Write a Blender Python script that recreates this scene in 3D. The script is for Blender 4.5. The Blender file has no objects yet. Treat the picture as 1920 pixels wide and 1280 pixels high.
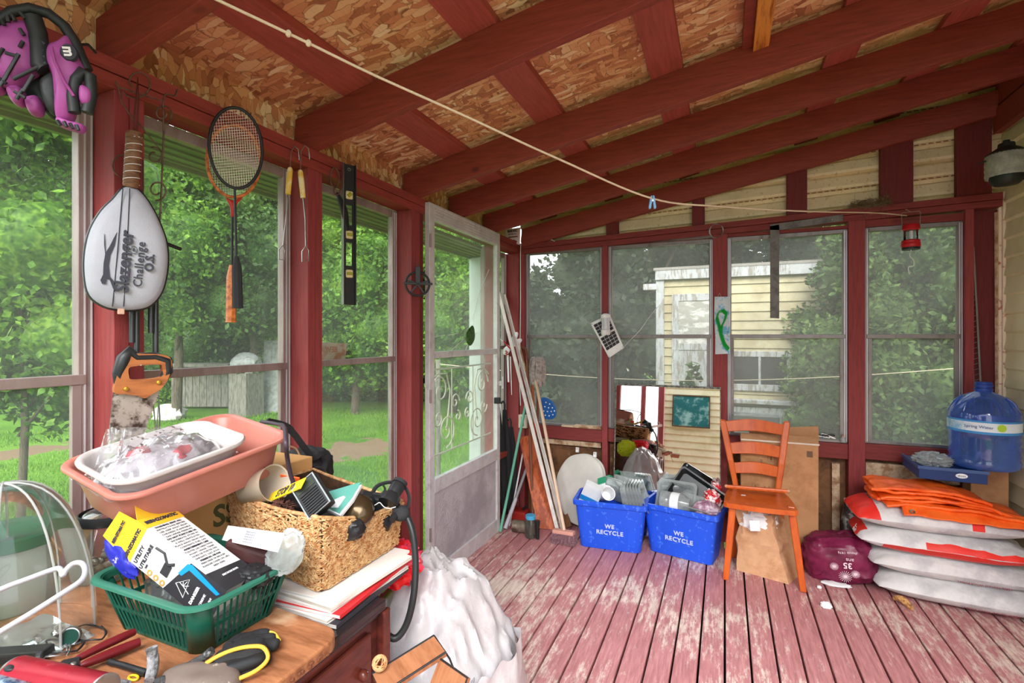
import bpy, bmesh, math, random
import numpy as np
from mathutils import Vector, Matrix, noise

# ------------------------------------------------------------------ camera, world, sun, exposure
SC = bpy.context.scene
COL = SC.collection
PI = math.pi
FPX, HOR, TH, CH = 932.6, 631.0, math.radians(23.16), 1.33     # focal (px), horizon row, yaw, camera height
_c, _s = math.cos(TH), math.sin(TH)

cam_d = bpy.data.cameras.new('camera'); cam = bpy.data.objects.new('camera', cam_d); COL.objects.link(cam)
cam_d.sensor_width = 36.0; cam_d.lens = 36.0 * FPX / 1920.0
cam_d.shift_y = -(640.0 - HOR) / 1920.0
cam_d.clip_start = 0.02; cam_d.clip_end = 200
cam.location = (0, 0, CH); cam.rotation_euler = (PI / 2, 0, TH)
SC.camera = cam

w = bpy.data.worlds.new('overcast_sky'); SC.world = w; w.use_nodes = True
_n = w.node_tree.nodes; _bg = _n['Background']
_tc = _n.new('ShaderNodeTexCoord'); _sx = _n.new('ShaderNodeSeparateXYZ'); _rp = _n.new('ShaderNodeValToRGB')
w.node_tree.links.new(_tc.outputs['Generated'], _sx.inputs[0]); w.node_tree.links.new(_sx.outputs['Z'], _rp.inputs[0])
w.node_tree.links.new(_rp.outputs[0], _bg.inputs[0])
_rp.color_ramp.elements[0].position = 0.0; _rp.color_ramp.elements[0].color = (0.95, 0.97, 1, 1)
_rp.color_ramp.elements[1].position = 0.6; _rp.color_ramp.elements[1].color = (0.80, 0.88, 1.0, 1)
_bg.inputs[1].default_value = 2.4

def sun(name, strength, angle, direction, color=(1, 1, 1)):
    d = bpy.data.lights.new(name, 'SUN'); d.energy = strength; d.angle = math.radians(angle); d.color = color
    o = bpy.data.objects.new(name, d); COL.objects.link(o)
    o.rotation_euler = Vector(direction).to_track_quat('-Z', 'Y').to_euler()
    return o
sun('rear_fill_sun', 5.8, 45, (-0.16, 0.72, -0.64), (1, 0.98, 0.95))       # fill lamp added from behind, brightening the interior where rear and roof are unbuilt
sun('hazy_sun_west', 1.3, 45, (0.80, 0.30, -0.62), (1, 0.98, 0.95))      # overcast light through the window wall

SC.view_settings.view_transform = 'Standard'
SC.view_settings.look = 'None'
SC.view_settings.gamma = 1.0
SC.view_settings.use_curve_mapping = False
SC.cycles.diffuse_bounces = 8; SC.cycles.transparent_max_bounces = 24
SC.view_settings.exposure = 0.66

# ------------------------------------------------------------------ helpers
def at(u, v, X=None, Y=None, Z=None, D=None):
    """real place of something seen at photo pixel (u, v), given the plane it stands in"""
    a = (u - 960.0) / FPX; b = -(v - HOR) / FPX
    d = Vector((-_s + a * _c, _c + a * _s, b))
    if X is not None: t = X / d.x
    elif Y is not None: t = Y / d.y
    elif Z is not None: t = (Z - CH) / d.z
    else: t = D
    return Vector((0, 0, CH)) + d * t

def lin(c):
    if max(c) > 1.0: c = [x / 255.0 for x in c]
    return tuple(x / 12.92 if x <= 0.04045 else ((x + 0.055) / 1.055) ** 2.4 for x in c)

def rotm(rx=0, ry=0, rz=0, loc=(0, 0, 0)):
    from mathutils import Euler
    return Matrix.Translation(Vector(loc)) @ Euler((math.radians(rx), math.radians(ry), math.radians(rz)), 'XYZ').to_matrix().to_4x4()

def frame(o, x, y):
    """matrix with origin o, local x along x, local z normal"""
    x = Vector(x).normalized(); y = Vector(y); y = (y - x * y.dot(x)).normalized(); z = x.cross(y)
    return Matrix.Translation(Vector(o)) @ Matrix((x, y, z)).transposed().to_4x4()

class MB:
    def __init__(s): s.v = []; s.f = []; s.mi = []; s.cur = 0
    def add(s, vs, fs, M=None):
        n = len(s.v)
        if M is not None: vs = [M @ Vector(p) for p in vs]
        s.v += [tuple(p) for p in vs]
        s.f += [tuple(i + n for i in f) for f in fs]; s.mi += [s.cur] * len(fs)
        return s
    def box(s, a, b, M=None):
        x0, y0, z0 = a; x1, y1, z1 = b
        return s.add([(x0, y0, z0), (x1, y0, z0), (x1, y1, z0), (x0, y1, z0), (x0, y0, z1), (x1, y0, z1), (x1, y1, z1), (x0, y1, z1)],
                     [(0, 3, 2, 1), (4, 5, 6, 7), (0, 1, 5, 4), (1, 2, 6, 5), (2, 3, 7, 6), (3, 0, 4, 7)], M)
    def cbox(s, c, d, M=None):
        return s.box([c[i] - d[i] / 2 for i in range(3)], [c[i] + d[i] / 2 for i in range(3)], M)
    def beam(s, p, q, wd, ht, up=(0, 0, 1)):
        p = Vector(p); q = Vector(q); x = (q - p); L = x.length; x.normalize()
        z = Vector(up); z = (z - x * z.dot(x)).normalized(); y = z.cross(x)
        M = Matrix.Translation(p) @ Matrix((x, y, z)).transposed().to_4x4()
        return s.box((0, -wd / 2, -ht / 2), (L, wd / 2, ht / 2), M)
    def rings(s, rs, closed=True, caps=(True, True), M=None):
        n = len(rs[0]); vs = [p for r in rs for p in r]; fs = []
        for i in range(len(rs) - 1):
            for j in range(n if closed else n - 1):
                k = (j + 1) % n
                fs.append((i * n + j, i * n + k, (i + 1) * n + k, (i + 1) * n + j))
        if caps[0]: fs.append(tuple(reversed(range(n))))
        if caps[1]: fs.append(tuple((len(rs) - 1) * n + j for j in range(n)))
        return s.add(vs, fs, M)
    def tube(s, pts, r, n=8, closed=False, M=None, flat=1.0):
        pts = [Vector(p) for p in pts]; m = len(pts); rr = r if hasattr(r, '__len__') else [r] * m
        T = []
        for i in range(m):
            a = pts[(i - 1) % m] if (closed or i > 0) else pts[i]; b = pts[(i + 1) % m] if (closed or i < m - 1) else pts[i]
            t = (b - a); T.append(t.normalized() if t.length > 1e-9 else Vector((0, 0, 1)))
        u = T[0].orthogonal().normalized(); rs = []
        for i in range(m):
            u = (u - T[i] * u.dot(T[i]))
            u = u.normalized() if u.length > 1e-6 else T[i].orthogonal().normalized()
            w_ = T[i].cross(u)
            rs.append([pts[i] + (u * math.cos(2 * PI * k / n) + w_ * math.sin(2 * PI * k / n) * flat) * rr[i] for k in range(n)])
        if closed:
            vs = [p for g in rs for p in g]; fs = []
            for i in range(m):
                i2 = (i + 1) % m
                off = 0
                if i == m - 1:
                    off = min(range(n), key=lambda o: (rs[0][o] - rs[i][0]).length)
                for k in range(n):
                    fs.append((i * n + k, i * n + (k + 1) % n, i2 * n + (k + 1 + off) % n, i2 * n + (k + off) % n))
            return s.add(vs, fs, M)
        return s.rings(rs, M=M)
    def cyl(s, p, q, r0, r1=None, n=20, M=None):
        return s.tube([p, q], [r0, r0 if r1 is None else r1], n, M=M)
    def lathe(s, prof, n=32, M=None, caps=(False, False)):
        rs = [[(r * math.cos(2 * PI * k / n), r * math.sin(2 * PI * k / n), z) for k in range(n)] for r, z in prof]
        return s.rings(rs, caps=caps, M=M)
    def prism(s, poly, z0, z1, M=None):
        n = len(poly)
        return s.rings([[(x, y, z0) for x, y in poly], [(x, y, z1) for x, y in poly]], M=M)
    def grid(s, fn, nu, nv, M=None, wrap=False):
        vs = [fn(i / (nu if wrap else nu - 1), j / (nv - 1)) for i in range(nu) for j in range(nv)]; fs = []
        for i in range(nu if wrap else nu - 1):
            for j in range(nv - 1):
                a = i * nv + j; b = ((i + 1) % nu) * nv + j
                fs.append((a, b, b + 1, a + 1))
        return s.add(vs, fs, M)
    def ell(s, c, r, n=16, m=10, M=None, fn=None):
        c = Vector(c); rs = []
        for i in range(m + 1):
            ph = -PI / 2 + PI * min(max(i / m, .012), .988)
            g = []
            for k in range(n):
                a = 2 * PI * k / n
                p = Vector((math.cos(ph) * math.cos(a), math.cos(ph) * math.sin(a), math.sin(ph)))
                q = Vector((p.x * r[0], p.y * r[1], p.z * r[2]))
                if fn: q = q * fn(p)
                g.append(c + q)
            rs.append(g)
        return s.rings(rs, M=M)
    def xf(s, M):
        s.v = [tuple(M @ Vector(p)) for p in s.v]; return s

def custom(o, label=None, cat=None, group=None, kind=None):
    if label: o['label'] = label
    if cat: o['category'] = cat
    if group: o['group'] = group
    if kind: o['kind'] = kind
    return o

def obj(name, mb, mats, parent=None, smooth=None, bevel=0, bseg=2, solid=0, sub=0, label=None, world=False, M=None, solid_off=0):
    me = bpy.data.meshes.new(name)
    vs = mb.v
    if world and parent is not None:
        I = parent.matrix_basis.inverted(); p = parent.parent
        if p is not None: I = I @ p.matrix_basis.inverted()
        vs = [tuple(I @ Vector(q)) for q in vs]
    me.from_pydata(vs, [], mb.f)
    if not isinstance(mats, (list, tuple)): mats = [mats]
    for m in mats: me.materials.append(m)
    if len(mats) > 1: me.polygons.foreach_set('material_index', mb.mi)
    bm = bmesh.new(); bm.from_mesh(me); bmesh.ops.recalc_face_normals(bm, faces=bm.faces); bm.to_mesh(me); bm.free()
    if smooth:
        me.polygons.foreach_set('use_smooth', [True] * len(me.polygons))
        me.set_sharp_from_angle(angle=math.radians(smooth))
    me.update()
    o = bpy.data.objects.new(name, me); COL.objects.link(o)
    if parent is not None: o.parent = parent
    if M is not None: o.matrix_basis = M
    if solid:
        md = o.modifiers.new('solid', 'SOLIDIFY'); md.thickness = solid; md.offset = solid_off
    if bevel:
        md = o.modifiers.new('bevel', 'BEVEL'); md.width = bevel; md.segments = bseg; md.limit_method = 'ANGLE'; md.angle_limit = math.radians(40)
    if sub:
        md = o.modifiers.new('sub', 'SUBSURF'); md.levels = sub; md.render_levels = sub
    if label: o['label'] = label
    return o

def thing(name, label, cat, loc=(0, 0, 0), rz=0, group=None, kind=None, M=None):
    o = bpy.data.objects.new(name, None); COL.objects.link(o); o.empty_display_size = .05
    o.matrix_basis = M if M is not None else rotm(0, 0, rz, loc)
    return custom(o, label, cat, group, kind)

def struct(name, loc=(0, 0, 0)):
    o = bpy.data.objects.new(name, None); COL.objects.link(o); o.location = loc; o['kind'] = 'structure'; return o

def tmesh(s, size, extrude=.0006, align='CENTER', shear=0, sx=1.0, bold=0, spacing=1.0):
    cu = bpy.data.curves.new('t', 'FONT'); cu.body = s; cu.size = size; cu.extrude = extrude; cu.align_x = align; cu.align_y = 'CENTER'
    cu.shear = shear; cu.offset = bold; cu.resolution_u = 3; cu.space_character = spacing
    o = bpy.data.objects.new('t', cu)
    me = bpy.data.meshes.new_from_object(o)
    mb = MB(); mb.v = [(v.co.x * sx, v.co.y, v.co.z) for v in me.vertices]; mb.f = [tuple(p.vertices) for p in me.polygons]; mb.mi = [0] * len(mb.f)
    bpy.data.objects.remove(o); bpy.data.curves.remove(cu); bpy.data.meshes.remove(me)
    return mb

def lettering(s, size, mat, parent, M, name='lettering', world=False, **k):
    mb = tmesh(s, size, **k); mb.xf(M)
    return obj(name, mb, mat, parent, world=world)

def copy_tree(o, parent=None):
    c = o.copy(); COL.objects.link(c)
    if parent is not None: c.parent = parent
    for ch in [x for x in bpy.data.objects if x.parent == o]: copy_tree(ch, c)
    return c

def nz(p, s=1.0, seed=0.0):
    return noise.noise(Vector((p[0] * s + seed, p[1] * s + seed * 1.7, p[2] * s - seed)))
def rid(p, s=1.0, seed=0.0):
    return 1 - 2 * abs(noise.noise(Vector((p[0] * s + seed, p[1] * s, p[2] * s + seed * 2))))

# ------------------------------------------------------------------ materials
class NT:
    def __init__(s, name):
        s.m = bpy.data.materials.new(name); s.m.use_nodes = True; s.t = s.m.node_tree; s.t.nodes.clear()
        s.out = s.t.nodes.new('ShaderNodeOutputMaterial')
    def n(s, typ, ins=None, **props):
        nd = s.t.nodes.new('ShaderNode' + typ)
        for k, v in props.items(): setattr(nd, k, v)
        for k, v in (ins or {}).items():
            if hasattr(v, 'is_output') or isinstance(v, bpy.types.NodeSocket): s.t.links.new(v, nd.inputs[k])
            else: nd.inputs[k].default_value = v
        return nd
    def coords(s, scale=(1, 1, 1), rot=(0, 0, 0), kind='Object'):
        tc = s.n('TexCoord'); mp = s.n('Mapping', {'Vector': tc.outputs[kind], 'Scale': scale, 'Rotation': rot}); return mp.outputs[0]
    def ramp(s, fac, stops):
        r = s.n('ValToRGB', {0: fac}); e = r.color_ramp.elements
        while len(e) > 1: e.remove(e[-1])
        for i, (p, c) in enumerate(stops):
            if i == 0: e[0].position = p
            el = e[0] if i == 0 else e.new(p)
            el.color = (*c, 1) if len(c) == 3 else c
        return r.outputs[0]
    def mix(s, f, a, b):
        m = s.n('Mix', data_type='RGBA')
        for k, v in ((0, f), (6, a), (7, b)):
            if isinstance(v, bpy.types.NodeSocket): s.t.links.new(v, m.inputs[k])
            elif k == 0: m.inputs[0].default_value = v
            else: m.inputs[k].default_value = (*v, 1)
        return m.outputs[2]
    def surf(s, sh): s.t.links.new(sh, s.out.inputs[0]); return s.m

def mat(name, c, rough=.6, metal=0, c2=None, sc=6, lo=.45, hi=.6, st=(1, 1, 1), var=.12, bump=0, bsc=None, spec=.4, coat=0, alpha=1.0, trans=0, ior=1.45, c3=None, sc3=20, emit=None, transl=0):
    T = NT(name); c = lin(c); v = T.coords(st)
    n1 = T.n('TexNoise', {'Vector': v, 'Scale': sc, 'Detail': 6, 'Roughness': .62})
    dark = tuple(x * (1 - var) for x in c); lite = tuple(min(1, x * (1 + var)) for x in c)
    colr = T.ramp(n1.outputs[0], [(.3, dark), (.7, lite)])
    if c2 is not None:
        n2 = T.n('TexNoise', {'Vector': v, 'Scale': sc * 1.3, 'Detail': 9, 'Roughness': .7})
        colr = T.mix(T.ramp(n2.outputs[0], [(lo, (0, 0, 0)), (hi, (1, 1, 1))]), colr, lin(c2))
    if c3 is not None:
        n3 = T.n('TexNoise', {'Vector': T.coords(), 'Scale': sc3, 'Detail': 4})
        colr = T.mix(T.ramp(n3.outputs[0], [(.6, (0, 0, 0)), (.68, (1, 1, 1))]), colr, lin(c3))
    b = T.n('BsdfPrincipled', {'Base Color': colr, 'Roughness': rough, 'Metallic': metal, 'Specular IOR Level': spec, 'Coat Weight': coat, 'Alpha': alpha, 'Transmission Weight': trans, 'IOR': ior})
    if emit: b.inputs['Emission Color'].default_value = (*lin(emit), 1); b.inputs['Emission Strength'].default_value = 1
    if bump:
        nb = T.n('TexNoise', {'Vector': T.coords(st), 'Scale': bsc or sc * 4, 'Detail': 5})
        bp = T.n('Bump', {'Height': nb.outputs[0], 'Strength': bump, 'Distance': .01}); T.t.links.new(bp.outputs[0], b.inputs['Normal'])
    sh = b.outputs[0]
    if transl:
        tl = T.n('BsdfTranslucent', {'Color': colr}); mx = T.n('MixShader', {0: transl, 1: sh, 2: tl.outputs[0]}); sh = mx.outputs[0]
    return T.surf(sh)

def clearmat(name, tint, film=.12, rough=.08, dust=None, dustamt=0., dsc=40, hi=.75, lo=.4):
    """thin see-through sheet: transparent + gloss + optional dust film"""
    T = NT(name)
    tr = T.n('BsdfTransparent', {'Color': (*lin(tint), 1)}); gl = T.n('BsdfGlossy', {'Color': (1, 1, 1, 1), 'Roughness': rough})
    fr = T.n('Fresnel', {'IOR': 1.45})
    add = T.n('Math', {0: fr.outputs[0], 1: film}, operation='MULTIPLY')
    mx = T.n('MixShader', {0: add.outputs[0], 1: tr.outputs[0], 2: gl.outputs[0]}); sh = mx.outputs[0]
    if dust is not None:
        v = T.coords(); na = T.n('TexNoise', {'Vector': v, 'Scale': 2.2, 'Detail': 5, 'Roughness': .6}); nb = T.n('TexNoise', {'Vector': v, 'Scale': dsc, 'Detail': 3, 'Roughness': .8})
        a = T.ramp(na.outputs[0], [(lo, (0, 0, 0)), (hi, (1, 1, 1))]); b_ = T.ramp(nb.outputs[0], [(.42, (.35,) * 3), (.7, (1,) * 3)])
        m2 = T.mix(1.0, a, b_); mm = T.t.nodes[-1]; mm.blend_type = 'MULTIPLY'
        m3 = T.n('MapRange', {0: m2, 3: dustamt * .45, 4: dustamt})
        df = T.n('BsdfDiffuse', {'Color': (*lin(dust), 1)}); tl = T.n('BsdfTranslucent', {'Color': (*lin(dust), 1)})
        dm = T.n('MixShader', {0: .5, 1: df.outputs[0], 2: tl.outputs[0]})
        m4 = T.n('MixShader', {0: m3.outputs[0], 1: sh, 2: dm.outputs[0]}); sh = m4.outputs[0]
    return T.surf(sh)

def red_wood(name, c, wear, amt, axis=(1, 1, 1)):
    """barn-red stained lumber with grain, knots and rubbed spots"""
    T = NT(name); c = lin(c)
    v = T.coords(axis)
    g = T.n('TexNoise', {'Vector': v, 'Scale': 14, 'Detail': 8, 'Roughness': .65})
    base = T.ramp(g.outputs[0], [(.25, tuple(x * .68 for x in c)), (.5, c), (.8, tuple(min(1, x * 1.3) for x in c))])
    n2 = T.n('TexNoise', {'Vector': T.coords(), 'Scale': 3.1, 'Detail': 10, 'Roughness': .75})
    col = T.mix(T.ramp(n2.outputs[0], [(1 - amt, (0, 0, 0)), (1 - amt + .1, (1, 1, 1))]), base, lin(wear))
    vo = T.n('TexVoronoi', {'Vector': T.coords(tuple(1 + (a - 1) * .12 for a in axis)), 'Scale': 3.3})
    col = T.mix(T.ramp(vo.outputs['Distance'], [(.035, (.75,) * 3), (.09, (0, 0, 0))]), col, tuple(x * .3 for x in c))
    b = T.n('BsdfPrincipled', {'Base Color': col, 'Roughness': .62, 'Specular IOR Level': .3})
    bp = T.n('Bump', {'Height': g.outputs[0], 'Strength': .35, 'Distance': .004}); T.t.links.new(bp.outputs[0], b.inputs['Normal'])
    return T.surf(b.outputs[0])

M_red = red_wood('red_stained_post', (136, 56, 56), (172, 112, 108), .32, (6, 6, .5))
M_redx = red_wood('red_stained_plate', (124, 50, 47), (165, 98, 90), .30, (.5, 6, 6))
M_redy = red_wood('red_stained_beam', (136, 56, 48), (170, 100, 84), .32, (6, .5, 6))
M_raft = red_wood('dark_red_rafter', (134, 58, 48), (172, 98, 88), .28, (.5, 6, 6))
M_strap = red_wood('red_strapping', (160, 76, 68), (190, 118, 110), .32, (6, .5, 6))
M_redpanel = red_wood('red_panel', (104, 36, 37), (140, 66, 66), .22, (6, 6, .5))
M_lumber = mat('bare_lumber', (214, 140, 62), .6, c2=(150, 80, 30), sc=5, st=(8, .6, 8), lo=.5, hi=.62, bump=.2)
M_alu = mat('weathered_aluminium', (132, 127, 125), .42, .5, c2=(104, 92, 90), sc=9, st=(1, 1, .3), lo=.5, hi=.7)
M_alub = mat('brownish_aluminium', (156, 140, 136), .45, .3, c2=(126, 106, 102), sc=9, st=(1, 1, .3), lo=.45, hi=.7)
M_bright = mat('bright_track', (214, 216, 220), .35, .4)
M_aluw = mat('pale_door_aluminium', (204, 202, 202), .45, .2, c2=(176, 170, 172), sc=12, lo=.55, hi=.68)
M_glassL = clearmat('left_window_glass', (244, 247, 244), .07, .03, (170, 175, 168), .16, 60)
M_glassB = clearmat('dusty_back_glass', (240, 240, 238), .08, .05, (176, 176, 172), .46, 150, .72, .3)
M_cream = mat('cream_vinyl_siding', (226, 208, 170), .55, c2=(196, 172, 128), sc=4, lo=.55, hi=.75, c3=(200, 176, 138), sc3=55, bump=.04)
M_creamw = mat('cream_wall_siding', (224, 216, 180), .5, c2=(205, 196, 150), sc=3, lo=.5, hi=.7)
M_soff = mat('lawn_lit_soffit', (134, 142, 88), .5, c2=(112, 120, 70), sc=4, lo=.45, hi=.65)  # green light reflected off the lawn is put into this colour
M_white = mat('white_paint', (226, 226, 222), .5)

def osb():
    T = NT('oriented_strand_board'); tc = T.n('TexCoord')
    cols = []
    for k, (rz, s, sc) in enumerate(((.5, (1, 4.0, 2), 11.5), (-.65, (3.8, 1, 2), 10.5), (1.35, (1, 4.4, 2), 12.5))):
        nn = T.n('TexNoise', {'Vector': tc.outputs['Object'], 'Scale': 7, 'Detail': 3})
        ad = T.n('VectorMath', {0: tc.outputs['Object'], 1: nn.outputs['Color']}, operation='MULTIPLY_ADD'); ad.inputs[1].default_value = (1, 1, 1)
        mp0 = T.n('VectorMath', {0: nn.outputs['Color']}, operation='SCALE'); mp0.inputs['Scale'].default_value = .05
        ad2 = T.n('VectorMath', {0: tc.outputs['Object'], 1: mp0.outputs[0]}, operation='ADD')
        mp = T.n('Mapping', {'Vector': ad2.outputs[0], 'Rotation': (0, 0, rz), 'Scale': s, 'Location': (k * 3.1, 0, 0)})
        vo = T.n('TexVoronoi', {'Vector': mp.outputs[0], 'Scale': sc, 'Randomness': 1})
        sp = T.n('SeparateColor', {0: vo.outputs['Color']})
        ve = T.n('TexVoronoi', {'Vector': mp.outputs[0], 'Scale': sc, 'Randomness': 1}, feature='DISTANCE_TO_EDGE')
        c = T.ramp(sp.outputs[0], [(0, lin((166, 106, 78))), (.3, lin((208, 142, 104))), (.6, lin((224, 166, 122))), (.85, lin((234, 192, 148))), (1, lin((246, 222, 184)))])
        c = T.mix(T.ramp(ve.outputs['Distance'], [(.0, (.75,) * 3), (.05, (0, 0, 0))]), c, lin((120, 72, 50)))
        cols.append((c, sp.outputs[1]))
    a = T.mix(T.ramp(cols[0][1], [(.5, (0, 0, 0)), (.52, (1, 1, 1))]), cols[0][0], cols[1][0])
    a = T.mix(T.ramp(cols[2][1], [(.6, (0, 0, 0)), (.62, (1, 1, 1))]), a, cols[2][0])
    g = T.n('TexNoise', {'Vector': T.coords((20, 3, 3), (0, 0, .7)), 'Scale': 9, 'Detail': 4})
    m = T.mix(.6, a, T.ramp(g.outputs[0], [(.3, (.82,) * 3), (.7, (1,) * 3)])); T.t.nodes[-1].blend_type = 'MULTIPLY'
    # green-yellow tint growing stronger towards the gable
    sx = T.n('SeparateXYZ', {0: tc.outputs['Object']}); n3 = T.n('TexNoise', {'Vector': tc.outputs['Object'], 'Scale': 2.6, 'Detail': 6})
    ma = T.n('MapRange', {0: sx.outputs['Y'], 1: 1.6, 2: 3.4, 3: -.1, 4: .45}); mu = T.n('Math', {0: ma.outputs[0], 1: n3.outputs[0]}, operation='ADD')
    gable_tint = T.ramp(mu.outputs[0], [(.60, (0, 0, 0)), (1.0, (.75,) * 3)])
    m = T.mix(gable_tint, m, lin((190, 184, 110)))
    b = T.n('BsdfPrincipled', {'Base Color': m, 'Roughness': .7, 'Specular IOR Level': .2})
    return T.surf(b.outputs[0])
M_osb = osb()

def deck():
    T = NT('worn_red_deck_paint'); tc = T.n('TexCoord')
    br = T.n('SeparateXYZ', {0: tc.outputs['Object']})
    idx = T.n('Math', {0: br.outputs['X'], 1: 0.0985}, operation='DIVIDE'); fl = T.n('Math', {0: idx.outputs[0]}, operation='FLOOR')
    wn = T.n('TexWhiteNoise', {'W': fl.outputs[0]}, noise_dimensions='1D')
    off = T.n('CombineXYZ', {1: wn.outputs[0], 2: fl.outputs[0]})
    ad = T.n('VectorMath', {0: tc.outputs['Object'], 1: off.outputs[0]}, operation='ADD')
    mp = T.n('Mapping', {'Vector': ad.outputs[0], 'Scale': (14, 1.1, 1)})
    g = T.n('TexNoise', {'Vector': mp.outputs[0], 'Scale': 6, 'Detail': 9, 'Roughness': .7})
    red = T.ramp(g.outputs[0], [(.3, lin((150, 94, 97))), (.55, lin((184, 124, 126))), (.75, lin((204, 152, 152)))])
    big = T.n('TexNoise', {'Vector': tc.outputs['Object'], 'Scale': 1.5, 'Detail': 3})
    fine = T.n('TexNoise', {'Vector': T.n('Mapping', {'Vector': ad.outputs[0], 'Scale': (7, 1.6, 1)}).outputs[0], 'Scale': 5, 'Detail': 12, 'Roughness': .8})
    s1 = T.n('Math', {0: big.outputs[0], 1: .75}, operation='MULTIPLY'); s2 = T.n('Math', {0: fine.outputs[0], 1: s1.outputs[0]}, operation='ADD')
    wear = T.ramp(s2.outputs[0], [(.885, (0, 0, 0)), (.985, (.9,) * 3)])
    wood = T.ramp(g.outputs[0], [(.3, lin((180, 158, 148))), (.6, lin((230, 214, 202)))])
    c = T.mix(wear, red, wood)
    b = T.n('BsdfPrincipled', {'Base Color': c, 'Roughness': .5, 'Specular IOR Level': .35})
    bp = T.n('Bump', {'Height': g.outputs[0], 'Strength': .3, 'Distance': .004}); T.t.links.new(bp.outputs[0], b.inputs['Normal'])
    return T.surf(b.outputs[0])
M_deck = deck()
M_dark = mat('dark_void', (38, 24, 22), .9)
M_ply = mat('stained_plywood', (122, 84, 54), .75, c2=(66, 44, 30), sc=3, st=(1, 1, 1), lo=.45, hi=.62, c3=(160, 122, 84), sc3=11)
M_paleboard = mat('pale_stud_board', (205, 180, 150), .7, c2=(150, 110, 80), sc=10)

# ------------------------------------------------------------------ floor
FL = struct('floor')
sp_ = 0.0985
mb = MB()
i0 = int(-1.52 / sp_) - 1
rnd = random.Random(4)
for i in range(i0, int(1.42 / sp_) + 1):
    a = i * sp_ + 0.0032; b = (i + 1) * sp_ - 0.0032
    if b > 1.43: b = 1.43
    dz = rnd.uniform(-.0015, .0012)
    mb.box((a + .001, -1.3, -.038 + dz), (b - .001, 3.62, dz))
obj('deck_boards', mb, M_deck, FL, bevel=.003, bseg=2)
mb = MB().box((-1.60, -1.3, -.30), (1.44, 3.66, -.10)); obj('gap_shade_sheet', mb, M_dark, FL)  # dark sheet below the boards, standing in for shade in the gaps

# ------------------------------------------------------------------ left wall
WL = struct('wall_left')
for y0, y1 in ((-.60, -.525), (.065, .14), (.771, .845), (1.417, 1.491), (2.088, 2.165)):
    ym = (y0 + y1) / 2
    obj('post', MB().box((-1.532, y0, 0), (-1.440, ym - .001, 1.966)).box((-1.530, ym + .001, 0), (-1.442, y1, 1.966)), M_red, WL, bevel=.002)
obj('post', MB().box((-1.575, 3.50, 0), (-1.44, 3.64, 1.966)), M_red, WL, bevel=.002)
obj('jamb', MB().box((-1.525, 2.165, 0), (-1.447, 2.205, 1.966)), M_redpanel, WL, bevel=.002)
obj('jamb', MB().box((-1.525, 3.085, 0), (-1.447, 3.115, 1.966)), M_red, WL, bevel=.002)
obj('bottom_plate', MB().box((-1.534, -1.0, 1.966), (-1.438, 3.52, 2.003)), M_redy, WL, bevel=.002)
obj('top_plate', MB().box((-1.536, -1.0, 2.005), (-1.436, 3.64, 2.043)), M_redy, WL, bevel=.002)
for y0, y1 in ((-.525, .065), (.14, .771), (.845, 1.417), (1.491, 2.088), (3.115, 3.50)):
    obj('knee_wall', MB().box((-1.545, y0, 0), (-1.50, y1, .47)), M_redpanel, WL)
    obj('sill', MB().box((-1.56, y0, .47), (-1.445, y1, .505)), M_redy, WL, bevel=.003)

def window(n, axis, plane, a, b, z0, z1, zm, mf, mg, fw=.034, dp=.03, zoff=0):
    """aluminium double-hung storm window; axis 'y' lies in X=plane, axis 'x' lies in Y=plane. sgn: outside direction"""
    W = struct('window_%d' % n)
    def bx(mb, a0, a1, zz0, zz1, d0, d1):
        if axis == 'y': mb.box((plane - d1, a0, zz0), (plane - d0, a1, zz1))
        else: mb.box((a0, plane + d0, zz0), (a1, plane + d1, zz1))
        return mb
    fr = MB()
    bx(fr, a, a + fw, z0, z1, 0, dp); bx(fr, b - fw, b, z0, z1, 0, dp); bx(fr, a + fw, b - fw, z1 - fw, z1, 0, dp); bx(fr, a + fw, b - fw, z0, z0 + fw * .7, 0, dp)
    # grooves: thin raised ribs
    rb_ = MB()
    for k in (0.12, 0.55):
        bx(rb_, a + fw * k, a + fw * k + .003, z0 + .01, z1 - .01, -.003, 0); bx(rb_, b - fw * k - .003, b - fw * k, z0 + .01, z1 - .01, -.003, 0)
    obj('window_frame', fr, mf, W, bevel=.0015, bseg=1)
    obj('track_rib', rb_, M_bright, W)
    rl = MB(); bx(rl, a + fw * .5, b - fw * .5, zm - .014, zm + .012, -.004, dp * .8)
    obj('meeting_rail', rl, mf, W, bevel=.002)
    lo = MB(); f2 = .014
    bx(lo, a + fw * .8, a + fw + f2, z0 + fw * .5, zm - .014, -.002, .012); bx(lo, b - fw - f2, b - fw * .8, z0 + fw * .5, zm - .014, -.002, .012)
    obj('lower_sash', lo, mf, W, bevel=.001, bseg=1)
    g = MB(); bx(g, a + fw * .9, b - fw * .9, z0 + fw * .6, zm, dp * .45, dp * .45 + .0025)
    obj('glass_pane', g, mg, W)
    g = MB(); bx(g, a + fw * .9, b - fw * .9, zm, z1 - fw * .9, dp * .65, dp * .65 + .0025)
    obj('glass_pane', g, mg, W)
    return W
wn = 1
for (a, b) in ((-.525, .065), (.14, .771), (.845, 1.417), (1.491, 2.088)):
    window(wn, 'y', -1.528, a, b, .505, 1.964, 1.22, M_alub, M_glassL); wn += 1
window(wn, 'y', -1.545, 3.118, 3.498, .505, 1.964, 1.25, M_alub, M_glassL); wn += 1

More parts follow.
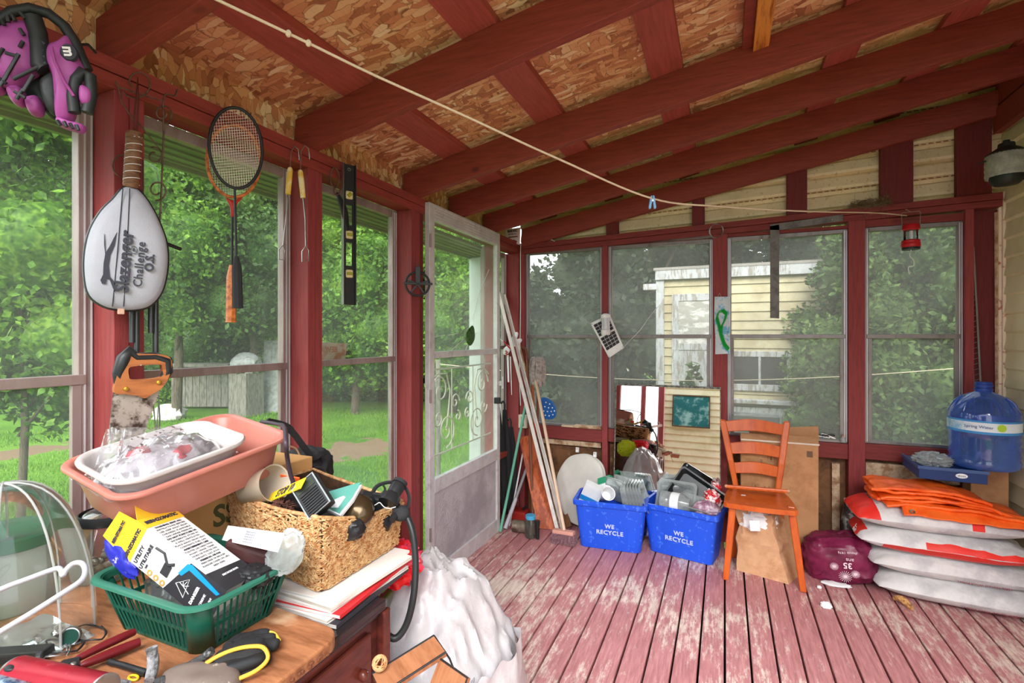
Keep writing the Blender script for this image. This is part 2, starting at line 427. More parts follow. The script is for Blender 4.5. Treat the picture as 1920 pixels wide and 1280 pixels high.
# ------------------------------------------------------------------ back (gable) wall
WB = struct('wall_back')
YB = 3.50
def plate_z(x, zl, zr): return zl + (zr - zl) * (x + 1.40) / 2.78
def slanted(x0, x1, y0, y1, zb0, zb1, h):
    return MB().add([(x0, y0, zb0), (x1, y0, zb1), (x1, y1, zb1), (x0, y1, zb0), (x0, y0, zb0 + h), (x1, y0, zb1 + h), (x1, y1, zb1 + h), (x0, y1, zb0 + h)],
                    [(0, 3, 2, 1), (4, 5, 6, 7), (0, 1, 5, 4), (1, 2, 6, 5), (2, 3, 7, 6), (3, 0, 4, 7)])
obj('bottom_plate', slanted(-1.436, 1.376, YB, YB + .09, 1.956, 2.034, .036), M_redx, WB, bevel=.002)
obj('top_plate', slanted(-1.436, 1.376, YB - .004, YB + .09, 1.994, 2.072, .036), M_redx, WB, bevel=.002)
for x0, x1 in ((-.802, -.762), (-.071, .016), (.676, .759), (1.218, 1.256)):
    obj('post', MB().box((x0, YB, 0), (x1, YB + .10, plate_z((x0 + x1) / 2, 1.956, 2.034))), M_red, WB, bevel=.002)
obj('post', MB().box((-1.434, YB + .002, 0), (-1.395, YB + .09, 1.957)), M_red, WB, bevel=.002)
obj('red_panel', MB().box((1.256, YB + .07, 0), (1.41, YB + .10, 2.03)), M_redpanel, WB)
for x0, x1 in ((-1.395, -.802), (-.762, -.071), (.016, .676), (.759, 1.218)):
    zl = plate_z((x0 + x1) / 2, .57, .615)
    obj('sill_rail', MB().box((x0, YB + .012, zl), (x1, YB + .10, zl + .092)), M_redx, WB, bevel=.003)
    obj('sheathing', MB().box((x0, YB + .085, 0), (x1, YB + .10, zl)), M_ply, WB)
    zt = plate_z((x0 + x1) / 2, 1.956, 2.034)
    window(wn, 'x', YB + .03, x0, x1, zl + .093, 1.975, 1.333, M_alu, M_glassB, fw=.024); wn += 1
    if zt > 1.977: obj('filler_board', MB().box((x0, YB + .02, 1.976), (x1, YB + .07, plate_z(x0, 1.956, 2.034) )), M_redx, WB)
obj('stud', MB().box((.60, YB + .05, 0), (.64, YB + .085, .56)), M_paleboard, WB)
obj('cleat', MB().box((-1.39, YB + .04, .53), (-.82, YB + .08, .565)), M_paleboard, WB)
obj('cleat', MB().box((.77, YB + .04, .50), (1.21, YB + .082, .585)), M_paleboard, WB)
obj('sill_board', MB().box((-1.10, YB - .01, .672), (-.805, YB + .04, .684)).box((-1.0, YB - .02, .684), (-.81, YB + .03, .692)), M_paleboard, WB)
# gable studs
def raft_z(x, y=0): return 2.040 + .187 * (x + 1.44)
zb6 = lambda x: 1.995 + .186 * (x + 1.44)
for x0, x1 in ((-.775, -.69), (-.20, -.122), (.355, .464), (.835, .99), (1.185, 1.335)):
    obj('gable_stud', MB().add([(x0, YB + .01, plate_z(x0, 2.03, 2.108)), (x1, YB + .01, plate_z(x1, 2.03, 2.108)), (x1, YB + .05, plate_z(x1, 2.03, 2.108)), (x0, YB + .05, plate_z(x0, 2.03, 2.108)),
        (x0, YB + .01, zb6(x0) + .02), (x1, YB + .01, zb6(x1) + .02), (x1, YB + .05, zb6(x1) + .02), (x0, YB + .05, zb6(x0) + .02)],
        [(0, 3, 2, 1), (4, 5, 6, 7), (0, 1, 5, 4), (1, 2, 6, 5), (2, 3, 7, 6), (3, 0, 4, 7)]), M_redpanel, WB, bevel=.002)
# cream siding outside the gable: wavy vinyl profile
mb = MB(); prof = []
z = 1.958
while z < 2.75:
    prof += [(.004, z), (-.028, z + .006), (-.032, z + .02), (-.018, z + .075), (.002, z + .092), (-.024, z + .100), (-.026, z + .115), (-.010, z + .168), (.004, z + .178)]; z += .2
rs = [[(-1.45, YB + .085 + d, zz) for d, zz in prof], [(1.42, YB + .085 + d, zz + .09) for d, zz in prof]]
mb.rings(rs, closed=False, caps=(False, False))
sd = obj('vinyl_siding', mb, M_cream, WB, solid=.002)
mb = MB(); x = -.6
M_slot = mat('siding_slot', (110, 78, 58), .9)
for zz in (2.158, 2.358, 2.558):
    x = -.9
    while x < 1.36:
        zc = zz + .09 * (x + 1.45) / 2.83 - .006
        mb.box((x, YB + .052, zc), (x + .022, YB + .0545, zc + .004)); x += .034
obj('nailing_slots', mb, M_slot, WB)

# ------------------------------------------------------------------ right wall (house siding) and rear wall
WR = struct('wall_right')
prof = []; z = -.05
while z < 2.95:
    prof += [(0, z), (-.016, z + .012), (-.002, z + .098), (0, z + .10)]; z += .1
rs = [[(1.408 + d, .30, zz) for d, zz in prof], [(1.408 + d, 3.58, zz) for d, zz in prof]]
obj('house_siding', MB().rings(rs, closed=False, caps=(False, False)), M_creamw, WR, solid=.002)
obj('backing', MB().box((1.422, .30, -.05), (1.46, 3.62, 2.95)), M_dark, WR)
obj('corner_trim', MB().box((1.376, 3.545, 0), (1.392, 3.562, 2.12)).box((1.388, 3.53, 0), (1.402, 3.545, 2.12)), mat('corner_trim', (222, 205, 180), .5, c3=(170, 95, 70), sc3=30), WR, bevel=.002)
obj('ledger_board', MB().box((1.335, .3, 2.425), (1.372, 3.50, 2.555)), M_raft, WR, bevel=.002)
obj('ledger_board', MB().box((1.345, .3, 2.575), (1.375, 3.50, 2.70)), M_raft, WR, bevel=.002)

# ------------------------------------------------------------------ ceiling: rafters, strapping, sheathing
CE = struct('ceiling')
def sloped_box(x0, x1, y0, y1, z0a, h, zf=raft_z):
    return MB().add([(x0, y0, zf(x0) + z0a), (x1, y0, zf(x1) + z0a), (x1, y1, zf(x1) + z0a), (x0, y1, zf(x0) + z0a),
                     (x0, y0, zf(x0) + z0a + h), (x1, y0, zf(x1) + z0a + h), (x1, y1, zf(x1) + z0a + h), (x0, y1, zf(x0) + z0a + h)],
                    [(0, 3, 2, 1), (4, 5, 6, 7), (0, 1, 5, 4), (1, 2, 6, 5), (2, 3, 7, 6), (3, 0, 4, 7)])
for y in (.150, .771, 1.431, 2.129, 2.587, 3.053):
    obj('rafter', sloped_box(-1.52, 1.38, y, y + .038, .003, .137), M_raft, CE, bevel=.002)
obj('rafter', sloped_box(-1.405, 1.345, YB - .036, YB + .004, .002, .135, zb6), M_raft, CE, bevel=.002)
for x in (-1.284, -.792, -.282, .40, .82, 1.25):
    obj('strap', sloped_box(x, x + .125, -.05, YB + .1, .141, .030), M_strap, CE, bevel=.002)
obj('lumber_strip', sloped_box(.10, .155, 1.47, 2.13, .10, .07), M_lumber, CE, bevel=.002)
obj('lumber_strip', sloped_box(.062, .10, 1.47, 2.13, .12, .05), M_raft, CE, bevel=.002)
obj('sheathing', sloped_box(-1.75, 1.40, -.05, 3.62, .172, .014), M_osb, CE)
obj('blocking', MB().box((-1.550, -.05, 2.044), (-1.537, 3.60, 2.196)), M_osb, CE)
obj('roofing', sloped_box(-1.80, 1.42, -.08, 3.68, .188, .01), M_dark, CE)
obj('soffit', MB().box((-1.80, -.9, 1.945), (-1.565, 3.72, 1.960)), M_soff, CE)
for k in range(4):
    x = -1.60 - k * .055
    obj('soffit_rib', MB().box((x - .006, -.9, 1.938), (x, 3.72, 1.946)), M_soff, CE)
obj('fascia', MB().box((-1.82, -.9, 1.93), (-1.80, 3.72, 2.06)), M_soff, CE)

# ================================================================== OUTSIDE
GZ = -0.60
def leafmat(name, c1, c2, c3, trans=.35):
    T = NT(name); v = T.coords()
    a = T.n('TexNoise', {'Vector': v, 'Scale': 1.1, 'Detail': 2}); b = T.n('TexNoise', {'Vector': v, 'Scale': 23, 'Detail': 1})
    m = T.n('Math', {0: a.outputs[0], 1: b.outputs[0]}, operation='ADD'); m2 = T.n('Math', {0: m.outputs[0], 1: .5}, operation='MULTIPLY')
    c = T.ramp(m2.outputs[0], [(.36, lin(c1)), (.5, lin(c2)), (.64, lin(c3))])
    d = T.n('BsdfPrincipled', {'Base Color': c, 'Roughness': .55, 'Specular IOR Level': .25}); t = T.n('BsdfTranslucent', {'Color': c})
    return T.surf(T.n('MixShader', {0: trans, 1: d.outputs[0], 2: t.outputs[0]}).outputs[0])
M_leafA = leafmat('leaf_mid_green', (34, 56, 28), (62, 92, 42), (104, 132, 58))
M_leafB = leafmat('leaf_fresh_green', (44, 78, 26), (84, 124, 36), (132, 166, 56))
M_leafC = leafmat('leaf_cedar', (44, 68, 36), (84, 112, 58), (128, 152, 80), .2)
M_leafD = leafmat('leaf_dull_grey_green', (40, 52, 40), (62, 76, 56), (90, 102, 74))
M_bark = mat('bark', (92, 80, 68), .9, c2=(60, 52, 46), sc=8, st=(3, 3, .5), bump=.4)
M_grass = leafmat('grass_blades', (66, 104, 26), (92, 136, 34), (120, 162, 52), .3)

def leaf_obj(name, P, size, m, parent=None, up=.25, seed=1, aspect=.55, extra=None):
    rg = np.random.default_rng(seed); n = len(P)
    d = rg.normal(size=(n, 3)); d[:, 2] *= .8; d /= np.linalg.norm(d, axis=1)[:, None]
    e = rg.normal(size=(n, 3)); e -= (e * d).sum(1)[:, None] * d; e /= np.linalg.norm(e, axis=1)[:, None]
    s = size * rg.uniform(.6, 1.3, n)[:, None]
    v = np.stack([P - d * s, P + e * s * aspect, P + d * s, P - e * s * aspect], 1).reshape(-1, 3)
    nv = len(v); ev = np.zeros((0, 3)); ef = []
    if extra is not None: ev = np.array(extra.v); ef = extra.f
    me = bpy.data.meshes.new(name); allv = np.concatenate([v, ev]) if len(ev) else v
    me.vertices.add(len(allv)); me.vertices.foreach_set('co', allv.ravel())
    lp = list(range(nv)); st = list(range(0, nv, 4)); tot = [4] * n
    for f in ef: st.append(len(lp)); tot.append(len(f)); lp += [i + nv for i in f]
    me.loops.add(len(lp)); me.loops.foreach_set('vertex_index', lp)
    me.polygons.add(len(st)); me.polygons.foreach_set('loop_start', st); me.polygons.foreach_set('loop_total', tot)
    me.update(calc_edges=True); me.materials.append(m)
    o = bpy.data.objects.new(name, me); COL.objects.link(o)
    if parent is not None: o.parent = parent
    return o

def tree(name, label, cat, x, y, h, r, z0, m, leaf=.07, n=14000, seed=1, group=None, trunk=.12, nb=16, core=True, base=GZ, limbs=5):
    rg = np.random.default_rng(seed); T = thing(name, label, cat, (x, y, base), group=group)
    bl = []
    for i in range(nb):
        zz = z0 + (h - z0) * (i + .5) / nb; prof = math.sin(PI * min(1, max(.0, (zz - z0) / (h - z0) * .86 + .14))) ** .6
        a = rg.uniform(0, 2 * PI); rr = r * prof * rg.uniform(.25, .75)
        bl.append((math.cos(a) * rr, math.sin(a) * rr, zz, r * rg.uniform(.38, .6) * (.55 + .45 * prof)))
    B = np.array(bl); k = rg.choice(nb, n, p=B[:, 3] ** 2 / (B[:, 3] ** 2).sum())
    d = rg.normal(size=(n, 3)); d /= np.linalg.norm(d, axis=1)[:, None]
    P = B[k, :3] + d * (B[k, 3] * rg.uniform(.62, 1.12, n))[:, None]; P[:, 2] = np.maximum(P[:, 2], .05)
    ex = MB()
    if core:
        for bx_, by_, bz_, br_ in bl: ex.ell((bx_, by_, bz_), (br_ * .66,) * 3, 9, 7, fn=lambda p: 1 + .3 * nz(p, 2.3, bz_))
    leaf_obj('crown', P, leaf, m, T, seed=seed + 9, extra=ex if core else None)
    tb = MB().tube([(0, 0, -.05), (.05 * r, .02, h * .25), (-.05 * r, .04, h * .55), (0, 0, h * .85)], [trunk, trunk * .8, trunk * .55, trunk * .2], 9)
    for i in range(limbs):
        b_ = bl[int(rg.integers(nb))]; zz = b_[2] * .55
        tb.tube([(0, 0, zz), (b_[0] * .5, b_[1] * .5, (zz + b_[2]) / 2 - .1), (b_[0], b_[1], b_[2])], [trunk * .45, trunk * .3, trunk * .12], 6)
    obj('trunk', tb, M_bark, T, smooth=60)
    return T

# ground
def lawnmat():
    T = NT('lawn'); v = T.coords()
    a = T.n('TexNoise', {'Vector': v, 'Scale': .6, 'Detail': 4}); b = T.n('TexNoise', {'Vector': v, 'Scale': 22, 'Detail': 6, 'Roughness': .8})
    m = T.n('Math', {0: a.outputs[0], 1: b.outputs[0]}, operation='ADD'); m2 = T.n('Math', {0: m.outputs[0], 1: .5}, operation='MULTIPLY')
    c = T.ramp(m2.outputs[0], [(.38, lin((56, 90, 26))), (.5, lin((84, 124, 34))), (.62, lin((112, 148, 50)))])
    p = at(668, 842, Z=GZ); p2 = at(20, 852, Z=GZ)
    for q, sx_, sy_ in ((p, .8, .62), (p2, 1.0, .5)):
        mp = T.n('Mapping', {'Vector': v, 'Location': (-q.x * sx_, -q.y * sy_, 0), 'Scale': (sx_, sy_, 0)})
        ln = T.n('VectorMath', {0: mp.outputs[0]}, operation='LENGTH'); nn = T.n('TexNoise', {'Vector': v, 'Scale': 3.5, 'Detail': 6})
        ad = T.n('Math', {0: ln.outputs['Value'], 1: nn.outputs[0]}, operation='ADD')
        c = T.mix(T.ramp(ad.outputs[0], [(.95, (1, 1, 1)), (1.12, (0, 0, 0))]), c, lin((120, 98, 78)))
    b_ = T.n('BsdfPrincipled', {'Base Color': c, 'Roughness': .9, 'Specular IOR Level': .1})
    bp = T.n('Bump', {'Height': b.outputs[0], 'Strength': .6, 'Distance': .05}); T.t.links.new(bp.outputs[0], b_.inputs['Normal'])
    return T.surf(b_.outputs[0])
def gh(x, y): return GZ + .05 * nz((x, y, 0), .25) if (x * x + y * y) > 16 else GZ
g = obj('ground', MB().grid(lambda a, b: (-34 + 64 * a, -14 + 52 * b, gh(-34 + 64 * a, -14 + 52 * b)), 65, 53), lawnmat()); g['kind'] = 'structure'

# grass blades near the porch
rg = np.random.default_rng(5); n = 70000
ang = np.radians(rg.uniform(24, 72, n)); rr = 3.0 + 11 * rg.uniform(0, 1, n) ** 1.2
P = np.stack([-np.sin(ang) * rr, np.cos(ang) * rr, np.full(n, GZ + .02)], 1)
dp1 = at(668, 842, Z=GZ); dp2 = at(20, 852, Z=GZ)
keep = np.ones(n, bool)
for q, sx_, sy_ in ((dp1, .8, .62), (dp2, 1.0, .5)): keep &= (((P[:, 0] - q.x) * sx_) ** 2 + ((P[:, 1] - q.y) * sy_) ** 2) > .38
P = P[keep]; n = len(P)
h = rg.uniform(.03, .075, n); a = rg.uniform(0, 2 * PI, n); dx = np.stack([np.cos(a), np.sin(a), np.zeros(n)], 1) * .006
tip = P + np.stack([rg.normal(0, .02, n), rg.normal(0, .02, n), h], 1)
v = np.stack([P - dx, P + dx, tip], 1).reshape(-1, 3); me = bpy.data.meshes.new('grass')
me.vertices.add(len(v)); me.vertices.foreach_set('co', v.ravel()); me.loops.add(len(v)); me.loops.foreach_set('vertex_index', list(range(len(v))))
me.polygons.add(n); me.polygons.foreach_set('loop_start', list(range(0, 3 * n, 3))); me.polygons.foreach_set('loop_total', [3] * n); me.update(calc_edges=True); me.materials.append(M_grass)
go = bpy.data.objects.new('grass', me); COL.objects.link(go); custom(go, 'bright green grass blades of the lawn outside the window wall', 'grass', kind='stuff')

def gpt(u, D): p = at(u, HOR, D=D); return p.x, p.y
# far tree line beyond the lawn (seen through the left windows)
L = ['tall green tree at the far left of the tree line behind the lawn', 'tall broad tree behind the hanging white racket cover', 'tall tree of the line behind the badminton racquets',
     'tall leafy tree behind the black spirit level window', 'tall tree behind the left post of the storm door', 'tall tree seen through the upper pane of the storm door', 'tall tree behind the white outdoor post']
for i, (u, D, h, r, m) in enumerate(((30, 15, 11, 3.4, M_leafA), (210, 17, 12, 3.8, M_leafA), (400, 17.5, 11.5, 3.6, M_leafA), (590, 17, 11, 3.5, M_leafB), (730, 16.5, 10, 3.0, M_leafA), (815, 17, 10.5, 2.7, M_leafA), (950, 18, 3.7, 1.6, M_leafA))):
    x, y = gpt(u, D); tree('deciduous_tree', L[i], 'tree', x, y, h, r, .35, m, .10, 16000, 20 + i, 'tall trees along the lawn edge', .2, 22)
L = ['nearer tree with dark limbs behind the badminton racquets', 'nearer light green tree between the racket cover and the racquets', 'nearer yellow green tree behind the spirit level', 'yellow green young tree seen through the storm door']
for i, (u, D, h, r, z0, m) in enumerate(((470, 12.5, 6.6, 1.9, 2.6, M_leafA), (330, 11.5, 6.2, 1.7, 2.5, M_leafB), (665, 12.5, 5.4, 1.7, 1.2, M_leafB), (850, 12.5, 4.6, 1.5, .9, M_leafB))):
    x, y = gpt(u, D); tree('leafy_tree', L[i], 'tree', x, y, h, r, z0, m, .075, 13000, 50 + i, 'nearer trees on the lawn', .11, 16, core=True)
x, y = gpt(35, 4.3); tree('leafy_shrub', 'fresh green shrub with heart-shaped leaves close outside the leftmost window', 'shrub', x, y, 4.6, 1.15, 1.45, M_leafB, .042, 17000, 71, None, .035, 22)
x, y = gpt(305, 4.6); tree('sapling', 'bright young sapling with glossy leaves behind the hand saw', 'sapling', x - .1, y, 2.15, .16, 1.45, M_leafB, .05, 90, 77, None, .012, 5, core=False, limbs=3)
L = ['low green bush left of the grey board fence', 'low bush in front of the grey board fence', 'low bush below the leaning white door', 'dark green bush right of the leaning white door', 'flowering bush behind the lower spirit level window', 'low bush beside the second window post', 'low bush at the foot of the porch door view', 'low bush at the far left lawn edge']
for i, (u, D, h, r) in enumerate(((300, 14.6, 1.0, .9), (395, 14.6, .95, 1.0), (480, 14.2, .95, 1.0), (590, 15.4, 1.5, 1.2), (660, 15.6, 1.5, 1.2), (735, 15.2, 1.5, 1.1), (800, 15.5, 1.5, 1.0), (60, 15.0, 1.5, 1.3))):
    x, y = gpt(u, D); tree('low_bush', L[i], 'bush', x, y, h, r, .05, M_leafA if i % 2 else M_leafB, .06, 5000, 90 + i, 'low bushes along the lawn edge', .03, 9)

L = ['taller dark shrub behind the grey board bin', 'taller dark shrub behind the plastic sheet heap', 'taller dark shrub behind the old white door', 'taller dark shrub at the right of the racquet cover']
for i, (u, D, h, r) in enumerate(((385, 18.2, 3.4, 1.5), (450, 18.4, 3.4, 1.5), (525, 18.0, 3.2, 1.4), (300, 18.2, 3.2, 1.5))):
    x, y = gpt(u, D); tree('tall_shrub', L[i], 'shrub', x, y, h, r, .05, M_leafA, .09, 7000, 200 + i, 'taller shrubs behind the junk', .05, 12)

# trees behind the gable windows
L = ['dull green tree behind the first gable window', 'grey green tree behind the second gable window', 'tree rising behind the cream shed door', 'tree rising behind the cream shed roof', 'tree behind the shed and the cedar', 'tree behind the far right cedar', 'tree left of the first gable window']
for i, (u, D, h, r, z0) in enumerate(((1135, 9.5, 4.4, 1.15, .3), (1190, 9.2, 6.2, 1.7, .3), (1330, 11, 7.2, 1.9, 1.0), (1480, 11, 7.4, 1.9, 1.0), (1660, 10.5, 7.4, 2.0, 1.0), (1850, 10, 7.0, 2.0, .6), (1000, 9.0, 2.9, 1.0, .3))):
    x, y = gpt(u, D); tree('hedge_tree', L[i], 'tree', x, y, h, r, z0, M_leafD, .07, 14000, 120 + i, 'trees beyond the gable windows', .12, 18)
L = ['feathery cedar covering the right end of the cream shed', 'dense cedar filling the rightmost gable window', 'low cedar between the shed and the rightmost gable window']
for i, (u, D, h, r) in enumerate(((1590, 4.95, 3.05, .60), (1715, 4.9, 3.9, .80), (1850, 5.2, 4.0, .90))):
    x, y = gpt(u, D); tree('cedar', L[i], 'tree', x, y, h, r, .1, M_leafC, .034, 26000, 150 + i, 'cedars beside the shed', .05, 34)
x, y = gpt(1300, 5.05); tree('maple_seedling', 'small leafy seedling growing in front of the shed door', 'seedling', x, y, 1.68, .17, 1.05, M_leafC, .045, 160, 160, None, .012, 6, core=False)

# ---- cream shed
M_shed = mat('shed_siding', (196, 186, 152), .6, c2=(176, 164, 130), sc=3)
M_peel = mat('peeling_white_paint', (188, 190, 192), .7, c2=(150, 146, 138), sc=7, st=(3, 1, .6), lo=.5, hi=.56)
M_peelw = mat('peeling_boards', (170, 168, 160), .8, c2=(216, 214, 208), sc=4, st=(1, 1, 2.5), lo=.48, hi=.54)
YS = 6.0
S = thing('garden_shed', 'cream sided garden shed with peeling white trim behind the gable windows', 'shed', (-.70, YS, GZ))
def sx(u, v): p = at(u, v, Y=YS); return p.x, p.z
x0, ztop = sx(1233, 508); x1 = x0 + 2.35
prof = []; z = GZ
while z < ztop: prof += [(0, z), (-.014, z + .008), (0, z + .098)]; z += .1
obj('siding', MB().rings([[(x0, YS + d, zz) for d, zz in prof], [(x1, YS + d, zz) for d, zz in prof]], closed=False, caps=(False, False)), M_shed, S, solid=.004, world=True)
obj('side_wall', MB().box((x0, YS, GZ), (x0 + .03, YS + 2.4, ztop)), M_shed, S, world=True); obj('side_wall', MB().box((x1 - .03, YS, GZ), (x1, YS + 2.4, ztop)), M_shed, S, world=True)
obj('roof', MB().box((x0 - .04, YS - .06, ztop), (x1 + .05, YS + 2.5, ztop + .03)), mat('roof_tin', (150, 145, 138), .6), S, world=True)
obj('fascia', MB().box((x0 - .02, YS - .055, ztop - .11), (x1, YS - .03, ztop + .005)), M_peel, S, world=True, bevel=.003)
obj('corner_board', MB().box((x0 - .015, YS - .03, GZ), (x0 + .075, YS - .012, ztop - .11)), M_peel, S, world=True, bevel=.003)
obj('gutter_end', MB().box((x0 - .16, YS - .04, ztop - .22), (x0 - .005, YS + .04, ztop - .15)), M_peel, S, world=True, bevel=.004)
dl, dt = sx(1260, 552); dr, _ = sx(1345, 552); _, dm = sx(1300, 648)
D_ = obj('shed_door', MB().box((dl + .07, YS - .022, GZ + .05), (dr, YS - .008, dt - .08)), M_peelw, S, world=True)
obj('door_casing', MB().box((dl, YS - .03, GZ), (dl + .075, YS - .01, dt)).box((dl + .07, YS - .03, dt - .08), (dr + .07, YS - .01, dt)).box((dr, YS - .03, GZ), (dr + .07, YS - .01, dt - .07)).box((dl + .07, YS - .032, dm - .05), (dr, YS - .012, dm + .03)), M_peel, S, world=True, bevel=.003)
mb = MB()
for k in range(7): mb.box((dl + .085 + k * .066, YS - .028, GZ + .08), (dl + .148 + k * .066, YS - .018, dm - .06))
obj('door_planks', mb, M_peel, S, world=True, bevel=.002)
wl, wt = sx(1375, 668); wr, wb = sx(1475, 722)
M_darkglass = mat('dark_pane', (52, 56, 56), .15, spec=.6)
obj('shed_window', MB().box((wl, YS - .02, wb), (wr, YS - .008, wt)), M_darkglass, S, world=True)
mb = MB().box((wl - .05, YS - .035, wt), (wr + .05, YS - .01, wt + .06)).box((wl - .05, YS - .035, wb - .07), (wr + .05, YS - .01, wb)).box((wl - .05, YS - .035, wb), (wl, YS - .01, wt)).box((wr, YS - .035, wb), (wr + .05, YS - .01, wt)).box(((wl + wr) / 2 - .012, YS - .03, wb), ((wl + wr) / 2 + .012, YS - .01, wt))
obj('window_casing', mb, M_peel, S, world=True, bevel=.003)
obj('ledge_boards', MB().box((wl - .1, YS - .14, wb - .20), (wr + .1, YS - .02, wb - .16)).box((wl - .16, YS - .10, wb - .34), (wr + .16, YS - .02, wb - .24)), M_peel, S, world=True, bevel=.003)

# ---- junk at the lawn edge
M_grey = mat('grey_weathered_boards', (118, 112, 104), .85, c2=(84, 80, 74), sc=6, st=(3, 3, .6))
def on(u, v, D): return at(u, v, D=D)
a = on(322, 646, 13.2); b = on(442, 646, 13.2)
F = thing('board_bin', 'grey weathered board bin with lath top at the lawn edge', 'bin', (a.x, a.y, GZ))
mb = MB()
for k in range(9):
    p = a.lerp(b, k / 9); q = a.lerp(b, (k + .94) / 9); mb.beam((p.x, p.y, GZ + .6), (q.x, q.y, GZ + .6), .03, 1.05)
obj('board_wall', mb, M_grey, F, world=True); pk = MB().beam((a.x, a.y, 1.02 + GZ + .6), (b.x, b.y, 1.02 + GZ + .6), .7, .08)
pk.xf(Matrix.Translation((0, 0, -.44))); obj('lid', pk, M_grey, F, world=True, bevel=.01)
def slab(name, label, cat, u0, v0, u1, v1, D, lean, m, th=.05):
    p = on(u0, v1, D); q = on(u1, v1, D); hh = (v1 - v0) * D / FPX
    T = thing(name, label, cat, ((p.x + q.x) / 2, (p.y + q.y) / 2, GZ)); wd = (q - p).length
    M = rotm(lean, 0, math.degrees(math.atan2(q.y - p.y, q.x - p.x))); return T, wd, hh
M_oldw = mat('old_white_paint', (140, 142, 140), .6, c2=(110, 110, 106), sc=5)
p = on(520, 640, 12.6)
T = thing('old_door', 'old white panelled door leaning upright among the bushes', 'door', (p.x, p.y, GZ), M=rotm(-8, 0, 30, (p.x, p.y, GZ)))
mb = MB().box((-.4, -.02, 0), (.4, .02, 1.85)); obj('door_slab', mb, M_oldw, T, bevel=.006)
obj('panel_frame', MB().box((-.28, -.035, 1.1), (.28, -.022, 1.2)).box((-.28, -.035, 1.65), (.28, -.022, 1.75)).box((-.28, -.035, 1.2), (-.2, -.022, 1.65)).box((.2, -.035, 1.2), (.28, -.022, 1.65)), M_oldw, T, bevel=.004)
p = on(462, 640, 12.2)
T = thing('plastic_sheet_heap', 'heap covered with a dull white plastic sheet left of the old door', 'plastic sheet', (p.x, p.y, GZ))
obj('plastic_sheet', MB().ell((0, 0, 1.22), (.36, .3, .30), 24, 14, fn=lambda q: 1 + .22 * rid(q, 1.6, 3) * .6), M_oldw, T)
obj('heap_base', MB().box((-.30, -.25, 0), (.30, .25, 1.05)), M_grey, T)
p = on(318, 730, 11.6)
T = thing('garden_rock', 'pale boulder in the grass below the saw handle', 'rock', (p.x, p.y, GZ))
obj('rock', MB().ell((0, 0, .12), (.4, .3, .25), 18, 10, fn=lambda q: 1 + .3 * nz(q, 2, 5)), mat('pale_rock', (190, 186, 178), .8, c2=(140, 136, 128)), T, smooth=30)

# ---- car seen through the storm door
M_car = mat('silver_car_paint', (176, 180, 184), .3, .4, coat=.5); M_tyre = mat('tyre', (38, 38, 40), .8); M_carglass = mat('car_glass', (74, 96, 88), .1, spec=.7)
cx, cy = gpt(905, 10.2)
CAR = thing('car', 'silver car parked on the grass, seen through the storm door', 'car', (cx, cy, GZ), M=rotm(0, 0, 28, (cx, cy, GZ)))
def carring(x, w_, zb, zs, zr, wr_):   # cross-section along x
    return [(x, -w_, zb), (x, -w_ * 1.02, zs * .6 + zb * .4), (x, -w_ * .97, zs), (x, -wr_, zr), (x, 0, zr + .02), (x, wr_, zr), (x, w_ * .97, zs), (x, w_ * 1.02, zs * .6 + zb * .4), (x, w_, zb)]
R_ = [carring(-.05, .70, .28, .62, .64, .5), carring(.08, .80, .22, .72, .76, .6), carring(.95, .84, .2, .80, .86, .62), carring(1.55, .85, .2, .84, 1.22, .56), carring(2.2, .85, .2, .86, 1.27, .58), carring(3.0, .85, .2, .88, 1.24, .56), carring(3.7, .84, .22, .86, .92, .62), carring(4.2, .80, .25, .80, .84, .6), carring(4.3, .70, .32, .70, .72, .5)]
obj('body', MB().rings(R_), M_car, CAR, smooth=35, bevel=.01)
gl = MB()
gl.add([(1.0, -.56, .885), (1.0, .56, .885), (1.50, .50, 1.205), (1.50, -.50, 1.205)], [(0, 1, 2, 3)])
for s in (-1, 1):
    gl.add([(1.15, s * .80, .88), (2.15, s * .825, .90), (2.15, s * .63, 1.21), (1.6, s * .63, 1.19)], [(0, 1, 2, 3)]); gl.add([(2.22, s * .825, .90), (3.3, s * .80, .90), (2.95, s * .63, 1.20), (2.22, s * .63, 1.21)], [(0, 1, 2, 3)])
gl.xf(Matrix.Translation((-.005, 0, .014)))
obj('windows', gl, M_carglass, CAR, solid=.01)
for x in (.85, 3.45):
    for s in (-1, 1):
        W_ = obj('wheel', MB().lathe([(0, -.09), (.2, -.09), (.3, -.08), (.31, -.04), (.31, .04), (.3, .08), (.2, .09), (0, .09)], 28, rotm(90, 0, 0, (x, s * .78, .31))), M_tyre, CAR, smooth=40)
        obj('hubcap', MB().lathe([(0, -.02), (.12, -.015), (.19, 0)], 20, rotm(90 * s, 0, 0, (x, s * .875, .31))), M_alu, W_, smooth=40)
for s in (-1, 1): obj('headlight', MB().ell((.0, s * .6, .56), (.05, .15, .07), 14, 8), M_carglass, CAR, smooth=60)
obj('bumper', MB().box((-.10, -.72, .3), (.05, .72, .46)), M_car, CAR, bevel=.03)

# ---- outdoor post under the eave
PO = thing('porch_post', 'white square post outside the storm door under the eave soffit', 'post', (-1.76, 3.46, GZ))
obj('shaft', MB().box((-.055, -.06, 0), (.055, .06, 1.94 - GZ)), mat('pale_post', (196, 202, 196), .6), PO, bevel=.004)
obj('post_foot', MB().box((-.08, -.08, 0), (.08, .08, .12)), M_grey, PO, bevel=.006)

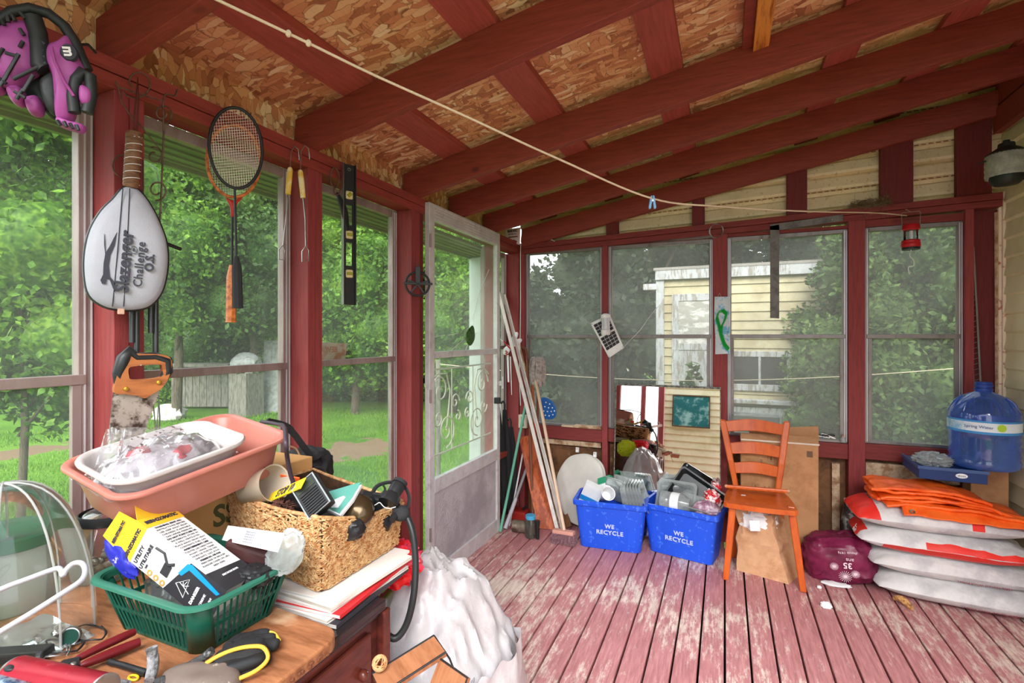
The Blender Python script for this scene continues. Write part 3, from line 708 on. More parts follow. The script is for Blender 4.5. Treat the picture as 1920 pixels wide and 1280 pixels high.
# ---- clothesline outside
M_rope = mat('cotton_rope', (212, 196, 170), .9, bump=.3, bsc=200)
a = Vector((-3.2, 5.2, 1.0)); b = Vector((3.0, 5.2, 1.25)); pts = [a.lerp(b, k / 24) + Vector((0, 0, -.22 * math.sin(PI * k / 24))) for k in range(25)]
CLO = thing('yard_clothesline', 'thin pale clothesline strung in the yard beyond the gable windows', 'clothesline', (-3.2, 5.2, GZ))
obj('line', MB().tube(pts, .004, 6), M_rope, CLO, world=True)
for p in (a, b): obj('pole', MB().cyl((p.x, p.y, GZ), (p.x, p.y, p.z + .05), .03), M_grey, CLO, world=True)

# ================================================================== STORM DOOR
DR = struct('door_1', (-1.435, 2.2, 0))
y0, y1, xi, xo = 2.205, 3.085, -1.408, -1.438
def dbox(a0, a1, zz0, zz1, mb=None, d0=0, d1=0): return (mb or MB()).box((xo + d1, a0, zz0), (xi + d0, a1, zz1))
obj('stile', dbox(y0, y0 + .05, .01, 2.03), M_aluw, DR, world=True, bevel=.003)
obj('stile', dbox(y0 + .835 - .0, y1, .01, 2.03), M_aluw, DR, world=True, bevel=.003)
rl = dbox(y0 + .05, y1 - .045, 1.945, 2.03)
for k in range(5): rl.box((xi, y0 + .05, 1.95 + k * .016), (xi + .005, y1 - .045, 1.957 + k * .016))
obj('top_rail', rl, M_aluw, DR, world=True, bevel=.001, bseg=1)
obj('meeting_rail', dbox(y0 + .05, y1 - .045, 1.215, 1.25), M_aluw, DR, world=True, bevel=.003)
obj('kick_rail', dbox(y0 + .05, y1 - .045, .50, .575), M_aluw, DR, world=True, bevel=.003)
obj('bottom_rail', dbox(y0 + .05, y1 - .045, .01, .10), M_aluw, DR, world=True, bevel=.003)
obj('kick_panel', MB().box((-1.43, y0 + .05, .10), (-1.42, y1 - .045, .50)), mat('pebbled_kick_panel', (192, 188, 192), .45, .1, c2=(164, 158, 163), sc=2, lo=.45, hi=.6, bump=.8, bsc=90), DR, world=True)
obj('glass_pane', MB().box((-1.429, y0 + .05, 1.25), (-1.426, y1 - .045, 1.945)), clearmat('door_glass', (242, 246, 242), .08, .04, (205, 212, 205), .22, 90), DR, world=True)
obj('glass_pane', MB().box((-1.429, y0 + .05, .575), (-1.426, y1 - .045, 1.215)), bpy.data.materials['door_glass'], DR, world=True)
for z in (.30, 1.02, 1.83): obj('hinge', MB().cyl((xi + .004, y0 + .003, z - .035), (xi + .004, y0 + .003, z + .035), .006, n=10), M_alub, DR, world=True)
obj('closer_bracket', MB().box((xi, y1 - .03, 1.00), (xi + .025, y1 - .005, 1.03)).cyl((xi + .03, y1 - .02, .98), (xi + .03, y1 - .02, 1.06), .006, n=8), M_aluw, DR, world=True)
# scroll grille outside the lower glass
def spiral(c, r, a0, turns, sgn=1, n=26, r1=.12):
    return [(c[0] + (r * (1 - t * (1 - r1))) * math.cos(a0 + sgn * turns * 2 * PI * t), c[1] + (r * (1 - t * (1 - r1))) * math.sin(a0 + sgn * turns * 2 * PI * t)) for t in [i / n for i in range(n + 1)]]
G = MB()
def scr(pts2, rr=.0045): G.tube([(-1.455, y0 + .05 + px, pz) for px, pz in pts2], rr, 6, flat=1.0)
for side in (0, 1):
    mx = (lambda q: (q[0], q[1])) if side == 0 else (lambda q: (.78 - q[0], q[1]))
    for c, r, a0, t, sg in (((.13, 1.03), .09, PI, 1.4, -1), ((.20, .80), .10, -PI / 2, 1.6, 1), ((.30, .95), .05, 0, 1.3, 1), ((.11, .88), .055, PI, 1.2, 1), ((.33, .86), .035, PI / 2, 1.2, -1)):
        scr([mx(q) for q in spiral(c, r, a0, t, sg)])
    scr([mx(q) for q in ((.03, 1.08), (.10, 1.125), (.20, 1.12), (.24, 1.02), (.22, .90), (.20, .80))])
for px in (.26, .52): scr([(px, 1.15), (px, .68)], .004)
scr([(0, 1.15), (.78, 1.15)], .005); scr([(0, .68), (.78, .68)], .005)
obj('scroll_grille', G, mat('ivory_grille', (214, 206, 190), .5), DR, world=True, smooth=60)

# ================================================================== THINGS HUNG ON THE WALLS
class PL:
    """a real plane; pix(u, v) gives local coordinates of what is seen there"""
    def __init__(s, o, x=(1, 0, 0), y=(0, 0, 1)):
        s.M = frame(o, x, y); s.o = Vector(o); s.n = s.M.to_3x3().col[2]; s.I = s.M.inverted()
    def pix(s, u, v, k=1.0):
        a = (u - 960.0) / FPX; b = -(v - HOR) / FPX; d = Vector((-_s + a * _c, _c + a * _s, b)); e = Vector((0, 0, CH))
        t = (s.o - e).dot(s.n) / d.dot(s.n); q = s.I @ (e + d * t); return (q.x, q.y)
    def pts(s, L): return [s.pix(*q) for q in L]
def hang(u, v, X=None, Y=None, rz=90):
    p = at(u, v, X=X, Y=Y); a = math.radians(rz); return PL(p, (math.cos(a), math.sin(a), 0))

def smooth_poly(P, n=4):
    """closed Catmull-Rom through outline points"""
    out = []; m = len(P)
    for i in range(m):
        p0, p1, p2, p3 = [Vector((*P[(i + k) % m][:2], 0)) for k in (-1, 0, 1, 2)]
        for j in range(n):
            t = j / n; out.append(tuple((0.5 * ((2 * p1) + (-p0 + p2) * t + (2 * p0 - 5 * p1 + 4 * p2 - p3) * t * t + (-p0 + 3 * p1 - 3 * p2 + p3) * t ** 3))[:2]))
    return out
def curve(P, n=6):
    P = [Vector(p) for p in P]; out = []
    for i in range(len(P) - 1):
        p0 = P[i - 1] if i else P[0] * 2 - P[1]; p1 = P[i]; p2 = P[i + 1]; p3 = P[i + 2] if i + 2 < len(P) else P[-1] * 2 - P[-2]
        for j in range(n):
            t = j / n; out.append(0.5 * ((2 * p1) + (-p0 + p2) * t + (2 * p0 - 5 * p1 + 4 * p2 - p3) * t * t + (-p0 + 3 * p1 - 3 * p2 + p3) * t ** 3))
    out.append(P[-1]); return out
def puff(P, th, back=.3, mb=None, z0=0, wr=0, wsc=20, edge=1.0):
    """inflated pad from an outline"""
    mb = mb or MB(); cx = sum(p[0] for p in P) / len(P); cy = sum(p[1] for p in P) / len(P)
    rs = []
    for s_, z_ in ((.02, -back), (.6, -back * .9), (.93, -back * .5), (1.0, .05), (.97, .35), (.9, .6), (.75, .85), (.5, .97), (.25, 1), (.02, 1)):
        rs.append([(cx + (x - cx) * s_, cy + (y - cy) * s_, z0 + th * z_ + (wr * nz((x * s_, y * s_, z_), wsc) if z_ > 0 else 0)) for x, y in P])
    return mb.rings(rs)
def line_obj(name, pts, r, m, parent, n=6, world=False, closed=False): return obj(name, MB().tube(pts, r, n, closed), m, parent, smooth=60, world=world)

M_blk = mat('black_plastic', (34, 35, 37), .4); M_blks = mat('black_cloth', (40, 40, 42), .85, bump=.2, bsc=120); M_steel = mat('steel', (176, 176, 176), .3, .85, c2=(120, 116, 110), sc=8, lo=.5, hi=.7)
M_rust = mat('rusty_wire', (112, 92, 76), .6, .4, c2=(78, 60, 50), sc=30); M_purple = mat('purple_leather', (158, 74, 142), .5, var=.18, sc=14, bump=.08)
M_blackl = mat('black_leather', (40, 44, 44), .5, bump=.15, bsc=60); M_whiteish = mat('white_plastic', (228, 228, 228), .45); M_ink = mat('dark_print', (52, 52, 62), .6)
M_orange = mat('orange_wood', (206, 120, 56), .45, c2=(150, 74, 30), sc=12, st=(4, 4, .6)); M_redp = mat('red_plastic', (178, 28, 36), .35); M_yel = mat('yellow_wood', (222, 182, 76), .5, c2=(226, 214, 170), sc=20)

# ---- baseball glove
G = hang(92, 140, X=-1.33, rz=52)
T = thing('baseball_glove', 'purple and black leather baseball glove hanging from the top plate by the first window', 'glove', M=G.M)
def pp(L, n=4): return smooth_poly(G.pts(L), n)
obj('palm', puff(pp([(-40, 90), (-12, 52), (28, 40), (62, 36), (80, 70), (84, 120), (100, 175), (95, 215), (60, 190), (20, 172), (-30, 160)]), .016, .7, z0=-.03, wr=.012), M_blackl, T, smooth=50)
obj('thumb_panel', puff(pp([(-38, 98), (-10, 62), (28, 45), (58, 44), (72, 68), (78, 105), (76, 140), (60, 152), (38, 172), (10, 166), (-35, 158)]), .035, .4, wr=.008), M_purple, T, smooth=50)
obj('wrist_panel', puff(pp([(92, 92), (112, 82), (132, 72), (146, 92), (160, 122), (172, 150), (160, 176), (148, 200), (140, 232), (112, 232), (106, 190), (102, 150), (90, 122)]), .04, .4, z0=.004, wr=.006), M_purple, T, smooth=50)
obj('palm_pocket', puff(pp([(80, 158), (104, 140), (114, 155), (116, 190), (112, 222), (96, 214), (84, 190)]), .022, .5, z0=.012), M_blackl, T, smooth=50)
for L_ in ([(14, 168), (40, 164), (50, 182), (44, 200), (26, 194)], [(50, 186), (72, 182), (82, 198), (80, 216), (62, 217), (52, 204)], [(-28, 160), (4, 162), (8, 172), (-10, 178)]):
    obj('finger_tip', puff(pp(L_), .028, .5, z0=-.004), M_purple, T, smooth=50)
obj('wrist_strap', MB().tube([(*G.pix(*q), .040) for q in [(150, 225), (146, 195), (152, 165), (164, 150), (178, 158), (180, 190), (172, 225)]], .011, 8), M_blackl, T, smooth=60)
obj('wrist_tab', puff(pp([(160, 176), (176, 180), (184, 192), (180, 212), (166, 212), (158, 200)]), .02, .4, z0=.035), M_purple, T, smooth=50)
obj('heel_panel', puff(pp([(112, 228), (138, 236), (166, 244), (162, 257), (140, 252), (116, 242)]), .018, .5, z0=.02), M_purple, T, smooth=50)
obj('top_roll', MB().tube([(*G.pix(*q), .02) for q in [(-30, 82), (0, 52), (30, 32), (64, 26), (98, 36), (126, 58), (144, 86), (156, 115), (168, 140)]], .011, 8), M_blackl, T, smooth=60)
obj('webbing', MB().tube([(*G.pix(*q), .028) for q in [(70, 46), (80, 75), (83, 105), (84, 135), (92, 142)]], .016, 8), M_blackl, T, smooth=60)
lc = MB()
for q0, q1 in (((27, 48), (30, 60)), ((36, 46), (42, 58)), ((50, 42), (60, 54)), ((18, 56), (22, 66)), ((50, 72), (58, 84)), ((56, 95), (50, 106)), ((20, 108), (8, 130)), ((24, 116), (46, 122)), ((10, 160), (26, 172)), ((26, 158), (14, 176)), ((40, 186), (60, 198)), ((56, 182), (44, 200)), ((38, 164), (98, 134)), ((24, 160), (48, 118)), ((56, 186), (74, 156)), ((118, 238), (124, 247)), ((130, 240), (135, 250)), ((141, 243), (146, 253)), ((152, 246), (156, 256)), ((90, 96), (96, 101)), ((88, 110), (94, 112)), ((88, 122), (96, 124))):
    obj('lace', MB().tube([(*G.pix(*q0), .038), (*G.pix(*q1), .038)], .0035, 6), M_blackl, T, smooth=60)
line_obj('lace_end', [(*G.pix(*q), .055) for q in [(112, 112), (118, 138), (134, 172), (152, 200)]], .003, M_purple, T)
bx, by = G.pix(141, 118); bd = MB().lathe([(0, .006), (.013, .006), (.0145, .003), (.0155, 0)], 28, Matrix.Translation((bx, by, .043)) @ Matrix.Diagonal((1, 1.22, 1, 1)))
B_ = obj('badge', bd, M_ink, T, smooth=40); lettering('m', .026, M_whiteish, B_, rotm(0, 0, -78, (bx, by, .050)), bold=.001)
lettering('PRO', .012, M_ink, T, rotm(0, 0, 70, (*G.pix(14, 100), .036)))
line_obj('hanging_cord', [(*G.pix(150, 84), .0), (*G.pix(158, 70), -.03), (*G.pix(160, 60), -.09)], .003, M_blackl, T)

# ---- racquet in its cover
G = hang(238, 400, X=-1.37, rz=66)
T = thing('covered_racquet', 'racquet with taped brown handle in a silver white printed head cover on the first post', 'racquet', M=G.M)
OUT = smooth_poly(G.pts([(232, 352), (252, 352), (268, 365), (283, 386), (298, 415), (312, 455), (314, 500), (304, 545), (282, 572), (255, 580), (228, 580), (196, 574), (168, 553), (159, 515), (160, 470), (170, 430), (190, 396), (212, 374)]), 4)
obj('head_cover', puff(OUT, .020, .9), mat('silver_white_vinyl', (156, 158, 166), .5, bump=.12, bsc=300), T, smooth=50)
obj('zip_edge', MB().tube([(x, y, -.004) for x, y in OUT], .0045, 6, True), M_blk, T, smooth=60)
hp = [G.pix(*q) for q in ((252, 250), (250, 290), (246, 348))]
hd = MB().tube([(*G.pix(252, 248), 0), (*G.pix(252, 254), 0), (*G.pix(250, 270), 0), (*G.pix(245, 348), 0), (*G.pix(244, 352), 0)], [.0155, .0185, .0165, .0165, .013], 10)
obj('handle_grip', hd, mat('taped_brown_grip', (128, 92, 66), .6, c2=(92, 62, 44), sc=20, st=(1, 5, 1)), T, smooth=50)
tp = MB(); h0 = Vector((*G.pix(252, 256), 0)); h1 = Vector((*G.pix(246, 345), 0)); P_ = []
for k in range(85):
    t = k / 84; c = h0.lerp(h1, t); a = k / 12 * 2 * PI; P_.append((c.x + math.cos(a) * .0168, c.y, c.z + math.sin(a) * .0168))
obj('grip_seam', tp.tube(P_, .0009, 5), M_whiteish, T)
for du in (-5, 8):
    a0 = G.pix(234 + du, 356); a1 = G.pix(218 + du * 1.6, 575)
    obj('seam_stripe', MB().tube([(a0[0], a0[1], .016), ((a0[0] * 3 + a1[0]) / 4, (a0[1] * 3 + a1[1]) / 4, .0195), ((a0[0] + a1[0]) / 2, (a0[1] + a1[1]) / 2, .0215), ((a0[0] + a1[0] * 5) / 6, (a0[1] + a1[1] * 5) / 6, .0185), (a1[0], a1[1], .012)], .0012, 6), M_ink, T)
lettering('Slazenger', .040, M_ink, T, rotm(0, 0, 86, (*G.pix(232, 492), .0225)), sx=1.0, bold=.0008, shear=.05, extrude=.0025)
lettering('Challenge', .026, M_ink, T, rotm(0, 0, 86, (*G.pix(260, 497), .0225)), bold=.0004, spacing=1.1)
lettering('O.S.', .026, M_ink, T, rotm(0, 4, 86, (*G.pix(279, 494), .0215)), bold=.0009, extrude=.0015)
cat_ = G.pts([(194, 440), (196, 455), (197, 475), (205, 462), (212, 448), (218, 437), (214, 462), (206, 480), (203, 500), (205, 520), (212, 528), (214, 545), (216, 552), (210, 540), (204, 525), (199, 524), (197, 533), (190, 533), (187, 526), (192, 516), (193, 495), (196, 478), (194, 460)])
obj('leaping_cat_print', MB().prism(cat_, .0185, .0208), M_ink, T)
obj('cover_tag', MB().box((-.006, -.02, -.005), (.008, 0, .004), Matrix.Translation((*G.pix(226, 574), 0))), mat('tan_leather', (190, 150, 130), .6), T, bevel=.002)
line_obj('hanging_loop', [(*G.pix(249, 252), 0), (*G.pix(255, 190), -.015), (*G.pix(262, 135), -.035), (*G.pix(261, 190), -.012), (*G.pix(256, 252), 0)], .0022, mat('dark_leather_loop', (84, 40, 34), .6), T)

# ---- scroll wire plant hanger and wind chime behind the cover
G = hang(268, 140, X=-1.415, rz=84)
T = thing('scroll_hook', 'curly rusty wire scroll hanger on the top plate behind the covered racquet', 'wire hanger', M=G.M)
def wire(L, r=.0022, z=.0): return [(*G.pix(*q), z) for q in L]
obj('hook_bar', MB().tube(wire([(216, 152), (222, 163), (250, 172), (305, 190), (307, 250), (302, 370), (299, 420)]), .0024, 6).tube(wire([(305, 190), (310, 176), (328, 180), (333, 167)]), .0024, 6), M_rust, T, smooth=60)
sw = MB()
for (u, v, r, a0, tt, sg) in ((257, 155, 32, 2.6, 1.05, -1), (305, 213, 19, 1.2, 1.2, -1), (289, 292, 17, -1.9, 1.1, 1), (294, 356, 20, 1.7, 1.15, -1), (232, 308, 26, 1.0, 1.1, 1)):
    obj('scroll', MB().tube(wire([(u + a_, v + b_) for a_, b_ in spiral((0, 0), r, a0, tt, sg, 24, .35)]), .0021, 6), M_rust, T, smooth=60)
for L_ in ([(222, 163), (228, 190), (248, 222), (252, 245)], [(258, 228), (285, 262), (303, 284), (306, 295)]): obj('stay_wire', MB().tube(wire(L_), .0018, 6), M_rust, T, smooth=60)
G = hang(268, 600, X=-1.445 + .03, rz=86)
T = thing('wind_chime', 'dark metal tube wind chime hanging behind the covered racquet', 'wind chime', M=G.M)
obj('chime_top', MB().lathe([(0, .006), (.045, .006), (.045, -.006), (0, -.006)], 24, rotm(90, 0, 0, (*G.pix(268, 480), -.0))), M_blk, T, smooth=40)
for u, v0, v1 in ((247, 490, 642), (256, 490, 662), (283, 490, 624), (292, 490, 664)):
    obj('chime_tube', MB().cyl((*G.pix(u, v0), .0), (*G.pix(u, v1), .0), .0068, n=12), mat('gunmetal', (74, 76, 78), .35, .8) if 'gunmetal' not in bpy.data.materials else bpy.data.materials['gunmetal'], T, smooth=50)
obj('striker', MB().cyl((*G.pix(300, 455), .015), (*G.pix(333, 468), .015), .005, n=10), M_blk, T, smooth=50)
line_obj('chime_cord', [(*G.pix(268, 300), .0), (*G.pix(268, 480), .0)], .0012, M_blk, T)

# ---- hand saw
G = hang(262, 680, X=-1.385, rz=72)
T = thing('hand_saw', 'rusty hand saw with orange wood and black handle hanging on the first post', 'saw', M=G.M)
bl = [(212, 735), (300, 722), (296, 745), (270, 800), (240, 870), (222, 930), (190, 940), (192, 880), (196, 810)]
P_ = G.pts(bl); teeth = []
e0 = Vector(G.pix(301, 724)); e1 = Vector(G.pix(226, 930))
for k in range(46):
    t = k / 46; q = e0.lerp(e1, t); teeth.append((q.x, q.y)); q2 = e0.lerp(e1, t + .6 / 46); teeth.append((q2.x + .0035, q2.y))
obj('blade', MB().prism([G.pix(212, 735)] + teeth + [G.pix(190, 940)], -.001, .001), mat('rusted_saw_steel', (168, 156, 146), .5, .35, c2=(64, 48, 40), sc=16, st=(1, 1, 1), lo=.46, hi=.58), T)
def ringpoly(outer, inner, z0, z1):
    n = len(outer); mb = MB(); vs = [(x, y, z0) for x, y in outer] + [(x, y, z0) for x, y in inner] + [(x, y, z1) for x, y in outer] + [(x, y, z1) for x, y in inner]; fs = []
    for i in range(n):
        j = (i + 1) % n; fs += [(i, j, n + j, n + i), (2 * n + i, 3 * n + i, 3 * n + j, 2 * n + j), (i, 2 * n + i, 2 * n + j, j), (n + i, n + j, 3 * n + j, 3 * n + i)]
    return mb.add(vs, fs)
def resamp(P, n):
    P = [Vector(p) for p in P]; L = [0]
    for i in range(len(P)): L.append(L[-1] + (P[(i + 1) % len(P)] - P[i]).length)
    out = []
    for k in range(n):
        d = L[-1] * k / n; i = max(j for j in range(len(P)) if L[j] <= d); t = (d - L[i]) / max(1e-9, L[i + 1] - L[i]); q = P[i].lerp(P[(i + 1) % len(P)], t); out.append((q.x, q.y))
    return out
outer = resamp(smooth_poly(G.pts([(236, 658), (244, 655), (252, 662), (300, 664), (318, 672), (319, 690), (312, 712), (300, 728), (284, 738), (270, 746), (258, 742), (232, 738), (213, 736), (216, 710), (224, 682)]), 5), 80)
inner = resamp(smooth_poly(G.pts([(240, 690), (252, 686), (296, 683), (302, 690), (300, 706), (248, 711), (240, 704)]), 8), 80)
i0_ = min(range(80), key=lambda i: (Vector(inner[i]) - Vector(outer[0])).length); inner = inner[i0_:] + inner[:i0_]
obj('handle', ringpoly(outer, inner, -.011, .011), mat('saw_handle_wood', (172, 104, 56), .5, c2=(140, 80, 42), sc=5, st=(1, 6, 1)), T, smooth=30, bevel=.003)
o2 = [(x * 1, y) for x, y in outer]
gripb = MB().tube([(*G.pix(*q), .0) for q in [(222, 726), (222, 700), (232, 672), (243, 659), (256, 670), (290, 669), (313, 676), (314, 696), (302, 718)]], [.008, .013, .016, .016, .013, .013, .014, .013, .008], 10)
obj('grip_overmould', gripb, M_blk, T, smooth=60)
for q in ((234, 728), (295, 716)):
    obj('handle_screw', MB().lathe([(0, .004), (.005, .003), (.006, 0)], 14, Matrix.Translation((*G.pix(*q), .012))), mat('brass', (196, 150, 60), .3, .8) if 'brass' not in bpy.data.materials else bpy.data.materials['brass'], T, smooth=40)
line_obj('hanging_nail', [(*G.pix(262, 684), -.05), (*G.pix(262, 684), .012)], .002, M_steel, T)

# ---- badminton racquets
def racquet(name, label, G, c, rx, ry, tilt, shaft, grip, mfr, mgr, z, strings, throat=None):
    T = thing(name, label, 'racquet', M=G.M @ Matrix.Translation((0, 0, z)), group='badminton racquets on the top plate')
    E = []
    for k in range(48):
        a = 2 * PI * k / 48; du = rx * math.cos(a); dv = ry * math.sin(a); ct, st_ = math.cos(tilt), math.sin(tilt); E.append((*G.pix(c[0] + du * ct - dv * st_, c[1] + du * st_ + dv * ct), 0))
    obj('head_frame', MB().tube(E, .0048, 8, True), mfr, T, smooth=60)
    sb = MB(); ex = Vector(E[0]) - Vector(E[24]); ey = Vector(E[12]) - Vector(E[36]); cc = sum((Vector(e) for e in E), Vector()) / 48
    for k in range(-10, 11):
        f = k / 11; h = math.sqrt(1 - f * f)
        a = cc + ex * f / 2; sb.tube([a - ey * h / 2, a + ey * h / 2], .0005, 4)
    for k in range(-13, 14):
        f = k / 14; h = math.sqrt(1 - f * f); a = cc + ey * f / 2; sb.tube([a - ex * h / 2, a + ex * h / 2], .0005, 4)
    obj('strings', sb, strings, T)
    obj('shaft', MB().tube([(*G.pix(*q), 0) for q in shaft], .0035, 8), M_blk, T, smooth=60)
    obj('grip', MB().tube([(*G.pix(*grip[0]), 0), (*G.pix(grip[0][0], grip[0][1] + 22), 0), (*G.pix(*grip[1]), 0), (*G.pix(grip[1][0], grip[1][1] + 4), 0)], [.006, .0135, .0145, .0155], 8), mgr, T, smooth=40)
    if throat: obj('throat', puff(smooth_poly(G.pts(throat), 3), .006, 1), M_redp if 'red_throat' not in bpy.data.materials else bpy.data.materials['red_throat'], T, smooth=50)
    return T
G = hang(438, 300, X=-1.38, rz=60)
M_str = mat('nylon_string', (214, 204, 190), .4)
M_redth = mat('red_throat', (176, 44, 34), .4)
racquet('badminton_racquet', 'black framed badminton racquet with black grip, hanging in front of the wooden one', G, (440, 281), 49, 75, -.10, [(438, 354), (441, 482)], [(442, 482), (444, 574)], M_blk, M_blks, .02, M_str)
racquet('badminton_racquet', 'orange wooden badminton racquet with red throat, hanging behind the black one', G, (439, 300), 50, 68, -.05, [(437, 395), (436, 500)], [(435, 496), (434, 600)], M_orange, M_orange, -.012, M_str, [(424, 368), (438, 374), (456, 368), (444, 384), (439, 405), (434, 405), (432, 386)])
HK = thing('racquet_hook', 'small wire hook holding the badminton racquets on the top plate', 'hook', at(440, 222, X=-1.43))
obj('hook_wire', MB().tube([(-.003, 0, -.01), (.02, 0, -.012), (.07, .0, -.01), (.072, 0, .006)], .0018, 6), M_rust, HK, smooth=60)

# ---- toasting forks
G = hang(556, 330, X=-1.415, rz=70)
for i, (L, h0, h1, lp, lb) in enumerate((([(541, 365), (537, 400), (530, 460)], (544, 314), (540, 364), [(530, 460), (523, 468), (523, 486), (533, 487), (534, 470)], 'toasting fork with yellow handle, the left one of two on the second post'),
                          ([(566, 372), (570, 410), (571, 462)], (561, 320), (566, 372), [(571, 462), (564, 472), (564, 491), (576, 490), (577, 470)], 'toasting fork with yellow handle, the right one of two on the second post'))):
    T = thing('toasting_fork', lb, 'toasting fork', M=G.M @ Matrix.Translation((0, 0, .01 * i)), group='toasting forks on the top plate')
    obj('wire_shaft', MB().tube([(*G.pix(*q), 0) for q in L], .0022, 6), M_steel, T, smooth=60)
    obj('wire_loop', MB().tube([(*G.pix(*q), 0) for q in lp], .0020, 6, True), M_steel, T, smooth=60)
    obj('handle', MB().tube([(*G.pix(*h0), 0), (*G.pix(h0[0], h0[1] + 4), 0), (*G.pix((h0[0] + h1[0]) / 2, (h0[1] + h1[1]) / 2), 0), (*G.pix(*h1), 0)], [.006, .0095, .010, .009], 10), M_yel, T, smooth=50)
    hk = [(h0[0], h0[1]), (h0[0] + 1, 285), (h0[0] + 8, 274), (h0[0] + 15, 280), (h0[0] + 17, 300)]
    obj('hook', MB().tube([(*G.pix(*q), 0) for q in hk], .002, 6), M_steel, T, smooth=60)

# ---- spirit level
G = hang(652, 440, X=-1.405, rz=62)
T = thing('spirit_level', 'black spirit level with three yellow vials hanging beside the second window', 'level', M=G.M)
pts = [G.pix(642, 306), G.pix(665, 312), G.pix(666, 572), G.pix(643, 571)]
x0 = min(p[0] for p in pts); x1 = max(p[0] for p in pts); yb = min(p[1] for p in pts); yt = max(p[1] for p in pts)
mb = MB().box((x0, yb, -.012), (x0 + .005, yt, .014)).box((x1 - .005, yb, -.012), (x1, yt, .014))
web = []
ys = [yb]
for v in (520, 500, 428, 408, 380): pass
def wy(v): return G.pix(654, v)[1]
holes = [(wy(498), wy(455)), (wy(422), wy(385))]
cur = yb
for a, b in holes:
    mb.box((x0 + .004, cur, -.003), (x1 - .004, a, .003)); mb.box((x0 + .004, a, -.003), (x0 + .014, b, .003)); mb.box((x1 - .014, a, -.003), (x1 - .004, b, .003)); cur = b
mb.box((x0 + .004, cur, -.003), (x1 - .004, yt, .003))
obj('level_body', mb, M_blk, T, bevel=.001, bseg=1)
obj('edge_strip', MB().box((x0 - .0006, yb, -.010), (x0 + .0006, yt, .0145)), M_steel, T)
for v, hor in ((366, 0), (440, 1), (513, 1)):
    y = wy(v); xm = (x0 + x1) / 2
    V = obj('vial_block', MB().box((x0 + .012, y - .017, -.006), (x1 - .010, y + .017, .007)), mat('vial_plate', (206, 192, 140), .4) if 'vial_plate' not in bpy.data.materials else bpy.data.materials['vial_plate'], T, bevel=.006, bseg=3)
    obj('vial', MB().cyl((xm - .010, y, .008), (xm + .010, y, .008), .006, n=12) if hor else MB().cyl((xm - .006, y - .006, .008), (xm + .006, y + .006, .008), .007, n=12), mat('vial_fluid', (190, 200, 60), .15, trans=.5) if 'vial_fluid' not in bpy.data.materials else bpy.data.materials['vial_fluid'], V, smooth=50)
obj('hanging_hole', MB().lathe([(.0045, .0035), (.0065, .0035), (.0065, .002)], 16, Matrix.Translation(((x0 + x1) / 2, yt - .02, 0))), M_steel, T)
line_obj('hanging_pin', [((x0 + x1) / 2, yt - .018, -.05), ((x0 + x1) / 2, yt - .018, .01)], .002, M_steel, T)
G = hang(627, 345, X=-1.42, rz=72)
T = thing('old_shears', 'rusty black shears hanging behind the spirit level', 'shears', M=G.M)
obj('finger_loop', MB().tube([(*G.pix(627 + 8.5 * math.cos(a), 333 + 18 * math.sin(a)), 0) for a in [2 * PI * k / 24 for k in range(24)]], .0028, 6, True), M_rust, T, smooth=60)
obj('finger_loop', MB().tube([(*G.pix(631 + 5.5 * math.cos(a), 358 + 7 * math.sin(a)), .003) for a in [2 * PI * k / 20 for k in range(20)]], .0028, 6, True), M_rust, T, smooth=60)
obj('shear_blade', puff(smooth_poly(G.pts([(630, 362), (638, 366), (652, 395), (654, 430), (649, 432), (640, 400)]), 3), .003, 1), M_blk, T, smooth=40)

# ---- clothesline pulley on the third post
G = hang(783, 528, X=-1.405, rz=40)
T = thing('clothesline_pulley', 'black iron clothesline pulley wheel on the post left of the storm door', 'pulley', M=G.M)
cx_, cy_ = G.pix(783, 532); rr_ = abs(G.pix(783, 510)[1] - cy_)
C_ = Matrix.Translation((cx_, cy_, 0))
obj('rim', MB().tube([(math.cos(a) * rr_, math.sin(a) * rr_, 0) for a in [2 * PI * k / 36 for k in range(36)]], .0055, 8, True, C_), M_blk, T, smooth=60)
mb = MB()
for k in range(5): a = 2 * PI * k / 5 + .3; mb.beam((0, 0, 0), (math.cos(a) * rr_, math.sin(a) * rr_, 0), .009, .005)
obj('spokes', mb.xf(C_), M_blk, T, bevel=.001)
obj('hub', MB().cyl((0, 0, -.012), (0, 0, .014), .012, n=16).xf(C_), M_blk, T, smooth=40)
obj('bracket', MB().box((-.012, -.005, .012), (.012, .085, .017)).box((-rr_ - .012, -.006, .012), (rr_ + .014, .006, .017)).xf(C_), M_blk, T, bevel=.002)
line_obj('swivel_hook', [(cx_, cy_ + .085, .012), (cx_, cy_ + .10, .0), (cx_ + .004, cy_ + .10, -.03)], .003, M_rust, T)

# ---- clothesline rope and clothespin
RP = []
for u, v in ((395, -6), (560, 72), (700, 140), (860, 212), (1045, 297), (1223, 372), (1350, 387), (1510, 396), (1640, 399), (1700, 404)):
    RP.append(at(u, v, D=1 / (1.0 + (.357 - 1.0) * (u - 395) / (1700 - 395))))
RP = curve(RP, 8)
T = thing('clothesline_rope', 'pale cotton clothesline rope strung under the rafters across the porch', 'rope', RP[0])
tw = []
for i, p in enumerate(RP): tw.append(p)
obj('rope', MB().tube(tw, .0032, 8), M_rope, T, smooth=60, world=True)
for q in (7, 9): obj('rope_fray', MB().ell(RP[q], (.007, .006, .008), 8, 6), M_rope, T, world=True)
G = PL(at(1223, 372, D=1 / (1.0 - .643 * (1223 - 395) / 1305)), (.92, .39, 0))
T = thing('clothespin', 'pale blue plastic clothespin clipped on the rope under the rafters', 'clothespin', M=G.M)
M_pin = mat('light_blue_plastic', (120, 176, 224), .4)
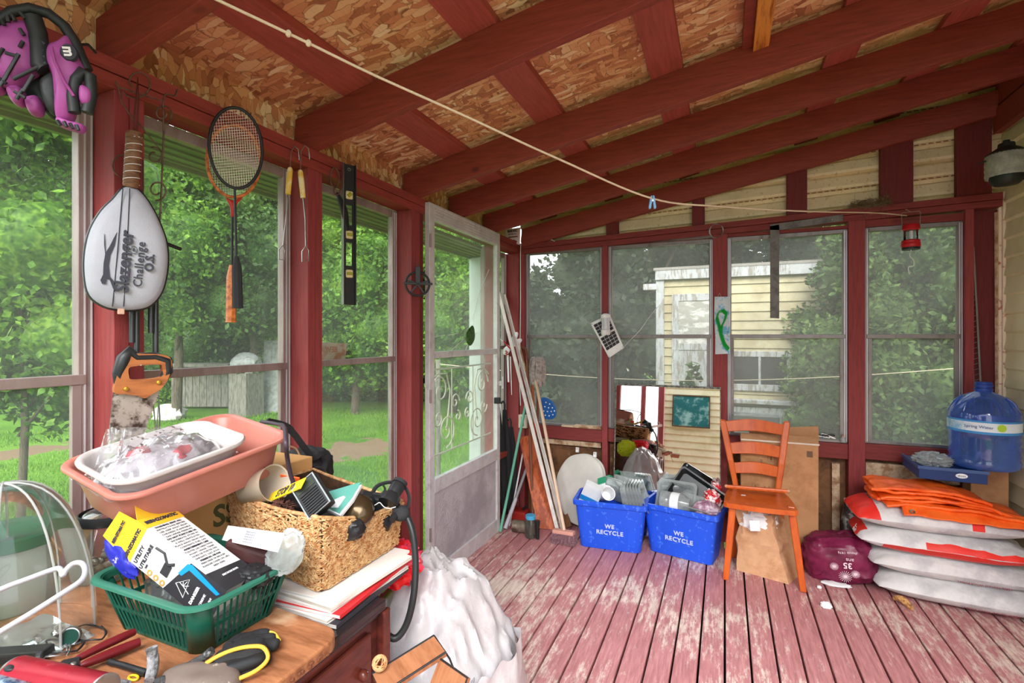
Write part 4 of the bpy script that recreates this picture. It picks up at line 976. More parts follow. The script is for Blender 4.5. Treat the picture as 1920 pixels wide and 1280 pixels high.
for s in (-1, 1):
    obj('pin_leg', MB().prism([(s * .001, .010), (s * .006, .008), (s * .0075, -.002), (s * .012, -.030), (s * .010, -.036), (s * .005, -.034), (s * .0015, -.010)], -.005 + s * .001, .005 + s * .001), M_pin, T, bevel=.001)
obj('spring', MB().cyl((0, -.008, -.007), (0, -.008, .007), .004, n=10), M_steel, T, smooth=50)

# ---- solar light on the first gable post
G = PL(at(1138, 630, Y=YB - .03), (1, 0, 0))
T = thing('solar_light', 'white framed solar panel with a small lamp hung on the first gable post', 'solar light', M=G.M)
O_ = G.pts([(1107, 606), (1143, 588), (1170, 652), (1142, 671)])
obj('panel_frame', MB().prism(O_, -.004, .004), M_whiteish, T, bevel=.003)
c4 = [Vector(p) for p in O_]
def bil(s_, t_): a = c4[0].lerp(c4[1], s_); b = c4[3].lerp(c4[2], s_); return a.lerp(b, t_)
for hh, (t0, t1) in enumerate(((.07, .42), (.46, .82))):
    cm = MB()
    for r_ in range(4):
        for c_ in range(4):
            a0, a1 = .09 + .205 * c_ + .008, .09 + .205 * (c_ + 1) - .008; b0 = t0 + (t1 - t0) * r_ / 4 + .005; b1 = t0 + (t1 - t0) * (r_ + 1) / 4 - .005
            q = [bil(a0, b0), bil(a1, b0), bil(a1, b1), bil(a0, b1)]; cm.prism([(p.x, p.y) for p in q], .004, .0055)
    obj('solar_cells', cm, mat('solar_cell', (34, 26, 30), .25) if 'solar_cell' not in bpy.data.materials else bpy.data.materials['solar_cell'], T)
for q in O_[:4]: obj('eyelet', MB().lathe([(.003, .006), (.006, .006), (.0065, .003)], 12, Matrix.Translation((c4[0].lerp(c4[2], .5).lerp(Vector(q), .93).x, c4[0].lerp(c4[2], .5).lerp(Vector(q), .93).y, 0))), M_steel, T)
obj('hanging_cord', MB().tube([(*G.pix(1118, 600), .006), (*G.pix(1112, 592), .01), (*G.pix(1120, 588), .008), (*G.pix(1136, 586), .0)], .0012, 6), M_blk, T)
obj('cable', MB().tube(curve([(*G.pix(1166, 655), .006), (*G.pix(1180, 640), .02), (*G.pix(1200, 620), .025), (*G.pix(1222, 590), .03), (*G.pix(1240, 570), .03)]), .0012, 6), M_whiteish, T)
lx, lz = G.pix(1138, 628); _, lt = G.pix(1138, 588); LH = lt - lz
lamp_ = obj('lamp_body', MB().lathe([(0, 0), (.028, 0), (.032, .006), (.032, LH * .24), (.028, LH * .26)], 24, rotm(-90, 0, 0, (lx, lz, .038))).lathe([(.028, LH * .78), (.032, LH * .80), (.032, LH * .93), (.014, LH), (0, LH)], 24, rotm(-90, 0, 0, (lx, lz, .038))), M_whiteish, T, smooth=40)
obj('lamp_lens', MB().lathe([(.026, LH * .25), (.026, LH * .79)], 24, rotm(-90, 0, 0, (lx, lz, .038))), mat('frosted_lens', (206, 208, 212), .3), lamp_, smooth=50)
rb = MB()
for k in range(10): a = 2 * PI * k / 10; rb.cyl((lx + math.cos(a) * .0275, lz + LH * .25, .038 + math.sin(a) * .0275), (lx + math.cos(a) * .0275, lz + LH * .79, .038 + math.sin(a) * .0275), .0018, n=6)
obj('lamp_ribs', rb, M_steel, lamp_)

# ---- green trimmer line package on the second gable post
G = PL(at(1353, 610, Y=YB - .012), (1, 0, 0))
T = thing('line_package', 'plastic package of bright green trimmer line hung on the middle gable post', 'package', M=G.M)
obj('card', puff(G.pts([(1340, 556), (1369, 556), (1368, 590), (1369, 640), (1368, 663), (1341, 664), (1341, 630), (1339, 590)]), .004, .5, wr=.003), mat('blue_white_card', (200, 210, 216), .4, c2=(110, 176, 210), sc=11, lo=.5, hi=.55), T)
M_green = mat('green_line', (30, 168, 66), .35)
gb = MB()
for k in range(7):
    o = (k - 3) * .0026
    gb.tube([(x + o * .8, y + o, .010 + .002 * (k % 3)) for x, y in [G.pix(*q) for q in [(1352, 628), (1348, 610), (1344, 596), (1347, 585), (1355, 582), (1362, 588), (1359, 600), (1353, 612), (1352, 628), (1358, 645), (1366, 655)]]], .0026, 6)
obj('line_coil', gb, M_green, T, smooth=60)
lettering('LINE', .016, mat('teal_print', (40, 120, 140), .5), T, rotm(0, 0, 80, (*G.pix(1364, 625), .006)))
obj('hang_cord', MB().tube([(*G.pix(1345, 558), .002), (*G.pix(1349, 549), .0), (*G.pix(1353, 558), .002)], .0012, 6), M_rope, T)

# ---- framing square
G = PL(at(1450, 500, Y=YB - .012), (1, 0, 0))
T = thing('framing_square', 'grey steel framing square hung between the third and fourth gable windows', 'framing square', M=G.M)
obj('tongue', MB().prism(G.pts([(1444, 424), (1461, 421), (1461, 597), (1444, 596)]), -.0012, .0012), mat('dull_steel', (112, 108, 105), .5, .3, c2=(88, 84, 80), sc=10), T)
obj('blade', MB().prism(G.pts([(1444, 421), (1580, 402), (1581, 414), (1461, 431), (1444, 431)]), -.0012, .0012), bpy.data.materials['dull_steel'], T)
line_obj('hanging_nail', [(*G.pix(1560, 412), -.02), (*G.pix(1560, 412), .006)], .002, M_steel, T)

# ---- wire ring on the gable plate
G = PL(at(1343, 433, Y=YB - .010), (1, 0, 0))
T = thing('wire_coil', 'small coil of bare wire hung on the gable plate above the middle post', 'wire coil', M=G.M)
mb = MB(); c_ = G.pix(1343, 433); rr_ = .044
for k in range(4): mb.tube([(c_[0] + (rr_ - .002 * k) * math.cos(a), c_[1] + (rr_ + .001 * k) * math.sin(a), .002 * k) for a in [2 * PI * j / 28 for j in range(28)]], .0014, 5, True)
obj('coil', mb, M_steel, T, smooth=60)

# ---- bird nest on the plate
p = at(1630, 392, Y=YB + .02)
T = thing('bird_nest', 'messy twig bird nest sitting on the gable plate below the stud', 'bird nest', p)
rn = random.Random(3); mb = MB()
for k in range(420):
    a = rn.uniform(0, 2 * PI); r = rn.uniform(.35, 1.0); q = Vector((math.cos(a) * r * .10, math.sin(a) * r * .035 - .01, abs(rn.gauss(.02, .016)) + .004)); d = Vector((-math.sin(a) + rn.gauss(0, .5), math.cos(a) * .4 + rn.gauss(0, .3), rn.gauss(0, .3))).normalized() * rn.uniform(.015, .045)
    mb.tube([q - d, q + Vector((0, 0, rn.uniform(0, .005))), q + d], .0008, 4)
for k in range(10):
    x = rn.uniform(-.09, .09); mb.tube(curve([(x, -.03, .0), (x + rn.uniform(-.02, .02), -.045, -.02), (x + rn.uniform(-.03, .03), -.05, -rn.uniform(.04, .10))], 3), .0006, 4)
obj('twigs', mb, mat('dry_twigs', (132, 112, 80), .9, c2=(84, 68, 48), sc=60), T)
obj('nest_bowl', MB().ell((0, 0, .016), (.085, .032, .018), 20, 8), mat('nest_mud', (96, 80, 58), .95, bump=.5, bsc=200), T)

# ---- camping lantern
G = PL(at(1708, 440, Y=YB - .07), (1, 0, 0))
T = thing('camping_lantern', 'small red camping lantern hanging under the gable plate beside the nest', 'lantern', M=G.M)
px = lambda v: G.pix(1708, v)[1]
LM = rotm(-90, 0, 0, (G.pix(1708, 440)[0], 0, 0))
def lat(prof): return MB().lathe([(r, y) for r, y in prof], 28, LM)
obj('lantern_cap', lat([(0, px(420)), (.036, px(421)), (.040, px(423)), (.041, px(430)), (.036, px(432)), (0, px(432))]), M_redp, T, smooth=40)
obj('lens', lat([(.034, px(432)), (.034, px(449))]), clearmat('lantern_lens', (235, 238, 240), 1.0, .05), T, smooth=60)
obj('bulb', lat([(0, px(432)), (.008, px(433)), (.009, px(448)), (0, px(449))]), M_whiteish, T, smooth=40)
obj('lantern_base', lat([(0, px(449)), (.040, px(450)), (.045, px(452)), (.043, px(455)), (.046, px(457)), (.046, px(462)), (.040, px(465)), (0, px(466))]), M_redp, T, smooth=40)
obj('base_band', lat([(.044, px(464)), (.041, px(468)), (0, px(468))]), M_blk, T, smooth=40)
hx = G.pix(1708, 440)[0]
obj('bail_handle', MB().tube([(hx - .04, px(426), 0), (hx - .043, px(400), 0), (hx - .038, px(397), 0), (hx + .038, px(397), 0), (hx + .043, px(400), 0), (hx + .04, px(426), 0)], .0018, 6), M_steel, T)
obj('pull_cord', MB().tube(curve([(hx, px(468), 0), (hx - .006, px(480), .004), (hx + .012, px(488), 0), (hx + .01, px(498), .005), (hx - .01, px(500), 0), (hx - .012, px(508), .004), (hx - .006, px(514), 0)]), .0022, 6), M_whiteish, T, smooth=60)
obj('hang_string', MB().tube([(hx, px(397), 0), (hx, px(404) + .02, 0), (hx - .01, px(388), -.05)], .002, 6), M_rope, T)

# ---- wall lamp on the house wall
p = at(1887, 292, X=1.235)
T = thing('wall_lantern', 'dark metal jar-style wall lantern with ribbed clear glass on the house wall', 'wall lamp', p)
M_bronze = mat('dark_bronze', (44, 50, 46), .5, .5, c2=(70, 90, 76), sc=14, lo=.55, hi=.7)
zz = lambda v: at(1887, v, X=1.235).z - p.z
obj('cap', MB().lathe([(0, zz(263)), (.012, zz(263)), (.014, zz(267)), (.030, zz(269)), (.032, zz(276)), (.052, zz(281)), (.078, zz(289)), (.074, zz(291)), (0, zz(291))], 30), M_bronze, T, smooth=35)
jar = []
for k in range(9): jar.append((.074 + .0022 * (k % 2), zz(290) + (zz(332) - zz(290)) * k / 8))
rs = []
for r, z in jar: rs.append([((r + .0025 * (j % 2)) * math.cos(2 * PI * j / 64), (r + .0025 * (j % 2)) * math.sin(2 * PI * j / 64), z) for j in range(64)])
obj('glass_jar', MB().rings(rs, caps=(False, False)), clearmat('ribbed_glass', (222, 230, 220), 1.6, .12, (215, 222, 212), .85, 30, .55, .2), T, smooth=60)
obj('bulb', MB().ell((0, 0, (zz(300) + zz(322)) / 2), (.022, .022, .032), 16, 10), M_whiteish, T, smooth=60)
obj('lamp_base', MB().lathe([(0, zz(330)), (.060, zz(329)), (.062, zz(333)), (.055, zz(342)), (.045, zz(346)), (0, zz(348))], 30), M_bronze, T, smooth=35)
obj('scroll_arm', MB().tube(curve([(.03, 0, zz(338)), (.08, 0, zz(334)), (.11, 0, zz(315)), (.125, 0, zz(300)), (.145, 0, zz(296))]), .008, 8).tube(curve([(.04, 0, zz(286)), (.08, -.005, zz(280)), (.11, 0, zz(268)), (.13, 0, zz(272))]), .005, 8), M_bronze, T, smooth=60)
obj('finial_spike', MB().tube([(-.05, 0, zz(296)), (-.09, 0, zz(299)), (-.115, 0, zz(303))], [.006, .004, .001], 8), M_bronze, T, smooth=60)
obj('back_plate', MB().box((.128, -.04, zz(345)), (.145, .04, zz(262))), M_bronze, T, bevel=.006)

# ---- tin sign in the corner
G = PL(at(961, 444, Y=YB - .055), (1, 0, 0))
T = thing('tool_carton', 'white and pink printed card standing on the top plate in the far corner', 'carton', M=G.M)
C_ = obj('card', MB().prism(G.pts([(948, 430), (975, 426), (974, 459), (948, 451)]), -.01, .0), mat('pink_white_card', (222, 204, 206), .6), T)
lettering('BARWIC', .027, M_ink, T, rotm(0, 0, 0, (*G.pix(961, 433), .001)), bold=.001, sx=.8)
lettering('DISTRIBUTOR', .012, M_ink, T, rotm(0, 0, 0, (*G.pix(961, 439), .001)), sx=.9)
obj('printed_tool', MB().prism(G.pts([(953, 444), (970, 442), (971, 444), (954, 446)]), 0, .001).prism(G.pts([(963, 449), (970, 452), (969, 454), (962, 450)]), 0, .001), mat('maroon_print', (120, 50, 60), .6), T)
# ---- loose cable in the corner
T = thing('white_cable', 'thin white cable looped along the gable corner post', 'cable', at(980, 470, Y=YB - .015))
obj('cable', MB().tube(curve([at(u, v, Y=YB - .015) for u, v in ((1040, 452), (1030, 448), (1012, 446), (1000, 453), (992, 457), (980, 458), (976, 466), (976, 560), (975, 640), (974, 700), (976, 760))], 5), .003, 6), M_whiteish, T, smooth=60, world=True)

# ---- strips in the right back corner
T = thing('perforated_strip', 'tall perforated grey metal strip leaning in the right back corner', 'metal strip', at(1834, 800, Y=YB + .05))
mb = MB(); a = at(1825, 462, Y=YB + .055); b = at(1846, 860, Y=YB + .045)
mb.beam(a, b, .003, .008, up=(1, 0, 0)); mb.beam(a + Vector((-.02, 0, 0)), b + Vector((-.034, 0, 0)), .003, .006, up=(1, 0, 0))
for k in range(40):
    t = k / 40; q = a.lerp(b, t); w_ = .02 + .014 * t
    mb.beam(q, q + Vector((-w_, 0, -.012)), .002, .005, up=(0, 1, 0))
obj('strip', mb, M_alu, T, world=True)
T = thing('white_rod', 'thin white wooden rod standing against the red panel behind the blue jug', 'rod', at(1868, 800, Y=YB + .055))
obj('rod', MB().beam(at(1868, 398, Y=YB + .055), at(1870, 900, Y=YB + .05), .010, .012), M_paleboard, T, world=True)

# ---- hummingbird ornament on the door glass
G = hang(881, 630, X=-1.40, rz=84)
T = thing('bird_ornament', 'small green glass bird ornament stuck on the upper pane of the storm door', 'ornament', M=G.M)
obj('body', puff(smooth_poly(G.pts([(886, 610), (889, 620), (889, 636), (882, 648), (875, 642), (873, 628), (879, 616)]), 3), .012, .4), mat('green_glass_bird', (62, 108, 44), .3, c2=(30, 60, 30), sc=60), T, smooth=50)
sw = MB()
for q in ([(889, 600), (886, 612)], [(872, 634), (858, 646), (846, 657)], [(889, 628), (895, 623)], [(877, 646), (873, 656)], [(810, 634), (822, 630), (834, 628)], [(840, 628), (858, 625)], [(886, 600), (900, 545), (917, 505)]):
    sw.tube([(*G.pix(*z), .0) for z in q], .0012, 5)
obj('crack_lines', sw, M_whiteish, T)

# ---- old sign board outside the second window
G = PL((-1.585, 1.575, 1.268), (0, 1, 0))
T = thing('sign_board', 'peeling white board with faded orange letters resting outside the third window', 'sign board', M=G.M)
obj('board', MB().prism(G.pts([(598, 641), (653, 644), (648, 676), (600, 679)]), -.014, -.004), mat('peeling_orange_board', (206, 180, 160), .7, c2=(190, 110, 76), sc=14, lo=.5, hi=.58), T, bevel=.001)
tm = tmesh('BEWARE', .036, .0006, bold=.0008); tm.xf(Matrix.Translation((*G.pix(612, 656), -.003)) @ Matrix.Diagonal((-1, 1, 1, 1)))
obj('lettering', tm, mat('faded_orange_print', (196, 106, 60), .7), T)

# ================================================================== REAR WALL (seen in the mirror)
WRR = struct('wall_rear')
prof = []; z = 0.0
while z < 2.2: prof += [(0, z), (.016, z + .012), (.002, z + .098), (0, z + .10)]; z += .1
obj('house_siding', MB().rings([[(-.86, -1.10 + d, zz) for d, zz in prof], [(.25, -1.10 + d, zz) for d, zz in prof]], closed=False, caps=(False, False)), M_creamw, WRR, solid=.003)
obj('post', MB().box((-.955, -1.16, 0), (-.865, -1.06, 2.2)), M_red, WRR, bevel=.003)
obj('post', MB().box((-1.22, -1.16, 0), (-1.15, -1.08, 2.2)), M_red, WRR, bevel=.003)
T = thing('wall_picture', 'teal picture in a thin brown frame on the cream siding, seen in the leaning mirror', 'picture', (-.47, -1.07, 1.36))
obj('picture_frame', MB().box((-.27, 0, -.24), (.27, .02, -.225)).box((-.27, 0, .225), (.27, .02, .24)).box((-.27, 0, -.225), (-.255, .02, .225)).box((.255, 0, -.225), (.27, .02, .225)), mat('brown_frame', (96, 70, 50), .5), T, bevel=.002)
obj('print', MB().box((-.256, .0, -.226), (.256, .012, .226)), mat('teal_print_art', (34, 110, 112), .6, c2=(150, 196, 190), sc=5, lo=.5, hi=.62), T)

# ================================================================== MIRROR
tilt = 7.3
p0 = at(1250, 1012, Y=3.345); mz = .012
T = thing('leaning_mirror', 'large frameless mirror leaning on the gable wall behind the recycling bins', 'mirror', M=rotm(-tilt, 0, 0, (-.362, 3.365, mz)))
M_mir = NT('mirror_silver'); _b = M_mir.n('BsdfPrincipled', {'Base Color': (.9, .92, .91, 1), 'Metallic': 1, 'Roughness': .015}); M_mirror = M_mir.surf(_b.outputs[0])
obj('mirror_glass', MB().box((-.338, -.003, 0), (.338, .003, 1.0)), M_mirror, T, bevel=.006, bseg=1)
obj('mirror_backing', MB().box((-.338, .0035, 0), (.338, .008, 1.0)), mat('mirror_back', (70, 62, 56), .8), T)
mb = MB().box((-.339, -.0045, .985), (.339, -.003, 1.0)).box((-.339, -.0045, 0), (-.333, -.003, .985)).box((.333, -.0045, 0), (.339, -.003, .985))
obj('mirror_edge', mb, mat('tarnished_edge', (120, 118, 110), .5, .5, c2=(60, 56, 50), sc=50), T)

# ================================================================== RECYCLING BINS
M_bin = mat('blue_bin_plastic', (28, 82, 214), .42, var=.05, spec=.5, c3=(70, 120, 230), sc3=40)
M_stencil = mat('pale_stencil', (190, 200, 226), .6, c2=(120, 150, 220), sc=60, lo=.5, hi=.7)
def rrect(hx, hy, r, n=5, cx=0, cy=0):
    out = []
    for sx_, sy_, a0 in ((1, 1, 0), (-1, 1, PI / 2), (-1, -1, PI), (1, -1, 1.5 * PI)):
        for k in range(n + 1):
            a = a0 + k / n * PI / 2; out.append((cx + sx_ * (hx - r) + r * math.cos(a), cy + sy_ * (hy - r) + r * math.sin(a)))
    return out
def tub(levels, r=.03, n=5):
    """levels: (hx, hy, z) outline rings going up outside then down inside"""
    mb = MB(); rs = [[(x, y, z) for x, y in rrect(hx, hy, min(r, hx * .9, hy * .9), n)] for hx, hy, z in levels]
    return mb.rings(rs, caps=(True, True))
def bin_(label, cx, cy, rz):
    T = thing('recycling_bin', label, 'recycling bin', (cx, cy, 0.002), rz, 'blue recycling bins in front of the mirror'); DY = .038
    obj('bin_shell', tub([(.185, .135 - DY, 0), (.188, .138 - DY, .01), (.215, .162 - DY, .27), (.228, .175 - DY, .27), (.230, .177 - DY, .275), (.230, .177 - DY, .298), (.226, .173 - DY, .302), (.212, .160 - DY, .300), (.184, .134 - DY, .012)], .03), M_bin, T, smooth=35)
    rb = MB()
    for x in (-.135, .135):
        r1 = MB(); r1.add([(x - .022, -.1405, .03), (x + .022, -.1405, .03), (x + .032, -.162, .262), (x - .032, -.162, .262), (x - .022, -.134, .03), (x + .022, -.134, .03), (x + .032, -.156, .262), (x - .032, -.156, .262)], [(0, 1, 2, 3), (0, 4, 5, 1), (1, 5, 6, 2), (3, 2, 6, 7), (0, 3, 7, 4)])
        obj('stiffening_rib', r1.xf(Matrix.Translation((0, DY, 0))), M_bin, T, bevel=.003)
    for x in (-.17, -.06, .06, .17): rb.box((x - .003, -.176, .262), (x + .003, -.160, .276))
    obj('rim_gussets', rb.xf(Matrix.Translation((0, DY, 0))), M_bin, T)
    tl = math.degrees(math.atan2(.024, .26))
    for s, z, sz in (('WE', .150, .036), ('RECYCLE', .110, .037)):
        lettering(s, sz, M_stencil, T, rotm(90 + tl * 1.0, 0, 0, (.0, DY - .1385 - z * .0923 - .0015, z)), bold=.0011, sx=1.0, spacing=1.12)
    return T
bin_('blue WE RECYCLE bin on the left, nearer the broom', -.667, 3.187, 5)
bin_('blue WE RECYCLE bin on the right, beside the orange chair', -.230, 3.238, -12)

M_clear = clearmat('clear_plastic', (238, 242, 244), 1.6, .12, (225, 228, 230), .35, 25, .8, .3)
M_clearh = clearmat('hazy_plastic', (226, 232, 232), 1.8, .18, (225, 230, 230), .65, 25, .7, .2)
M_card = mat('kraft_cardboard', (178, 132, 92), .75, c2=(160, 114, 76), sc=5)
M_paper = mat('white_paper', (224, 226, 228), .7)
def boxy(name, label, cat, c, d, r, m, group=None, extra=None, bev=.002):
    T = thing(name, label, cat, M=rotm(*r, c), group=group)
    obj('carton_body', MB().cbox((0, 0, 0), d), m, T, bevel=bev)
    return T
T = boxy('food_carton', 'white and blue food carton standing in the left recycling bin', 'carton', (-.80, 3.17, .30), (.12, .05, .17), (18, 22, 10), M_paper)
obj('blue_band', MB().cbox((0, -.026, -.02), (.121, .002, .035)), mat('cyan_band', (30, 130, 200), .5), T)
T = boxy('green_carton', 'white and green carton lying in the left recycling bin', 'carton', (-.72, 3.25, .335), (.10, .035, .14), (-30, -25, -20), M_paper)
obj('green_band', MB().cbox((0, 0, .05), (.102, .037, .045)), mat('green_band', (30, 140, 100), .5), T)
T = thing('yoghurt_cup', 'striped white cup tipped among the cartons in the left recycling bin', 'cup', M=rotm(60, 10, 20, (-.70, 3.16, .31)))
obj('cup', MB().lathe([(0, 0), (.03, 0), (.042, .08), (.044, .082), (.040, .08), (.028, .004), (0, .004)], 28), M_paper, T, smooth=40)
obj('cup_stripe', MB().lathe([(.0355, .035), (.0385, .055)], 28), mat('maroon_stripe', (120, 40, 70), .5), T)
def cont(label, c, r, s=1.0, cat='container', grp='clear food containers in the left recycling bin'):
    T = thing('food_container', label, cat, M=rotm(*r, c) @ Matrix.Scale(s, 4), group=grp)
    obj('shell', tub([(.07, .055, 0), (.085, .07, .035), (.095, .08, .036), (.096, .081, .040), (.084, .069, .040), (.069, .054, .003)], .02, 4), M_clearh, T, smooth=40); return T
for i in range(6):
    cont('%s of six nested clear food trays standing on edge in the left recycling bin' % ('leftmost', 'second', 'third', 'fourth', 'fifth', 'rightmost')[i], (-.60 + .021 * i, 3.19 + .004 * i, .315), (8, 80 - 2 * i, 12 - i), .95)
cont('clear plastic box with a white lid edge beside the carton in the left recycling bin', (-.66, 3.24, .31), (0, 60, 60), 1.0)
cont('clear plastic tray lying on top at the back of the left recycling bin', (-.58, 3.27, .345), (10, 12, 15), 1.0)
G2 = 'clear food containers in the right recycling bin'
cont('large shallow clear tray standing behind the bottle in the right recycling bin', (-.27, 3.275, .315), (62, 0, -12), 1.25, grp=G2)
T = thing('clear_jar', 'clear plastic jar with a white label lying in the right recycling bin', 'jar', M=rotm(0, 90, -12, (-.36, 3.19, .325)))
obj('jar_body', MB().lathe([(0, 0), (.048, 0), (.055, .01), (.055, .05), (.051, .055), (.055, .06), (.055, .13), (.04, .155), (.036, .175), (.0, .175)], 28), M_clearh, T, smooth=40)
obj('label', MB().lathe([(.0558, .065), (.0558, .115)], 28), M_paper, T)
cont('small clear tub at the front of the right recycling bin', (-.16, 3.19, .305), (20, 10, 0), .85, grp=G2)
T = thing('black_tray', 'glossy black tray sticking up at the back of the right recycling bin', 'tray', M=rotm(68, 28, -14, (-.16, 3.285, .35)))
obj('tray', tub([(.13, .075, 0), (.15, .095, .025), (.158, .103, .026), (.158, .103, .03), (.149, .094, .03), (.128, .073, .004)], .02), mat('glossy_black', (26, 30, 30), .2, spec=.6), T, smooth=40)
T = thing('candy_cane_fabric', 'crumpled red and white striped fabric in the right recycling bin', 'fabric', (-.07, 3.26, .30))
obj('fabric', MB().ell((0, 0, .03), (.055, .05, .06), 28, 18, fn=lambda q: 1 + .45 * nz(q, 3.3, 4)), mat('red_white_fabric', (200, 36, 44), .6, c2=(235, 225, 225), sc=26, lo=.5, hi=.53), T, smooth=60)
obj('fabric_tail', MB().ell((.02, .04, .09), (.03, .03, .04), 20, 12, fn=lambda q: 1 + .5 * nz(q, 3.3, 9)), bpy.data.materials['red_white_fabric'], T, smooth=60)
T = thing('purple_bag', 'crumpled clear purple plastic bag at the right corner of the right recycling bin', 'bag', (-.10, 3.17, .30))
obj('bag', MB().ell((0, 0, .01), (.07, .045, .04), 28, 16, fn=lambda q: 1 + .35 * rid(q, 2.6, 4) * .6), mat('purple_film', (140, 96, 120), .3, c2=(205, 190, 200), sc=18), T, smooth=35)
T = thing('clear_bottle', 'clear water bottle lying across the back of the right recycling bin', 'bottle', M=rotm(0, 84, 4, (-.40, 3.315, .365)))
obj('bottle', MB().lathe([(0, 0), (.028, 0), (.032, .008), (.030, .03), (.032, .04), (.030, .07), (.032, .08), (.032, .13), (.012, .165), (.012, .18), (0, .18)], 24), M_clearh, T, smooth=40)
obj('bottle_cap', MB().lathe([(.0135, .166), (.0135, .182), (0, .183)], 16), M_paper, T)

# ================================================================== ORANGE CHAIR
M_chair = mat('orange_varnish', (206, 92, 32), .32, c2=(178, 66, 20), sc=7, st=(3, 3, .7), lo=.45, hi=.7, c3=(240, 226, 200), sc3=9.0, coat=.3) if False else mat('orange_varnish', (192, 88, 26), .38, c2=(170, 66, 18), sc=7, st=(3, 3, .7), lo=.45, hi=.7, coat=.15)
T = thing('ladderback_chair', 'small orange wooden ladder-back chair facing the room beside the recycling bins', 'chair', (.18, 3.08, 0))
YC = 3.27
def W(u, v, y): return at(u, v, Y=y)
def loc(p): return tuple(Vector(p) - Vector((.18, 3.08, 0)))
def leg(u0, v0, ya, u1, v1, yb, w0=.036, w1=.030):
    a = Vector(loc(W(u0, v0, ya))); b = Vector(loc(W(u1, v1, yb))); b.z = 0.002
    d = (b - a); x = Vector((1, 0, 0)); y = Vector((0, 1, 0))
    rs = []
    for t, w_ in ((0, w0), (.5, (w0 + w1) / 2 + .002), (1, w1)):
        c = a + d * t; rs.append([c + x * (sx_ * w_ / 2) + y * (sy_ * w_ / 2) for sx_, sy_ in ((-1, -1), (1, -1), (1, 1), (-1, 1))])
    return MB().rings(rs)
for q in ((1374, 945, 3.00, 1360.5, 1086, 2.967), (1483, 948, 3.00, 1506, 1106, 2.985), (1382, 936, 3.24, 1376, 1040, 3.29), (1460, 938, 3.24, 1473, 1030, 3.29)):
    obj('leg', leg(*q), M_chair, T, bevel=.005)
sc = [loc(at(u, 932, Y=y)) for u, y in ((1357, 2.94), (1497, 2.94), (1466, 3.30), (1371, 3.30))]
zs = .43
sp = []
c4 = [Vector((p[0], p[1], 0)) for p in sc]
for i in range(24):
    t = i / 23; q = c4[0].lerp(c4[1], t); sp.append((q.x, q.y - .018 * math.sin(PI * t) + (.012 if i in (0, 23) else 0)))
for i in range(10): t = i / 9; q = c4[1].lerp(c4[2], t); sp.append((q.x + .010 * math.sin(PI * t), q.y + .012 * (i == 0)))
for i in range(10): q = c4[2].lerp(c4[3], i / 9); sp.append((q.x, q.y))
for i in range(10): t = i / 9; q = c4[3].lerp(c4[0], t); sp.append((q.x - .010 * math.sin(PI * t), q.y))
obj('seat', MB().prism(sp, zs - .026, zs), M_chair, T, bevel=.006)
bars = []
for (u0, v0, u1, v1) in ((1380, 905, 1355, 786), (1458, 905, 1475, 789)):
    a = Vector(loc(W(u0, v0, YC))); b = Vector(loc(W(u1, v1, YC + .05))); a.z = zs; d = b - a; rs = []
    for t, w_, dy in ((0, .030, 0), (.4, .034, .0), (.95, .038, 0), (1.0, .028, 0)):
        c = a + d * t; rs.append([c + Vector((sx_ * w_ / 2, sy_ * .016 - .012 * math.sin(PI * t), 0)) for sx_, sy_ in ((-1, -1), (1, -1), (1, 1), (-1, 1))])
    obj('back_post', MB().rings(rs), M_chair, T, bevel=.006); bars.append((a, b))
for (v0, v1, arch, ex) in ((793, 812, .020, 0), (833, 853, .014, 0), (869, 888, .012, 0)):
    def onb(bar, v):
        a, b = bar; zt = W(1415, v, YC + .03).z; t = (zt - a.z) / (b.z - a.z); return a + (b - a) * t
    n_ = 16; rs = []
    l1, r1 = onb(bars[0], v0), onb(bars[1], v0); l2, r2 = onb(bars[0], v1), onb(bars[1], v1)
    for i in range(n_ + 1):
        t = i / n_; A_ = arch * math.sin(PI * t) ** 1.5; up = l1.lerp(r1, t); dn = l2.lerp(r2, t); cv = .018 * math.sin(PI * t) - .010
        rs.append([(up.x, up.y + cv - .007, up.z + A_), (up.x, up.y + cv + .007, up.z + A_), (dn.x, dn.y + cv + .007, dn.z + A_ * .55), (dn.x, dn.y + cv - .007, dn.z + A_ * .55)])
    obj('back_slat', MB().rings(rs), M_chair, T, bevel=.003)
obj('seat_rail', MB().beam(loc(W(1360, 911, 3.10)), loc(W(1480, 921, 3.08)), .022, .018), M_chair, T, bevel=.005)
for u, v, y in ((1362, 911, 3.098), (1478, 921, 3.078)): obj('rail_end', MB().ell(loc(W(u, v, y)), (.010, .010, .010), 10, 8), M_paleboard, T, smooth=60)
obj('paint_fleck', MB().prism([(-.01, -.008), (.014, -.006), (.012, .007), (-.006, .006)], 0, .001, Matrix.Translation(Vector(loc(at(1393, 928, Z=zs))) + Vector((0, 0, .0005)))), M_whiteish, T)

